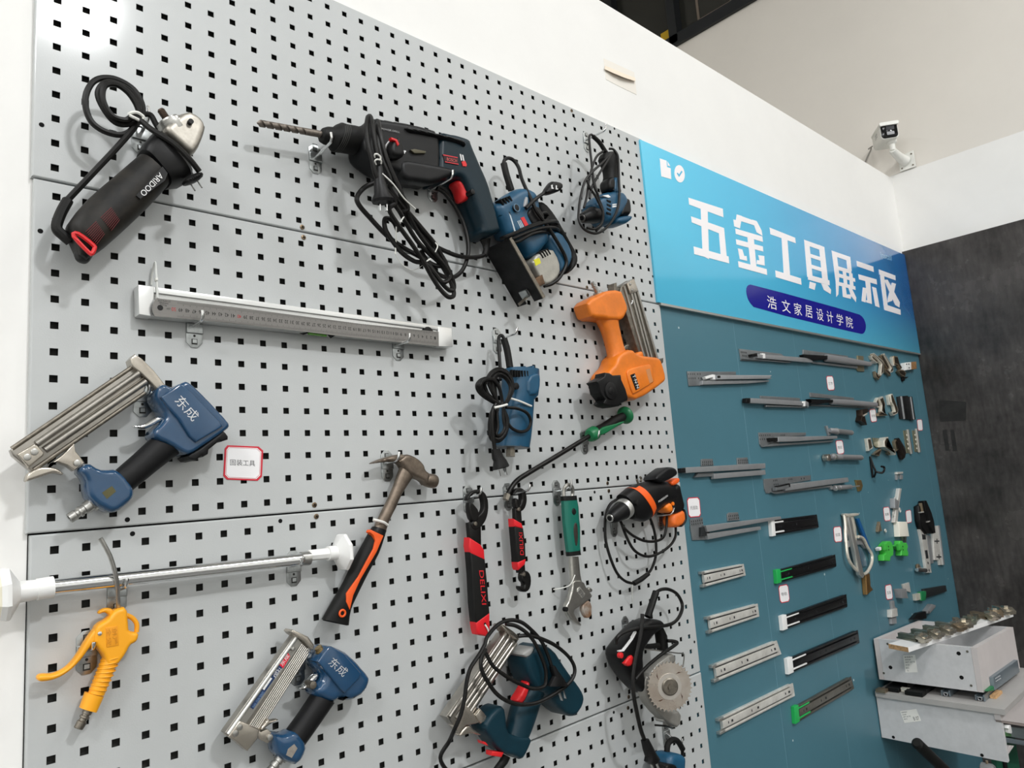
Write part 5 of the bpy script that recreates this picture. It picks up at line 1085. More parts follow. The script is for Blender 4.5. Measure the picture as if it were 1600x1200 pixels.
DSH[0] = 0.0
# ================================================================ mini circular saw
zk = zf(940, 900, 4)
M_bright_blade = mat('blade_centre', (206, 200, 192), .28, .7, var=.06, scale=60)
M_gray = mat('grey_casting', (150, 148, 142), .45, .4, var=.12, scale=30)
t = thing('circular_saw', 'small black circular saw with bare toothed blade by the teal boards', 'power tool', P(1020, 1030))
D = .05
put('handle_body', MB().body(zk((60, 470), (85, 430), (150, 350), (240, 265), (330, 268), (352, 295), (340, 325), (275, 370), (230, 440), (212, 480), (218, 600), (240, 650), (242, 738), (190, 700), (120, 620), (75, 540)), D - .026, D + .026, .012, 1), M_black, t)
put('front_grip', MB().loft(zk((300, 280), (345, 350), (362, 470)), zk((352, 285), (395, 375), (402, 470)), D, [.014, .013, .013], 2.6, 16), M_rub, t)
put('motor_bar', MB().cord(zk((235, 445, D), (300, 440, D), (370, 432, D)), .006, n=10, sm=3), M_rub, t)
put('red_trigger', MB().plate(zk((145, 540), (188, 490), (206, 510), (195, 560), (165, 568)), D + .018, D + .031, .004, 1), M_red, t)
mb = MB(); mb.disc(*zk((127, 497))[0], D + .02, D + .029, .0062, 18, .001); put('red_button', mb, M_red, t)
put('white_line', MB().plate(zk((110, 468), (135, 462), (190, 390), (216, 345), (220, 350), (195, 398), (140, 470), (112, 474)), D + .02, D + .0265), M_wprint, t, False)
put('blade_guard', MB().body(zk((240, 690), (248, 620), (300, 558), (390, 488), (425, 480), (440, 540), (360, 560), (310, 620), (300, 740), (345, 820), (400, 845), (470, 835), (462, 950), (388, 912), (320, 850), (262, 775)), D, D + .03, .006, 1), M_gray, t)
put('guard_lip', MB().plate(zk((298, 690), (305, 610), (350, 552), (420, 500), (432, 540), (350, 575), (318, 640), (318, 740), (360, 810), (395, 838), (385, 850), (330, 790)), D + .02, D + .036, .002), mat('light_casting', (190, 188, 182), .4, .5), t)
c = P(*zk((424, 690))[0], .115); n = 36; q = []
bu, bw, bn = Vector((.85, -.527, 0)), Vector((0, 0, 1)), Vector((-.527, -.85, 0))
F = lambda r, a, o=0: c + (bu * math.cos(a) + bw * math.sin(a)) * r + bn * o
for k in range(n):
    a = 2 * math.pi * k / n
    q += [(.0555, a), (.0505, a + .05), (.0505, a + .12)]
bl = put('saw_blade', MB().rings([[F(r, a, -.001) for r, a in q], [F(r, a, .001) for r, a in q]]), mat('worn_blade', (188, 174, 160), .28, .85, rgb2=(222, 216, 208), scale=7, rvar=.08), t, False)
mb = MB()
for k in range(4):
    a = k * 1.5708 + .55; m_ = [F(.048, a, .0013), F(.041, a + .17, .0013), F(.030, a + .42, .0013), F(.038, a + .30, .0013)]; mb.rings([m_], False, True)
put('expansion_slot', mb, mat('slot_brown', (70, 42, 30), .7), bl, False)
mb = MB(); mb.lathe(c, c + bn * .002, [(0, .029), (1, .0285)], 28); put('blade_washer', mb, M_bright_blade, t)
mb = MB(); mb.lathe(c, c + bn * .006, [(0, .019), (.7, .019), (1, .0165)], 28); put('clamp_flange', mb, M_dsteel, t)
mb = MB(); mb.lathe(c, c + bn * .010, [(0, .0075), (1, .007)], 6); put('arbor_bolt', mb, M_dsteel, t, False)
mb = MB(); mb.lathe(c - bn * .075, c, [(0, .016), (1, .016)], 20); put('arbor_housing', mb, M_gray, t)
put('base_bracket', MB().plate(zk((392, 845), (468, 838), (462, 945), (448, 945), (450, 905), (395, 900)), D - .01, D + .02, .002), M_gray, t)
mb = MB(); mb.cord(zk((335, 932, D + .03), (400, 938, D + .02), (440, 950, D), (458, 948, D)), .0022, sm=3); put('base_edge', mb, M_wr, t)
mb = MB(); mb.disc(*zk((398, 900))[0], D, D + .024, .006, 16, .001); put('base_screw', mb, M_steel, t)
mb = MB(); mb.cord(zk((236, 456, .07), (320, 462, .07), (420, 475, .07), (470, 482, .068), (505, 484, .066), (516, 500, .064), (508, 570, .06)), .0016, sm=3); put('guide_rod', mb, M_steel, t)
mb = MB(); mb.cord(zk((262, 385, .05), (300, 388, .05), (315, 370, .05), (308, 350, .05)), .0026, sm=4); put('trigger_wire', mb, M_steel, t)
put('strain_relief', MB().cord(zk((288, 255, D), (310, 190, D), (340, 100, D)), .0085, n=10, sm=3), M_rub, t)
mb = MB()
mb.cord(zk((342, 100, D), (375, 84, D), (420, 84, D), (470, 112, D), (502, 170, D), (500, 220, .056), (470, 275, .064), (420, 305, .07), (330, 318, .078), (230, 328, .08), (140, 355, .08), (98, 385, .078), (92, 420, .07)), .0042)
mb.cord(zk((255, 238, .082), (252, 300, .084), (240, 380, .085), (222, 460, .086), (205, 550, .086), (196, 640, .088), (200, 740, .09), (222, 860, .09), (245, 960, .086), (268, 1025, .08)), .0046)
mb.cord(zk((410, 405, .07), (450, 408, .075), (472, 418, .08), (440, 445, .085), (380, 485, .09), (300, 550, .093), (240, 610, .093), (212, 645, .092)), .0042)
put('power_cable', mb, M_cord, t, split=True)
pg = put('mains_plug', MB().loft(zk((252, 1030), (265, 1085), (280, 1130), (275, 1160), (300, 1178)), zk((288, 1015), (315, 1070), (335, 1110), (355, 1140), (348, 1160)), .08, [.007, .009, .010, .012, .009], 2.6, 14), M_black, t)
mb = MB()
for a, b in (((308, 1170), (325, 1215)), ((338, 1158), (356, 1203))): mb.bar(P(*zk(a)[0], .08), P(*zk(b)[0], .08), (1, 0, 0), .0011, (0, 1, 0), .003)
put('prong', mb, M_steel, pg, False, split=True)
# ================================================================ tool cut off by the lower edge
zl = zf(1000, 1110, 13.333)
t = thing('power_tool', 'blue and black corded tool at the very bottom, cut off by the frame', 'power tool', P(1045, 1190))
put('blue_body', MB().body(zl((400, 1010), (450, 870), (600, 850), (740, 890), (775, 950), (765, 1050), (760, 1250), (800, 1700), (420, 1700), (390, 1250)), .025, .085, .014, 1), M_blue, t)
put('black_panel', MB().body(zl((400, 1090), (600, 1085), (660, 1180), (680, 1500), (440, 1500), (400, 1250)), .05, .09, .006, 1), M_black, t)
put('strain_relief', MB().cord(zl((560, 880, .055), (570, 760, .055), (600, 670, .055), (690, 610, .055), (780, 640, .055), (840, 720, .055), (890, 810, .055)), .0068, n=10), M_rub, t)
put('power_cable', MB().cord(zl((870, 780, .055), (885, 880, .055), (880, 1050, .055), (870, 1250, .055), (860, 1600, .055)), .0042), M_cord, t)
# ================================================================ hardware samples on the teal boards
DB0 = -.006
M_rail = mat('grey_galvanised', (142, 146, 148), .35, .6, var=.08, scale=40)
M_rail2 = mat('grey_rail', (158, 160, 162), .38, .45, var=.06, scale=30)
M_slot = mat('dark_slot', (40, 42, 44), .6)
def quad_poly(q, u0, u1, v0, v1):
    f = lambda u, v: lp(lp(q[0], q[1], u), lp(q[3], q[2], u), v)
    return [f(u0, v0), f(u1, v0), f(u1, v1), f(u0, v1)]
def stack(t, parts):
    for nm, px, d0, d1, m in parts:
        put(nm, MB().plate(px, DB0 + d0, DB0 + d1, min(.0012, (d1 - d0) * .3)), m, t, True, 25)
def rows_of_slots(t, boxes, d):
    mb = MB()
    for (x0, y0), (x1, y1), n in boxes:
        for k in range(n):
            x = x0 + (x1 - x0) * (k / max(1, n - 1)); y = y0 + (y1 - y0) * (k / max(1, n - 1)); mb.plate([(x, y), (x + .85, y), (x + 1.05, y + 2.7), (x + .2, y + 2.7)], DB0 + d - .0005, DB0 + d + .0003)
    put('punched_slots', mb, M_slot, t, False)
UG = 'undermount drawer slides on the teal boards'
y5, y6, y7, y8 = zf(1060, 530, 8), zf(1240, 530, 8), zf(1060, 660, 6), zf(1240, 640, 8)
t = thing('undermount_slide', 'grey undermount slide just under the sign, running into a soft-close tube', 'drawer slide', P(1215, 557, DB0), UG)
stack(t, [('mounting_plate', y5((762, 118), (1290, 182), (1400, 292), (1300, 292), (785, 265)), .0004, .004, M_rail), ('rail', y5((1000, 185), (1600, 232)) + y6((240, 242), (240, 292)) + y5((1600, 288), (1000, 236)), .004, .016, M_rail2), ('lower_rail', y5((800, 245), (900, 240), (1420, 288), (1400, 296), (1300, 292)), .004, .010, M_rail), ('damper', y5((920, 185), (985, 172), (990, 212), (925, 212)), .004, .018, M_black), ('white_clip', y5((1050, 175), (1085, 180), (1090, 240), (1068, 240), (1064, 195), (1050, 195)), .01, .019, M_white_p)])
rows_of_slots(t, [(y5((780, 150))[0], y5((845, 158))[0], 5), (y5((800, 195))[0], y5((845, 200))[0], 4)], .004)
t = thing('undermount_slide', 'grey undermount slide with white lever, nearest the perforated board', 'drawer slide', P(1140, 592, DB0), UG)
stack(t, [('mounting_plate', y5((112, 402), (720, 405), (722, 445), (560, 460), (560, 568), (135, 585)), .0004, .004, M_rail), ('rail', y5((480, 447), (1170, 450), (1145, 478), (1175, 492), (480, 505)), .004, .018, M_rail2), ('lower_rail', y5((300, 515), (1140, 515), (1130, 530), (880, 552), (300, 568)), .004, .012, M_rail2), ('white_lever', y5((335, 470), (430, 440), (462, 445), (466, 504), (438, 504), (430, 475), (350, 500)), .01, .021, M_white_p), ('damper', y5((486, 456), (526, 454), (528, 484), (488, 486)), .015, .0186, M_black)])
rows_of_slots(t, [(y5((122, 425))[0], y5((195, 425))[0], 4), (y5((240, 425))[0], y5((268, 425))[0], 2), (y5((130, 478))[0], y5((205, 478))[0], 4), (y5((250, 478))[0], y5((280, 478))[0], 2)], .004)
t = thing('undermount_slide', 'slim grey undermount slide with white tip beside the lower soft-close tube', 'drawer slide', P(1215, 628, DB0), UG)
stack(t, [('mounting_plate', y5((1025, 705), (1520, 735), (1520, 770), (1030, 742)), .0004, .004, M_rail), ('rail', y5((900, 735), (1600, 775)) + y6((190, 790), (190, 850)) + y5((1600, 832), (900, 797)), .004, .018, M_rail2), ('lower_rail', y5((1100, 822), (1600, 840)) + y6((185, 850), (180, 858)) + y5((1100, 845)), .004, .012, M_rail), ('white_tip', y6((112, 775), (150, 775), (150, 838), (130, 838), (128, 800), (112, 800)), .012, .0195, M_white_p), ('end_block', y5((850, 735), (902, 735), (902, 795), (850, 790)), .004, .018, M_black)])
SG_ = 'soft-close damper tubes on the teal boards'
M_tube = mat('satin_grey_tube', (150, 150, 152), .35, .35)
t = thing('soft_close_slide', 'grey rounded soft-close tube on the top row, by the nickel hinges', 'drawer slide', P(1310, 562, DB0), SG_)
stack(t, [('mounting_plate', y6((118, 130), (680, 208), (680, 240), (440, 215), (120, 188)), .0004, .004, M_rail), ('lower_rail', y6((240, 280), (800, 335), (800, 368), (240, 302)), .001, .008, M_rail), ('inner_recess', y6((120, 190), (430, 205), (440, 225), (425, 248), (250, 266), (205, 240), (130, 215)), .004, .0195, M_black), ('cross_bracket', y6((800, 203), (876, 212), (886, 405), (808, 400), (790, 372), (800, 300)), .0004, .005, mat('dull_gold_bracket', (150, 142, 118), .4, .7)), ('end_clip', y6((960, 285), (1010, 268), (1022, 298), (965, 312)), .004, .014, M_alu)])
put('tube', MB().loft(y6((400, 185), (700, 232), (960, 290)), y6((400, 282), (700, 320), (950, 340)), DB0 + .012, .0085, 2.3, 16), M_tube, t)
t = thing('soft_close_slide', 'grey rounded soft-close tube on the second row, end touching a card', 'drawer slide', P(1316, 625, DB0), SG_)
stack(t, [('mounting_plate', y6((203, 665), (755, 732), (757, 768), (210, 722)), .0004, .004, M_rail), ('lower_rail', y6((220, 815), (960, 850), (955, 862), (215, 832)), .001, .008, M_rail), ('inner_recess', y6((205, 745), (490, 755), (497, 775), (490, 788), (300, 812), (215, 808), (230, 780)), .004, .0215, M_black)])
put('tube', MB().loft(y6((470, 745), (750, 762), (1030, 790)), y6((470, 820), (750, 838), (1030, 850)), DB0 + .013, .0085, 2.3, 16), M_tube, t)
t = thing('undermount_slide', 'grey undermount slide with rounded plate corner, third row of the teal boards', 'drawer slide', P(1250, 687, DB0), UG)
stack(t, [('mounting_plate', y7((755, 95), (1190, 95)) + y8((155, 285), (155, 322)) + y7((945, 140), (945, 222), (780, 230), (765, 205)), .0004, .004, M_rail), ('rail', y7((938, 135), (1080, 132)) + y8((545, 328), (548, 362)) + y7((1100, 178), (938, 182)), .004, .018, M_rail2), ('lower_rail', y7((880, 200), (1080, 190)) + y8((500, 385), (480, 405), (0, 440)) + y7((800, 228)), .002, .010, M_rail), ('damper', y7((860, 145), (935, 140), (936, 175), (865, 178)), .004, .016, M_black)])
rows_of_slots(t, [(y7((760, 115))[0], y7((855, 112))[0], 6), (y7((765, 150))[0], y7((845, 147))[0], 5), (y7((960, 112))[0], y7((990, 111))[0], 3)], .004)
t = thing('undermount_slide', 'grey undermount slide with two tabs above it, below the label-free patch', 'drawer slide', P(1130, 735, DB0), UG)
t['label'] = 'grey twin-rail undermount slide with two slotted tabs along its upper edge'
stack(t, [('slotted_tab', y7((215, 350), (228, 342), (322, 342), (333, 402), (218, 410)), .0004, .004, M_rail), ('slotted_tab', y7((553, 333), (648, 328), (660, 392), (556, 396)), .0004, .004, M_rail), ('rail', y7((70, 422), (815, 383), (818, 432), (75, 475)), .004, .018, M_rail2), ('lower_rail', y7((335, 480), (815, 445), (820, 490), (340, 530)), .004, .016, M_rail2), ('inner_rail', y7((158, 515), (185, 475), (335, 470), (335, 505)), .002, .010, M_rail), ('end_block', y7((25, 430), (76, 426), (78, 470), (32, 472)), .004, .016, M_black)])
rows_of_slots(t, [(y7((225, 365))[0], y7((315, 362))[0], 6), (y7((225, 388))[0], y7((318, 385))[0], 6), (y7((560, 350))[0], y7((645, 346))[0], 6), (y7((562, 372))[0], y7((648, 368))[0], 6)], .004)
t = thing('undermount_slide', 'grey undermount slide in the middle of the teal boards, above the white-ended black slide', 'drawer slide', P(1260, 758, DB0), UG)
stack(t, [('mounting_plate', [(1193.5, 748.5), (1267, 742.5), (1267, 750), (1224, 757), (1222, 769), (1198, 771), (1195, 764)], .0004, .004, M_rail), ('rail', [(1223, 757.5), (1325, 746), (1326.5, 753), (1228, 767)], .004, .018, M_rail2), ('lower_rail', [(1205, 769), (1300, 758), (1300, 761), (1212, 772)], .002, .010, M_rail), ('damper', y7((915, 610), (1050, 572), (1052, 605), (1000, 625), (920, 640)), .006, .0195, M_rail), ('damper_gap', y7((925, 598), (1040, 570), (1050, 575), (1050, 605), (1040, 605), (1036, 585), (930, 610)), .01, .0201, M_black)])
rows_of_slots(t, [(y7((890, 538))[0], y7((920, 534))[0], 3), (y7((895, 575))[0], y7((930, 571))[0], 3), (y7((1030, 527))[0], y7((1060, 524))[0], 3), (y7((1150, 520))[0], y7((1175, 517))[0], 2)], .004)
t = thing('undermount_slide', 'grey undermount slide with square end plate under the large red-edged card', 'drawer slide', P(1150, 825, DB0), UG)
stack(t, [('slotted_tab', y7((112, 905), (228, 888), (236, 968), (118, 980)), .0004, .004, M_rail), ('slotted_tab', y7((460, 862), (475, 846), (560, 842), (577, 915), (465, 925)), .0004, .004, M_rail), ('end_plate', y7((112, 975), (215, 965), (272, 1030), (280, 1100), (135, 1105)), .0004, .004, M_rail), ('rail', y7((258, 968), (960, 882), (968, 908), (870, 922), (275, 1028)), .004, .018, M_rail2), ('lower_rail', y7((270, 1042), (770, 975), (778, 1005), (280, 1098)), .004, .014, M_rail2), ('end_block', y7((215, 985), (258, 975), (262, 1020), (300, 1030), (270, 1060), (215, 1070)), .004, .012, M_slot)])
rows_of_slots(t, [(y7((120, 922))[0], y7((218, 908))[0], 6), (y7((122, 948))[0], y7((222, 935))[0], 6), (y7((470, 872))[0], y7((555, 862))[0], 6), (y7((474, 900))[0], y7((560, 888))[0], 6)], .004)
# ball-bearing slides
M_blk = mat('black_lacquer', (20, 20, 22), .3, .3)
M_bright = mat('zinc_slide', (206, 203, 196), .32, .35, rgb2=(232, 230, 224), scale=26)
M_grn = mat('green_clip', (34, 170, 84), .4)
BS = 'ball-bearing drawer slides on the teal boards'
def ballslide(label, q, outer, inner, endm, strips=True, end_w=.055):
    c = (sum(p[0] for p in q) / 4, sum(p[1] for p in q) / 4)
    t = thing('drawer_slide', label, 'drawer slide', P(*c, DB0), BS)
    e = .0004
    put('outer_channel', MB().plate(q, DB0 + e, DB0 + .003), outer, t, False)
    for v0, v1 in ((0, .15), (.85, 1)): put('channel_lip', MB().plate(quad_poly(q, 0, .97, v0, v1), DB0 + e, DB0 + .0105, .0015), outer, t)
    put('ball_cage', MB().plate(quad_poly(q, .03, .95, .16, .84), DB0 + .002, DB0 + .005), M_slot, t, False)
    put('inner_rail', MB().plate(quad_poly(q, .03, 1.0, .26, .74), DB0 + .003, DB0 + .011, .001), inner, t, True)
    mb = MB()
    for u in (.1, .145, .42, .5, .88, .925): mb.plate(quad_poly(q, u, u + (.022 if u in (.145, .5, .925) else .01), .42, .58), DB0 + .01, DB0 + .0113)
    put('screw_hole', mb, M_slot, t, False, split=True)
    if endm:
        put('end_buffer', MB().plate(quad_poly(q, -end_w, .02, -.06, 1.06), DB0 + e, DB0 + .0125, .0015), endm, t)
        if strips:
            for v0, v1 in ((.12, .22), (.78, .88)): put('guide_strip', MB().plate(quad_poly(q, .01, .22, v0, v1), DB0 + .004, DB0 + .0122, .0006), endm, t)
    else:
        for v in (0, .86): put('end_hook', MB().plate(quad_poly(q, -.02, .05, v, v + .16), DB0 + e, DB0 + .012, .001), M_alu, t)
    return t
b6, b7 = zf(1080, 860, 6.154), zf(1100, 980, 6.154)
ballslide('short black slide with white end, highest of the black ones', [(1209, 812.5), (1276.5, 804), (1279.5, 824), (1211, 836)], M_blk, M_blk, M_white_p)
ballslide('black ball-bearing slide with green end above a small card', b6((850, 188), (1385, 40), (1397, 155), (860, 305)), M_blk, M_blk, M_grn)
ballslide('black ball-bearing slide with white end, directly below the small card', b6((905, 628), (1492, 422), (1503, 542), (918, 752)), M_blk, M_blk, M_white_p)
ballslide('longest black ball-bearing slide with white end, above the grey green-ended one', b7((838, 298), (1480, 28), (1497, 150), (852, 432)), M_blk, M_blk, M_white_p)
ballslide('dull grey ball-bearing slide with green end, lowest of its column', b7((900, 762), (1415, 475), (1445, 590), (912, 905)), mat('dull_zinc', (120, 116, 108), .4, .8, var=.15, scale=40), mat('dull_zinc2', (136, 132, 124), .38, .8, var=.12, scale=40), M_grn)
ballslide('shortest bright zinc ball-bearing slide, highest of the four bare ones', b6((108, 205), (505, 130), (525, 240), (125, 352)), M_bright, M_bright, None)
ballslide('second bright zinc ball-bearing slide down, slightly longer than the one above', b6((162, 640), (640, 512), (656, 635), (182, 795)), M_bright, M_bright, None)
ballslide('third bright zinc ball-bearing slide down, with clipped loose end', b7((90, 365), (700, 128), (745, 258), (115, 525)), M_bright, M_bright, None)
ballslide('longest bright zinc ball-bearing slide, lowest of the four bare ones', b7((155, 878), (855, 538), (875, 660), (172, 1025)), M_bright, M_bright, None)
# small name cards
c7 = zf(1290, 780, 7.5); d8 = zf(1370, 720, 8.57); e10 = zf(1340, 600, 10)
def oct_card(q, k=.13): return [lp(q[i], q[(i + s) % 4], k) for i in range(4) for s in (-1, 1)]
for q, txt, lb in [
 (y6((406, 460), (492, 458), (516, 637), (430, 642)), '三节', 'small white card between the two soft-close tubes'),
 (y6((946, 875), (1020, 868), (1045, 1030), (970, 1040)), '铰链', 'small white card beside the dark hinge under the tube end'),
 (e10((928, 555), (1005, 548), (1022, 727), (945, 733)), None, 'small white card nearest the dark wall, above the bright strip hinges'),
 (y8((524, 386), (612, 380), (636, 550), (550, 562)), '阻尼', 'small white card between the two damper struts'),
 (y7((78, 707), (197, 698), (214, 884), (98, 894)), '托底轨', 'largest red-edged card on the teal boards, touching a slotted tab'),
 (b6((838, 340), (930, 322), (950, 490), (858, 510)), '导轨', 'red-edged card under the green-ended black slide'),
 (c7((90, 325), (180, 316), (198, 497), (106, 508)), '拉篮', 'small white card beside the oval lift-up frame'),
 (c7((673, 95), (746, 86), (764, 252), (692, 260)), '支撑', 'small white card left of the zinc strip with rings'),
 (c7((696, 1010), (770, 993), (790, 1170), (714, 1182)), '五金', 'lowest small white card, above the wavy bracket'),
 (d8((385, 668), (456, 652), (472, 825), (402, 840)), None, 'small white card tucked behind the white block')]:
    oc_ = oct_card(q); cx = sum(p[0] for p in q) / 4; cy = sum(p[1] for p in q) / 4
    bx = None
    if txt: w = [lp(q[3], q[0], .38), lp(q[2], q[1], .38), lp(q[3], q[0], .58)]; bx = [lp(w[0], w[1], .2), lp(w[0], w[1], .8), lp(w[2], lp(q[2], q[1], .58), .2)]
    card(oc_, txt, bx, lb, .09, DB0)
# damper struts
def strut(label, foot, a, b, r, ringat, extra=None):
    t = thing('damper_strut', label, 'damper', P(*lp(a, b, .5), DB0), 'damper struts on the teal boards')
    put('foot_bracket', MB().plate(foot, DB0 + .0004, DB0 + .008, .001), M_rail2, t)
    A, B = P(*a, DB0 + .014), P(*b, DB0 + .014)
    put('cylinder', MB().lathe(A, B, [(0, r * .6), (.03, r), (.25, r), (.26, r * 1.12), (.3, r * 1.12), (.31, r), (.97, r), (1, r * .8)], 18), M_tube, t)
    mb = MB(); mb.lathe(A + (B - A) * ringat, A + (B - A) * (ringat + .05), [(0, r * 1.2), (1, r * 1.2)], 18); put('collar', mb, M_alu, t)
    return t
t = strut('short damper strut with slanted foot, highest of the three', y8((408, 205), (426, 200), (468, 312), (446, 322)), y8((455, 262))[0], y8((728, 290))[0], .010, .26)
t = strut('damper strut with a round joint, below the small card', y8((375, 600), (405, 570), (480, 555), (505, 600), (480, 635), (395, 632)), y8((470, 590))[0], y8((850, 602))[0], .0105, .05)
mb = MB(); mb.disc(*y8((452, 598))[0], DB0 + .004, DB0 + .026, .013, 18, .003); put('round_joint', mb, M_nick, t)
t = strut('gas strut with thin piston and brass end plate, lowest of the three', y8((448, 958), (500, 955), (505, 995), (470, 1000)), y8((515, 980))[0], y8((718, 965))[0], .0085, .02)
put('piston_rod', MB().tube([P(*y8((715, 966))[0], DB0 + .014), P(*y8((822, 955))[0], DB0 + .014)], .0025, 8, 0), M_alu, t)
put('brass_plate', MB().plate(y8((775, 880), (845, 880), (868, 950), (850, 1012), (815, 1022), (798, 960)), DB0 + .0004, DB0 + .006, .001), mat('brass_plate', (176, 150, 100), .35, .85), t)
# coat hook
t = thing('coat_hook', 'slim black triangular coat hook with a curled arm', 'hook', P(1370, 732, DB0))
mb = MB(); mb.cord(y8((958, 585, .004 + DB0), (975, 700, .006 + DB0), (992, 845, .004 + DB0), (1025, 780, .02 + DB0), (990, 690, .012 + DB0), (958, 590, .004 + DB0)), .0042, sm=3); put('hook_frame', mb, M_blk, t)
put('hook_arm', MB().cord(y8((1020, 775, .018 + DB0), (1060, 785, .03 + DB0), (1105, 790, .04 + DB0), (1132, 760, .045 + DB0), (1130, 720, .045 + DB0), (1098, 712, .045 + DB0)), .0042, sm=5), M_blk, t)
# hinges
M_hinge = mat('nickel_hinge', (232, 226, 212), .22, .45, var=.12, scale=60)
M_hinge2 = mat('tarnished_hinge', (150, 134, 112), .3, .65, var=.2, scale=60)
M_hinge3 = mat('channel_shade_tone', (104, 92, 74), .3, .8, var=.2, scale=60); M_hinge4 = mat('channel_shade_dark', (70, 60, 48), .35, .8, var=.2, scale=60)
h15 = zf(1350, 540, 15)
HG = 'cabinet hinges on the teal boards'
def hinge(label, parts, at):
    t = thing('hinge_sample', label, 'hinge', P(*at, DB0), HG)
    for nm, px, d0, d1, m in parts:
        ob = put(nm, MB().plate(px, DB0 + d0, DB0 + d1, min(.0015, (d1 - d0) * .3)), m, t, True, 25)
        if d1 > .012 and m in (M_hinge, M_hinge2): # darker inset, the channel's inner shade put into its colour
            mb = MB(); q = mb.outline(px, DB0 + d1); q2 = inset(q, .0055); put('channel_shade', mb.prism(q2, DB0 + d1 - .0006, DB0 + d1 + .0004), M_hinge3 if m is M_hinge else M_hinge4, ob, False)
    return t
hinge('nickel hinge at the end of the upper soft-close tube', [('base_plate', h15((160, 235), (200, 220), (350, 380), (310, 415), (200, 320)), .0004, .0125, M_hinge), ('arm', h15((205, 190), (235, 170), (440, 350), (470, 420), (460, 640), (400, 700), (395, 660), (420, 430), (400, 400)), .004, .017, M_hinge), ('cup', h15((265, 600), (310, 640), (340, 700), (400, 650), (420, 690), (350, 800), (290, 740)), .002, .014, M_hinge2)], (1371, 573))
hinge('second nickel hinge of the top row, in the middle', [('base_plate', h15((395, 235), (440, 200), (600, 520), (560, 560), (430, 330)), .0004, .0125, M_hinge2), ('arm', h15((450, 200), (480, 180), (680, 500), (690, 610), (630, 640), (600, 600), (640, 520)), .004, .017, M_hinge), ('cup', h15((480, 520), (560, 560), (600, 590), (635, 700), (620, 715), (520, 620)), .002, .0135, M_hinge2)], (1385, 570))
hinge('bronze-tinted hinge of the top row, beside the sample box', [('base_plate', h15((665, 270), (700, 240), (740, 470), (700, 470)), .0004, .0125, M_hinge), ('arm', h15((700, 240), (790, 250), (840, 430), (900, 520), (860, 560), (810, 460), (720, 430)), .004, .016, M_hinge2), ('cup', h15((840, 560), (920, 560), (995, 640), (960, 740), (870, 690), (800, 600)), .002, .014, M_hinge2), ('black_spring', h15((905, 740), (1040, 725), (1040, 745), (960, 765), (960, 830), (920, 840), (900, 790)), .0004, .008, M_black)], (1406, 573))
hinge('nickel hinge of the second row, at the end of the lower tube', [('base_plate', e10((285, 280), (320, 210), (355, 370), (305, 360)), .0004, .0125, M_hinge), ('arm', e10((335, 225), (395, 190), (438, 320), (418, 440), (440, 470), (370, 430), (380, 330)), .004, .017, M_hinge), ('cup', e10((325, 460), (380, 420), (480, 490), (400, 500), (330, 500)), .002, .0135, M_hinge2)], (1376, 635))
hinge('curved nickel hinge of the second row, beside the black hinge', [('base_plate', e10((480, 175), (500, 165), (525, 330), (505, 325)), .0004, .0125, M_hinge), ('arm', e10((515, 160), (545, 150), (635, 390), (630, 460), (565, 495), (530, 440), (590, 420), (570, 350), (530, 280)), .004, .017, M_hinge)], (1396, 633))
hinge('dark hinge hanging below the lower tube, beside a card', [('arm', e10((70, 400), (160, 380), (180, 430), (110, 480), (130, 560), (150, 640), (120, 610), (55, 570), (75, 490)), .0004, .024, mat('dark_bronze', (66, 54, 46), .35, .8, var=.2)), ('clip', e10((95, 485), (155, 455), (160, 470), (105, 505)), .02, .028, M_hinge)], (1351, 652))
hinge('large black plate hinge on the second row', [('wing', e10((622, 200), (690, 185), (745, 548), (668, 545)), .0004, .006, M_blk), ('wing', e10((700, 190), (790, 180), (850, 560), (745, 548)), .0004, .009, M_blk), ('wing', e10((800, 195), (855, 195), (910, 555), (850, 565)), .0004, .012, M_blk), ('bright_edge', e10((685, 190), (697, 188), (748, 545), (736, 547)), .008, .014, M_rail2), ('bright_edge', e10((832, 200), (842, 198), (892, 550), (882, 552)), .01, .016, M_rail2)], (1416, 637))
hinge('spread nickel hinge with grey plate on the third row', [('base_plate', e10((150, 850), (205, 840), (245, 1000), (180, 1045)), .0004, .013, M_hinge), ('grey_plate', e10((240, 840), (380, 850), (385, 960), (300, 1000), (260, 960)), .0004, .005, mat('khaki_plate', (128, 128, 108), .4, .6)), ('cup', e10((258, 1100), (320, 1040), (365, 1010), (380, 1030), (350, 1100), (340, 1130)), .002, .014, M_hinge2)], (1364, 697))
hinge('bright crank hinge in the middle of the third row', [('arm', e10((415, 890), (445, 830), (480, 825), (500, 940), (470, 930), (450, 980), (580, 1020), (605, 1100), (590, 1110), (560, 1050), (470, 1010), (420, 980)), .004, .03, M_hinge), ('knob', e10((470, 1070), (505, 1060), (530, 1085), (505, 1110)), .0004, .0125, M_hinge2)], (1388, 697))
hinge('black hinge on the third row, beside the bright strips', [('base_plate', e10((580, 900), (600, 870), (640, 840), (660, 1010), (610, 1050)), .0004, .0125, M_hinge2), ('arm', e10((620, 850), (650, 840), (740, 990), (760, 1070), (745, 1150), (710, 1180), (680, 1110), (650, 1000)), .004, .017, mat('dark_brown_black', (36, 28, 24), .35, .5))], (1407, 700))
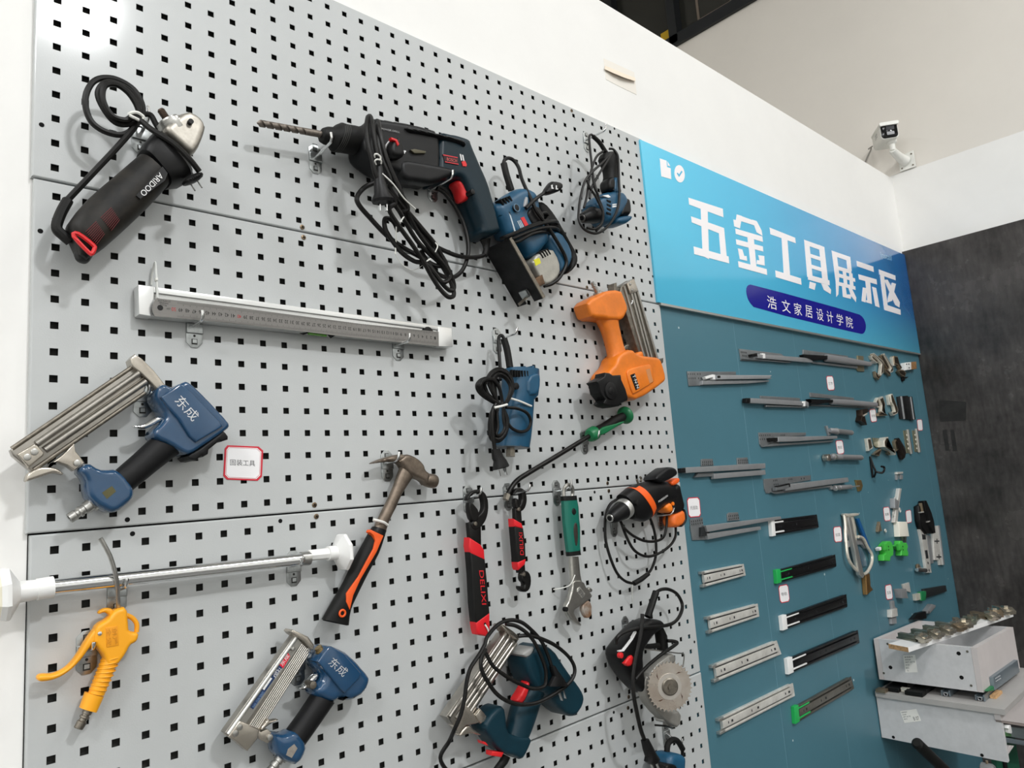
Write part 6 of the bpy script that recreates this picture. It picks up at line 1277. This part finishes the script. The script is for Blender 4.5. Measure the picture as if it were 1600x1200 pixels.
for lb, o in (('bright strip hinge with four holes, farther from the dark wall', 0), ('bright strip hinge with four holes, beside the dark wall', 138)):
    t = hinge(lb, [('leaf', e10((720 + o, 725), (790 + o * .96, 722), (835 + o * .96, 1080 - o * .12), (770 + o * .96, 1080 - o * .16)), .0004, .004, mat('khaki_plate', (128, 128, 108), .4, .6)), ('bright_leaf', e10((788 + o * .96, 708 - o * .1), (806 + o * .96, 706 - o * .1), (868 + o * .92, 1085 - o * .16), (846 + o * .92, 1092 - o * .16)), .002, .010, M_alu)], e10((800 + o, 900))[0])
    mb = MB()
    for k in range(4): mb.disc(*e10((775 + o * .95 + k * 9, 800 + k * 70))[0], DB0 + .003, DB0 + .006, .0055, 12, .001)
    put('rivet', mb, M_hinge, t, split=True)
t = thing('sample_box', 'small box half white half brown on the third position under the sign', 'box', P(1423, 571, DB0)); t['label'] = 'small half white half brown sample block next to the dark wall'
stack(t, [('white_half', h15((960, 400), (1105, 385), (1112, 560), (985, 575)), .0004, .02, M_white_p), ('brown_half', h15((1105, 385), (1225, 372), (1240, 545), (1112, 560)), .0004, .019, mat('brown_cork', (150, 112, 72), .6, var=.3, scale=60))])
mb = MB()
for x, y in ((1000, 435), (1050, 432), (1058, 520)): mb.plate(h15((x - 12, y - 12), (x + 12, y - 13), (x + 14, y + 14), (x - 10, y + 14)), DB0 + .019, DB0 + .0205)
put('dark_print', mb, M_slot, t, False)
# oval lift-up frame
t = thing('lift_up_mechanism', 'steel lift-up support frame with an oval loop and a blue strip', 'hardware', P(1340, 862, DB0))
cd = lambda *p: [(*c7(q[:2])[0], q[2] + DB0) for q in p]
put('outer_loop', MB().cord(cd((215, 180, .012), (230, 300, .014), (238, 480, .016), (262, 680, .018), (330, 800, .018), (420, 870, .016), (480, 860, .016), (535, 760, .016), (540, 650, .016), (490, 560, .018), (440, 460, .02), (380, 440, .02)), .0058, sm=5), M_hinge, t)
put('front_bar', MB().plate(c7((268, 212), (300, 205), (345, 440), (380, 560), (455, 900), (440, 925), (405, 890), (335, 560), (310, 440)), DB0 + .012, DB0 + .026, .002), M_alu, t)
put('second_bar', MB().plate(c7((300, 200), (330, 205), (360, 330), (370, 480), (345, 500), (335, 330)), DB0 + .006, DB0 + .018, .002), M_hinge, t)
put('cross_plate', MB().plate(c7((255, 490), (330, 470), (440, 462), (490, 570), (470, 580), (430, 530), (330, 540), (260, 570)), DB0 + .003, DB0 + .012, .001), M_rail2, t)
put('blue_strip', MB().plate(c7((368, 228), (396, 222), (555, 632), (530, 640)), DB0 + .008, DB0 + .016, .001), mat('blue_film', (20, 84, 138), .3), t)
put('top_head', MB().body(c7((200, 165), (260, 170), (350, 160), (372, 175), (350, 200), (240, 210), (215, 200)), DB0 + .002, DB0 + .022, .004, 1), M_hinge, t)
put('inner_arm', MB().plate(c7((395, 560), (420, 570), (470, 680), (490, 780), (440, 790), (420, 700)), DB0 + .002, DB0 + .008, .001), mat('blue_steel', (120, 150, 170), .35, .7), t)
put('lower_link', MB().plate(c7((470, 880), (520, 870), (530, 1020), (560, 1060), (490, 1120), (480, 1000)), DB0 + .002, DB0 + .018, .002), mat('rusty_brass', (150, 116, 72), .4, .8, var=.2), t)
# remaining small fittings
x10 = zf(1340, 780, 10)
t = thing('zinc_strip', 'narrow zinc strip with small side rings above the white block', 'hardware', P(1405, 790, DB0))
put('strip_bar', MB().plate(d8((305, 368), (335, 372), (318, 480), (300, 620), (280, 830), (240, 825), (262, 600), (288, 470)), DB0 + .0004, DB0 + .014, .0015), M_bright, t)
mb = MB()
for x, y in ((245, 520), (225, 615), (228, 718), (310, 660)): c = P(*d8((x, y))[0], DB0 + .01); mb.tube([c + Vector((.007 * math.cos(k * .524), 0, .009 * math.sin(k * .524))) for k in range(12)], .002, 6, 0, True)
put('side_ring', mb, M_bright, t, split=True)
put('side_plate', MB().plate(d8((240, 500), (300, 540), (290, 650), (245, 630)), DB0 + .0004, DB0 + .02, .0015), M_rail2, t)
t = thing('plastic_block', 'white plastic block with two metal pins above a green fitting', 'hardware', P(1411, 828, DB0))
put('block', MB().plate(x10((645, 350), (775, 352), (808, 582), (660, 585)), DB0 + .0004, DB0 + .022, .002), mat('ivory_plastic', (240, 236, 222), .4), t)
mb = MB(); mb.plate(x10((705, 580), (720, 580), (715, 660), (705, 655)), DB0 + .004, DB0 + .01); mb.plate(x10((750, 580), (768, 580), (762, 690), (748, 680)), DB0 + .004, DB0 + .01); put('pin', mb, M_steel, t, False, split=True)
t = thing('wire_clip', 'tiny zinc spring clip above the ringed strip', 'hardware', P(1405, 745, DB0))
stack(t, [('clip_top', d8((275, 150), (355, 145), (352, 172), (278, 180)), .0004, .012, M_bright), ('clip_leg', d8((262, 190), (290, 185), (292, 250), (270, 255)), .0004, .008, M_rail2), ('clip_leg', d8((318, 185), (352, 190), (350, 245), (325, 248)), .0004, .008, M_rail2)])
t = thing('small_bracket', 'tiny triangular bracket with a ring beside the oval frame', 'hardware', P(1378, 823, DB0))
put('bracket', MB().plate(x10((355, 350), (375, 470), (395, 490), (330, 510), (335, 430)), DB0 + .0004, DB0 + .012, .001), M_hinge2, t)
mb = MB(); c = P(*x10((435, 492))[0], DB0 + .006); mb.tube([c + Vector((.007 * math.cos(k * .524), 0, .006 * math.sin(k * .524))) for k in range(12)], .0022, 6, 0, True); put('ring', mb, M_bright, t)
M_gfit = mat('bright_green_plastic', (70, 188, 72), .42)
for lb, q in (('bright green lobed drawer clip with a white corner', ((355, 740), (385, 690), (425, 655), (470, 655), (495, 690), (515, 790), (510, 880), (470, 900), (460, 970), (430, 965), (365, 960), (360, 880), (390, 850), (370, 790))), ('bright green stepped drawer clip under the white block', ((570, 735), (610, 700), (615, 650), (655, 650), (665, 680), (720, 680), (745, 740), (730, 790), (748, 830), (745, 890), (635, 880), (640, 800), (600, 770)))):
    t = thing('drawer_clip', lb, 'clip', P(*x10((q[0][0] + 60, q[0][1] + 60))[0], DB0), 'green drawer clips')
    put('clip_body', MB().body(x10(*q), DB0 + .0004, DB0 + .024, .003, 0), M_gfit, t)
    xs_ = [p[0] for p in q]; mx = (min(xs_) + max(xs_)) / 2
    put('raised_boss', MB().plate(x10((mx - 20, 700), (mx + 30, 690), (mx + 45, 790), (mx, 800)), DB0 + .02, DB0 + .03, .002), M_gfit, t)
    mb = MB()
    for x, y in ((mx + 55, 790), (mx + 50, 740)): mb.disc(*x10((x, y))[0], DB0 + .02, DB0 + .0246, .0035, 10)
    put('screw_hole', mb, M_slot, t, False, split=True)
    if q[0][0] == 355: put('white_corner', MB().plate(x10((338, 770), (370, 745), (375, 790), (352, 805)), DB0 + .004, DB0 + .02, .001), M_white_p, t)
t = thing('push_latch', 'bulky black push latch above the two upright zinc rails', 'hardware', P(1443, 810, DB0))
put('latch_body', MB().body(x10((915, 110), (960, 80), (1000, 60), (1050, 200), (1060, 350), (1080, 540), (1040, 545), (960, 440), (930, 330)), DB0 + .0004, DB0 + .024, .005, 0), M_black, t)
put('latch_arm', MB().body(x10((990, 30), (1030, 20), (1110, 210), (1150, 350), (1172, 530), (1135, 540), (1080, 400), (1020, 180)), DB0 + .004, DB0 + .03, .004, 0), M_black, t)
put('brass_strip', MB().plate(x10((995, 60), (1010, 60), (1035, 190), (1020, 195)), DB0 + .02, DB0 + .031, .001), M_hinge2, t)
mb = MB(); mb.plate(x10((990, 200), (1035, 190), (1040, 205), (995, 214)), DB0 + .02, DB0 + .0315); mb.plate(x10((1095, 350), (1130, 335), (1135, 348), (1100, 364)), DB0 + .02, DB0 + .0315); put('metal_staple', mb, M_bright, t, split=True)
t = thing('zinc_rail', 'long upright zinc rail with square cut-outs under the black latch', 'hardware', P(1446, 855, DB0), 'upright zinc rails by the dark wall')
stack(t, [('rail_face', x10((970, 470), (1060, 470), (1110, 800), (1160, 1150), (1085, 1150), (1040, 850), (1000, 600)), .0004, .012, M_bright), ('side_flange', x10((1085, 560), (1140, 570), (1190, 1000), (1150, 1005), (1110, 780)), .0004, .006, M_rail2)])
mb = MB(); mb.plate(x10((1005, 545), (1060, 560), (1068, 630), (1015, 630)), DB0 + .011, DB0 + .0124); mb.plate(x10((1050, 800), (1090, 795), (1108, 925), (1072, 930)), DB0 + .011, DB0 + .0124)
for x, y in ((1102, 996), (1118, 1112)): mb.disc(x10((x, y))[0][0], x10((x, y))[0][1], DB0 + .01, DB0 + .0125, .006, 10)
put('cut_out', mb, M_slot, t, False, split=True)
t = thing('zinc_rail', 'shorter wide zinc rail with cross-shaped slots, nearest the dark wall', 'hardware', P(1467, 850, DB0), 'upright zinc rails by the dark wall')
stack(t, [('rail_face', x10((1165, 430), (1280, 410), (1300, 520), (1362, 1025), (1290, 1028), (1280, 955), (1205, 950), (1180, 560)), .0004, .010, M_bright), ('raised_edge', x10((1268, 412), (1286, 410), (1364, 1025), (1344, 1027)), .006, .014, M_rail2)])
mb = MB()
for x, y in ((1240, 655), (1270, 900)):
    mb.plate(x10((x - 40, y - 8), (x + 38, y - 10), (x + 40, y + 10), (x - 38, y + 12)), DB0 + .009, DB0 + .0104); mb.plate(x10((x - 6, y - 38), (x + 6, y - 38), (x + 10, y + 40), (x - 2, y + 40)), DB0 + .009, DB0 + .0105)
put('cross_slot', mb, M_slot, t, False)
t = thing('cam_lock', 'small chrome cam lock at the foot of the long upright rail', 'lock', P(1438, 888, DB0))
put('cam_plate', MB().body(x10((915, 1020), (945, 1005), (970, 1060), (1000, 1075), (940, 1100), (920, 1080)), DB0 + .0004, DB0 + .01, .002, 1), M_hinge2, t)
put('barrel', MB().lathe(P(*x10((925, 1105))[0], DB0 + .012), P(*x10((1058, 1110))[0], DB0 + .012), [(0, .007), (.1, .0095), (1, .0095)], 16), M_chrome, t)
z84 = zf(1360, 840, 8.571)
t = thing('corner_bracket', 'bent zinc corner bracket beside the lowest small card', 'bracket', P(1414, 922, DB0))
stack(t, [('wall_leaf', z84((430, 625), (520, 600), (545, 735), (450, 700)), .0004, .006, M_bright), ('front_leaf', z84((400, 690), (480, 685), (508, 812), (430, 812)), .0004, .026, M_rail2)])
t = thing('wavy_bracket', 'wavy zinc bracket just above the open drawer box', 'bracket', P(1398, 955, DB0))
stack(t, [('upper_leaf', z84((282, 850), (320, 845), (330, 920), (365, 950), (340, 990), (300, 960)), .0004, .010, M_rail2), ('middle_leaf', z84((285, 970), (360, 950), (370, 1050), (290, 1070)), .0004, .018, M_bright), ('lower_leaf', z84((280, 1080), (350, 1060), (355, 1150), (285, 1158)), .0004, .010, M_rail2)])
t = thing('drawer_coupling', 'short dark slide with green lever and clear tip by the dark wall', 'drawer slide', P(1455, 927, DB0))
stack(t, [('dark_rail', z84((720, 690), (1010, 640), (1028, 720), (735, 815)), .0004, .012, mat('dark_rail', (52, 56, 58), .4, .5)), ('green_lever', z84((680, 730), (745, 715), (750, 760), (740, 840), (690, 845)), .004, .018, mat('deep_green', (24, 120, 70), .4)), ('clear_tip', z84((605, 760), (680, 740), (700, 800), (680, 830), (620, 845)), .0004, .014, M_hinge)])
t = thing('end_stop', 'small pale block fixed above the drawer box near the dark wall', 'hardware', P(1455, 952, DB0))
put('block', MB().plate(z84((758, 985), (830, 890), (878, 905), (872, 940), (800, 1020), (765, 1015)), DB0 + .0004, DB0 + .02, .003), M_rail2, t)
mb = MB(); mb.disc(*z84((785, 998))[0], DB0 + .018, DB0 + .0205, .004, 10); put('screw_hole', mb, M_slot, t, False)
t = thing('dark_bracket', 'dark grey bracket half hidden behind the open drawer box', 'bracket', P(1440, 962, DB0))
put('bracket', MB().plate(z84((560, 1100), (640, 1010), (745, 985), (755, 1085), (640, 1100)), DB0 + .0004, DB0 + .015, .001), M_black, t, False)
# ================================================================ sample drawer boxes on the wall
M_ash = mat('pale_grey_laminate', (206, 206, 207), .5, var=.05, scale=6, stretch=(1, 6, 6))
M_ash2 = mat('pale_pinkish_laminate', (206, 199, 197), .5, var=.05, scale=6)
M_chip = mat('chipboard_edge', (206, 164, 118), .8, var=.35, scale=160)
def slabx(mb, c0, c1):
    """board between two corner quads"""
    return mb.rings([[Vector(v) for v in c0], [Vector(v) for v in c1]])
XL, XRr = 2.606, 3.072
zt_ = lambda x: .866 - .015 * (x - XL) / (XRr - XL); zb_ = lambda x: .724 - .022 * (x - XL) / (XRr - XL)
def panel(x0, x1, y0, y1, f0=zb_, f1=zt_):
    return MB().rings([[Vector((x, y, f0(x))) for x, y in ((x0, y0), (x1, y0), (x1, y1), (x0, y1))], [Vector((x, y, f1(x))) for x, y in ((x0, y0), (x1, y0), (x1, y1), (x0, y1))]])
t = thing('drawer_box', 'open pale grey drawer box resting on the lower cabinet', 'drawer', (2.84, -.166, .70))
YF = -.333; B = .017
put('side_board', panel(XL, XL + B, YF + B + .0005, -.0025 - B), M_ash, t, False)
put('side_board', panel(XRr - B, XRr, YF + B + .0005, -.0025 - B), M_ash, t, False)
put('front_board', panel(XL, XRr, YF, YF + B), M_ash2, t, False)
put('rear_board', panel(XL, XRr, -.002 - B, -.002), M_ash2, t, False)
put('bottom_board', panel(XL + B, XRr - B, YF + B, -.002 - B, lambda x: zb_(x) + .012, lambda x: zb_(x) + .022), M_ash, t, False)
c3 = zf(1360, 940, 6.667)
def on_x(px, X, off):
    return [PX(*p, X) + Vector((-off, 0, 0)) for p in px]
for nm, pts, m, sz in (('dowel_hole', ((210, 685), (920, 540), (950, 790)), M_hole, .0065), ('confirmat_screw', ((1010, 520), (140, 745), (1050, 875), (180, 440)), M_dsteel, .004)):
    for p in pts:
        c = PX(*c3(p)[0], XL); mb = MB(); mb.rings([[c + Vector((-.0002, sz * math.cos(k * .524), sz * math.sin(k * .524))) for k in range(12)], [c + Vector((-.0008, sz * math.cos(k * .524), sz * math.sin(k * .524))) for k in range(12)]]); put(nm, mb, m, t, False)
def xlabel(t, px, X, lines, tag_):
    q = [PX(*p, X) for p in px]
    lb = put(tag_, MB().rings([[v + Vector((-.0002, 0, 0)) for v in q], [v + Vector((-.0008, 0, 0)) for v in q]]), mat('label_paper', (244, 242, 236), .5), t, False)
    mb = MB(); f = lambda u, v: (q[0] + (q[1] - q[0]) * u) * (1 - v) + (q[3] + (q[2] - q[3]) * u) * v + Vector((-.001, 0, 0))
    for s_, u0, u1, v0, v1 in lines: text_mesh(mb, s_, f(u0, v1), f(u1, v1), f(u0, v0))
    put('label_print', mb, mat('label_ink', (70, 70, 70), .6), lb, False)
LN = [('家居板件', .1, .8, .06, .16), ('抽屉侧板', .1, .6, .22, .3), ('450*150*18', .1, .9, .36, .44), ('A 03', .12, .4, .52, .6), ('暖白', .1, .35, .7, .78), ('L', .2, .3, .84, .92)]
xlabel(t, c3((340, 560), (466, 554), (492, 736), (366, 738)), XL, LN, 'paper_label')
# grey rail and chipboard foot on the drawer front
put('drawer_rail', MB().plate(c3((1280, 790), (1535, 608), (1556, 735), (1300, 925)), .334, .346, .0015), mat('blue_grey_rail', (130, 142, 150), .35, .5), t)
mb = MB()
for r in range(2):
    for k in range(5): mb.plate(c3((1303 + k * 11 + r * 6, 798 - k * 7 + r * 28), (1308 + k * 11 + r * 6, 795 - k * 7 + r * 28), (1309 + k * 11 + r * 6, 803 - k * 7 + r * 28), (1304 + k * 11 + r * 6, 806 - k * 7 + r * 28)), .3455, .3464)
put('rail_print', mb, M_wprint, t, False)
put('green_catch', MB().plate(c3((1215, 935), (1280, 880), (1292, 905), (1285, 930)), .334, .344, .001), mat('deep_green', (24, 120, 70), .4), t)
for a in ((640, 865, 600), (1030, 905, 980)):
    pass
# lower cabinet
X0 = 2.57
t = thing('cabinet', 'pale grey wall cabinet with a paper label, under the open drawer box', 'cabinet', (2.80, -.19, .53))
put('top_board', MB().box((2.556, -.399, .6755), (3.12, -.001, .693)), mat('grey_top_laminate', (176, 173, 170), .5, var=.05, scale=6), t, False)
put('side_board', MB().rings([[Vector((x, y, z)) for y, z in ((-.381, .526), (.003, .533), (.003, .675), (-.381, .675))] for x in (X0, X0 + .018)]), M_ash, t, False)
put('side_board', MB().box((3.09, -.38, .53), (3.108, .002, .675)), M_ash, t, False)
put('back_board', MB().box((X0 + .02, -.012, .535), (3.088, .002, .672)), M_ash2, t, False)
c4 = zf(1360, 1060, 6.667)
xlabel(t, c4((308, 340), (478, 318), (528, 442), (356, 464)), X0, [('家居板件', .06, .4, .08, .2), ('柜侧板', .06, .3, .28, .38), ('380*160*18', .06, .5, .46, .56), ('暖白', .06, .25, .64, .74), ('B 07', .62, .95, .6, .9)], 'paper_label')
for p in ((240, 612), (1163, 800)):
    c = PX(*c4(p)[0], X0); mb = MB(); mb.rings([[c + Vector((-o, .0052 * math.cos(k * .524), .0052 * math.sin(k * .524))) for k in range(12)] for o in (.0002, .0008)]); put('dowel_hole', mb, M_hole, t, False)
put('front_board', MB().plate(c4((1352, 378), (1412, 378), (1620, 170), (1720, 120), (1720, 486), (1600, 472), (1366, 440)), .366, .384, .001), M_ash2, t, False)
put('front_board_edge', MB().plate(c4((1366, 441), (1600, 473), (1720, 487), (1720, 515), (1600, 500), (1372, 462)), .366, .383), mat('grey_edge', (150, 140, 136), .5), t, False)
gr = mat('blue_grey_rail', (130, 142, 150), .35, .5)
put('slide_rail', MB().plate(c4((1376, 500), (1600, 520), (1720, 532), (1720, 645), (1600, 632), (1388, 596)), .362, .374, .001), mat('inner_rail_zinc', (136, 148, 150), .35, .6), t)
put('slide_rail', MB().plate(c4((1388, 612), (1600, 650), (1720, 670), (1720, 720), (1600, 700), (1395, 665)), .36, .380, .002), gr, t)
put('white_clip', MB().plate(c4((1424, 520), (1440, 520), (1440, 488), (1462, 486), (1478, 560), (1472, 575), (1448, 570), (1440, 535)), .366, .385, .001), M_white_p, t)
put('green_lever', MB().plate(c4((1384, 572), (1410, 560), (1470, 580), (1472, 605), (1390, 605)), .364, .379, .001), mat('moss_green', (70, 112, 70), .5), t)
put('bottom_stick', MB().plate(c4((1424, 770), (1462, 700), (1497, 702), (1430, 800)), .36, .379), M_ash2, t, False)
# things lying between box and cabinet
t = thing('black_slide_end', 'black drawer slide end sticking out beneath the open drawer box', 'drawer slide', (2.62, -.15, .694))
put('slide_body', MB().rings([[Vector((x, y, z)) for y, z in ((-.155, .6945), (-.115, .6945), (-.11, .712), (-.16, .712))] for x in (2.60, 2.78)]), M_black, t, False)
put('slide_tip', MB().rings([[Vector((x, y, z)) for y, z in ((-.158, .695), (-.10, .695), (-.10, .708), (-.158, .708))] for x in (2.562, 2.602)]), M_rub, t, False)
for nm, lb, y in (('nearer', 'grey rail profile end under the middle of the open drawer box', -.215), ('far', 'grey rail profile end at the front corner beneath the open drawer box', -.318)):
    t = thing('rail_profile', lb, 'drawer slide', (2.65, y, .694), 'grey rail profiles under the drawer box')
    mb = MB()
    for a, b, z0, z1 in ((-.014, -.010, .6945, .716), (.010, .014, .6945, .712), (-.012, .012, .704, .708)): mb.box((2.612, y + a, z0), (2.74, y + b, min(z1, .7145)))
    put('profile', mb, gr, t, False)
    mb = MB(); mb.tube([Vector((2.611, y + .006 * math.cos(k * .524), .701 + .005 * math.sin(k * .524))) for k in range(12)], .0018, 6, 0, True); put('end_roller', mb, M_rail2, t)
t = thing('chipboard_offcut', 'small chipboard offcut under the front corner of the drawer box', 'wood block', (2.66, -.345, .694))
put('offcut', MB().box((2.66, -.352, .6932), (2.74, -.334, .7025)), M_chip, t, False)
t = thing('hinge_fitting', 'black hinge arm with nickel tip poking out below the drawer box', 'hinge', (2.58, -.06, .70))
put('hinge_bar', MB().rings([[Vector((x, y, z)) for y, z in ((-.075, .6945), (-.03, .6945), (-.03, .7075), (-.075, .7075))] for x in (2.575, 2.66)]), M_black, t, False)
put('hinge_tip', MB().box((2.545, -.040, .694), (2.578, -.008, .7045)), M_hinge2, t, False)
put('hinge_cup', MB().box((2.59, -.105, .695), (2.605, -.078, .7085)), M_hinge, t, False)
# white strip with a row of hinges laid across the drawer box
q = [Vector((2.474, -.103, .868)), Vector((2.446, -.176, .868)), Vector((3.19, -.311, .868)), Vector((3.206, -.247, .868))]
ux = (q[3] - q[0]); uy = (q[1] - q[0]); T = Vector((0, 0, .0155))
t = thing('hinge_board', 'white shelf strip laid slantwise across the open drawer box', 'board', q[0] + ux / 2)
put('strip', MB().rings([q, [v + T for v in q]]), mat('white_melamine', (238, 238, 237), .4), t, False)
e = ux.normalized() * -.0006
put('chipboard_end', MB().rings([[q[0] + e * .2, q[1] + e * .2, q[1] + T + e * .2, q[0] + T + e * .2], [q[0] + e, q[1] + e, q[1] + T + e, q[0] + T + e]]), M_chip, t, False)
M_hb = mat('bright_nickel', (198, 190, 174), .22, .85, var=.15, scale=70)
def board_hinge(u, label, m1, m2, flip=0.0, long_=1.0):
    o = q[0] + T + ux * u + uy * .5; a = ux.normalized(); b = uy.normalized(); up = Vector((0, 0, 1)); zr = .0006
    if flip: a, b = (a * math.cos(flip) + b * math.sin(flip)), (b * math.cos(flip) - a * math.sin(flip))
    t = thing('hinge_sample', label, 'hinge', o, 'hinges lying on the white strip')
    F = lambda x, y, z: o + a * (x * 1.12) + b * (y * 1.15 - .004) + up * (z * 1.2 + zr)
    mb = MB(); mb.rings([[F(x, y, z) for x, y in ((-.012, -.05), (.012, -.05), (.014, .02), (-.014, .02))] for z in (0, .004)]); mb.rings([[F(x, y, z) for x, y in ((-.009, -.045), (.009, -.045), (.010, .015), (-.010, .015))] for z in (.003, .016)]); put('mounting_arm', mb, m1, t, True, 30)
    mb = MB(); mb.rings([[F(.018 * math.cos(k * .524), .036 + .016 * math.sin(k * .524), z) for k in range(12)] for z in (.0, .018)]); put('hinge_cup', mb, m2, t, True, 30)
    mb = MB(); mb.rings([[F(x, y, z) for x, y, z in ((-.022, .05, .002), (.022, .05, .002), (.022, .056, .012), (-.022, .056, .012))], [F(x, y, z) for x, y, z in ((-.022, .024, .012), (.022, .024, .012), (.022, .03, .022), (-.022, .03, .022))]]); put('cup_flange', mb, m2, t, True, 30)
    mb = MB(); mb.rings([[F(x, .012 + .0, z) for x, z in ((-.007, .010), (.007, .010), (.007, .024), (-.007, .024))], [F(x, .034, z) for x, z in ((-.007, .014), (.007, .014), (.007, .027), (-.007, .027))]]); put('hinge_link', mb, M_hb, t, True, 30)
M_olive = mat('olive_nickel', (128, 130, 116), .25, .7, var=.15, scale=50)
for u, lb, m1, m2, f in ((.13, 'hinge on the white strip nearest its chipboard end', M_olive, M_hb, 0), (.24, 'second hinge from the chipboard end of the white strip', M_olive, M_hb, 0), (.345, 'third hinge from the chipboard end of the white strip', M_olive, M_hb, 0), (.45, 'pinkish hinge in the middle of the white strip', M_olive, M_hinge2, .1), (.555, 'tilted hinge past the middle of the white strip', M_hinge2, M_hb, .7),
                        (.67, 'large grey-green hinge lying across the white strip', M_olive, M_olive, 1.3), (.785, 'hinge with its cup hanging over the edge of the white strip', M_hinge2, M_hb, .2), (.885, 'brassy hinge near the far end of the white strip', M_hb, M_hinge2, .9), (.975, 'hinge at the far end of the white strip by the dark wall', M_hb, M_hb, .6)):
    board_hinge(u, lb, m1, m2, f)
# things below the cabinet, cut off by the lower edge
t = thing('black_pole', 'black rubber-gripped pole leaning below the pale grey cabinet', 'pole', P(1460, 1185, .30))
A, B = P(*c4((478, 668))[0], .30), P(*c4((760, 940))[0], .30); B = B + (B - A) * .8
put('rubber_grip', MB().lathe(A, B, [(0, .010), (.02, .0155), (1, .0155)], 20), M_rub, t)
t = thing('grey_hose_reel', 'round grey plastic knob below the cabinet, cut off by the frame', 'knob', P(1545, 1200, .37))
t.name = 'grey_knob'
c = P(*c4((1228, 965))[0], .37); put('knob', MB().lathe(c + Vector((0, .02, 0)), c + Vector((0, -.02, 0)), [(0, .015), (.1, .022), (.8, .022), (.95, .018), (1, .01)], 24), mat('grey_plastic2', (110, 112, 112), .45), t)
put('knob_stem', MB().tube([c + Vector((0, 0, .018)), c + Vector((0, 0, .03))], .004, 8, 0), M_hinge2, t)
t = thing('green_case', 'dark green tool case below the cabinet, cut off by the frame', 'case', P(1590, 1190, .15))
gx = P(1558, 1197, .31).x
put('case_body', MB().rings([[Vector((x, y, z)) for x, y in ((gx, -.31), (gx + .25, -.31), (gx + .25, -.295), (gx, -.295))] for z in (.20, .515)]), mat('dark_green_case', (18, 84, 62), .5), t, False)
put('case_strap', MB().box((gx + .06, -.316, .2), (gx + .09, -.3103, .51)), M_black, t, False)
# ================================================================ surveillance camera high on the right wall
zv = zf(1300, 160, 8.571)
M_cw = mat('camera_white', (232, 232, 226), .4)
XC = 3.525
t = thing('surveillance_camera', 'white bullet surveillance camera on a bracket above the dark wall', 'camera', PX(1415, 250, XR))
f4 = [PX(*zv(p)[0], XC) for p in ((770, 320), (1030, 270), (1018, 480), (785, 525))]
def turn(v):
    """swings the camera body on its neck towards the room"""
    a = -.95; x, y = v[0] - (XC + .01), v[1] + .03
    return Vector((XC + .01 + x * math.cos(a) - y * math.sin(a), -.03 + x * math.sin(a) + y * math.cos(a), v[2]))
def rrect(y, x0, x1, z0, z1, r=.014, n=4):
    out = []
    for cx, cz, a0 in ((x1 - r, z1 - r, 0), (x0 + r, z1 - r, 90), (x0 + r, z0 + r, 180), (x1 - r, z0 + r, 270)):
        for k in range(n + 1): a = math.radians(a0 + 90 * k / n); out.append(turn((cx + r * math.cos(a), y, cz + r * math.sin(a))))
    return out
cx0, cx1, z0, z1 = XC - .032, XC + .048, 3.058, 3.135
yf = -.085
put('camera_body', MB().rings([rrect(.045, cx0 + .004, cx1 - .004, z0 + .004, z1 - .004), rrect(.042, cx0, cx1, z0, z1), rrect(yf, cx0, cx1, z0, z1)]), M_cw, t, True, 40)
put('front_window', MB().rings([rrect(yf + .001, cx0 + .003, cx1 - .003, z0 + .003, z1 - .003), rrect(yf - .004, cx0 + .003, cx1 - .003, z0 + .003, z1 - .003), rrect(yf - .007, cx0 + .008, cx1 - .008, z0 + .008, z1 - .008)]), mat('black_camera_glass', (8, 8, 9), .12), t, True, 40)
put('lens', MB().rings([rrect(yf - .0068, cx0 + .025, cx1 - .018, z0 + .04, z1 - .012, .003), rrect(yf - .0085, cx0 + .025, cx1 - .018, z0 + .04, z1 - .012, .003)]), mat('lens_grey', (44, 45, 48), .15), t, False)
put('infrared_lamp', MB().rings([rrect(yf - .0068, cx0 + .026, cx1 - .02, z0 + .016, z0 + .032, .003), rrect(yf - .0085, cx0 + .026, cx1 - .02, z0 + .016, z0 + .032, .003)]), mat('lamp_grey', (132, 132, 136), .3), t, False)
put('sun_hood', MB().rings([rrect(.04, cx0 - .004, cx1 + .004, z1 - .014, z1 + .003, .007), rrect(yf - .016, cx0 - .004, cx1 + .004, z1 - .014, z1 + .003, .007)]), M_cw, t, True, 40)
mb = MB()
for k in range(2): text_mesh(mb, ('HIKVISION', 'COLORVU')[k], turn((cx0 - .0006, -.003, z0 + .046 - k * .013)), turn((cx0 - .0006, -.036, z0 + .049 - k * .013)), turn((cx0 - .0006, -.003, z0 + .055 - k * .013)))
put('lettering', mb, M_slot, t, False)
put('neck', MB().lathe(Vector((XC + .01, -.05, z0 + .004)), Vector((XC + .01, -.05, 3.012)), [(0, .024), (.25, .022), (.4, .014), (1, .013)], 18), M_cw, t)
put('bracket_arm', MB().tube([Vector((XC + .005, -.05, 3.014)), Vector((XC + .03, -.05, 3.005)), Vector((XC + .09, -.055, 2.992)), Vector((XR - .012, -.068, 2.978))], .017, 12, 5, taper=(.9, 1.5)), M_cw, t)
put('wall_plate', MB().rings([[Vector((x, -.068 + a, 2.980 + b)) for a, b in ((-.038, -.042), (.034, -.042), (.034, .036), (-.038, .042))] for x in (XR - .0005, XR - .010)]), M_cw, t, False)
for a, b in ((-.027, .028), (-.027, -.03), (.024, -.03), (.024, .026)):
    c = Vector((XR - .010, -.068 + a, 2.980 + b)); put('wall_screw', MB().lathe(c, c + Vector((-.003, 0, 0)), [(0, .0045), (1, .0035)], 10), M_dsteel, t)
put('camera_cable', MB().tube([Vector((XC + .02, .043, 3.075)), Vector((XC + .06, .075, 3.085)), Vector((XR - .006, .085, 3.11)), Vector((XR - .003, .13, 3.04)), Vector((XR - .003, .16, 2.93))], .0035, 8, 5), mat('grey_cable', (150, 148, 142), .5), t)
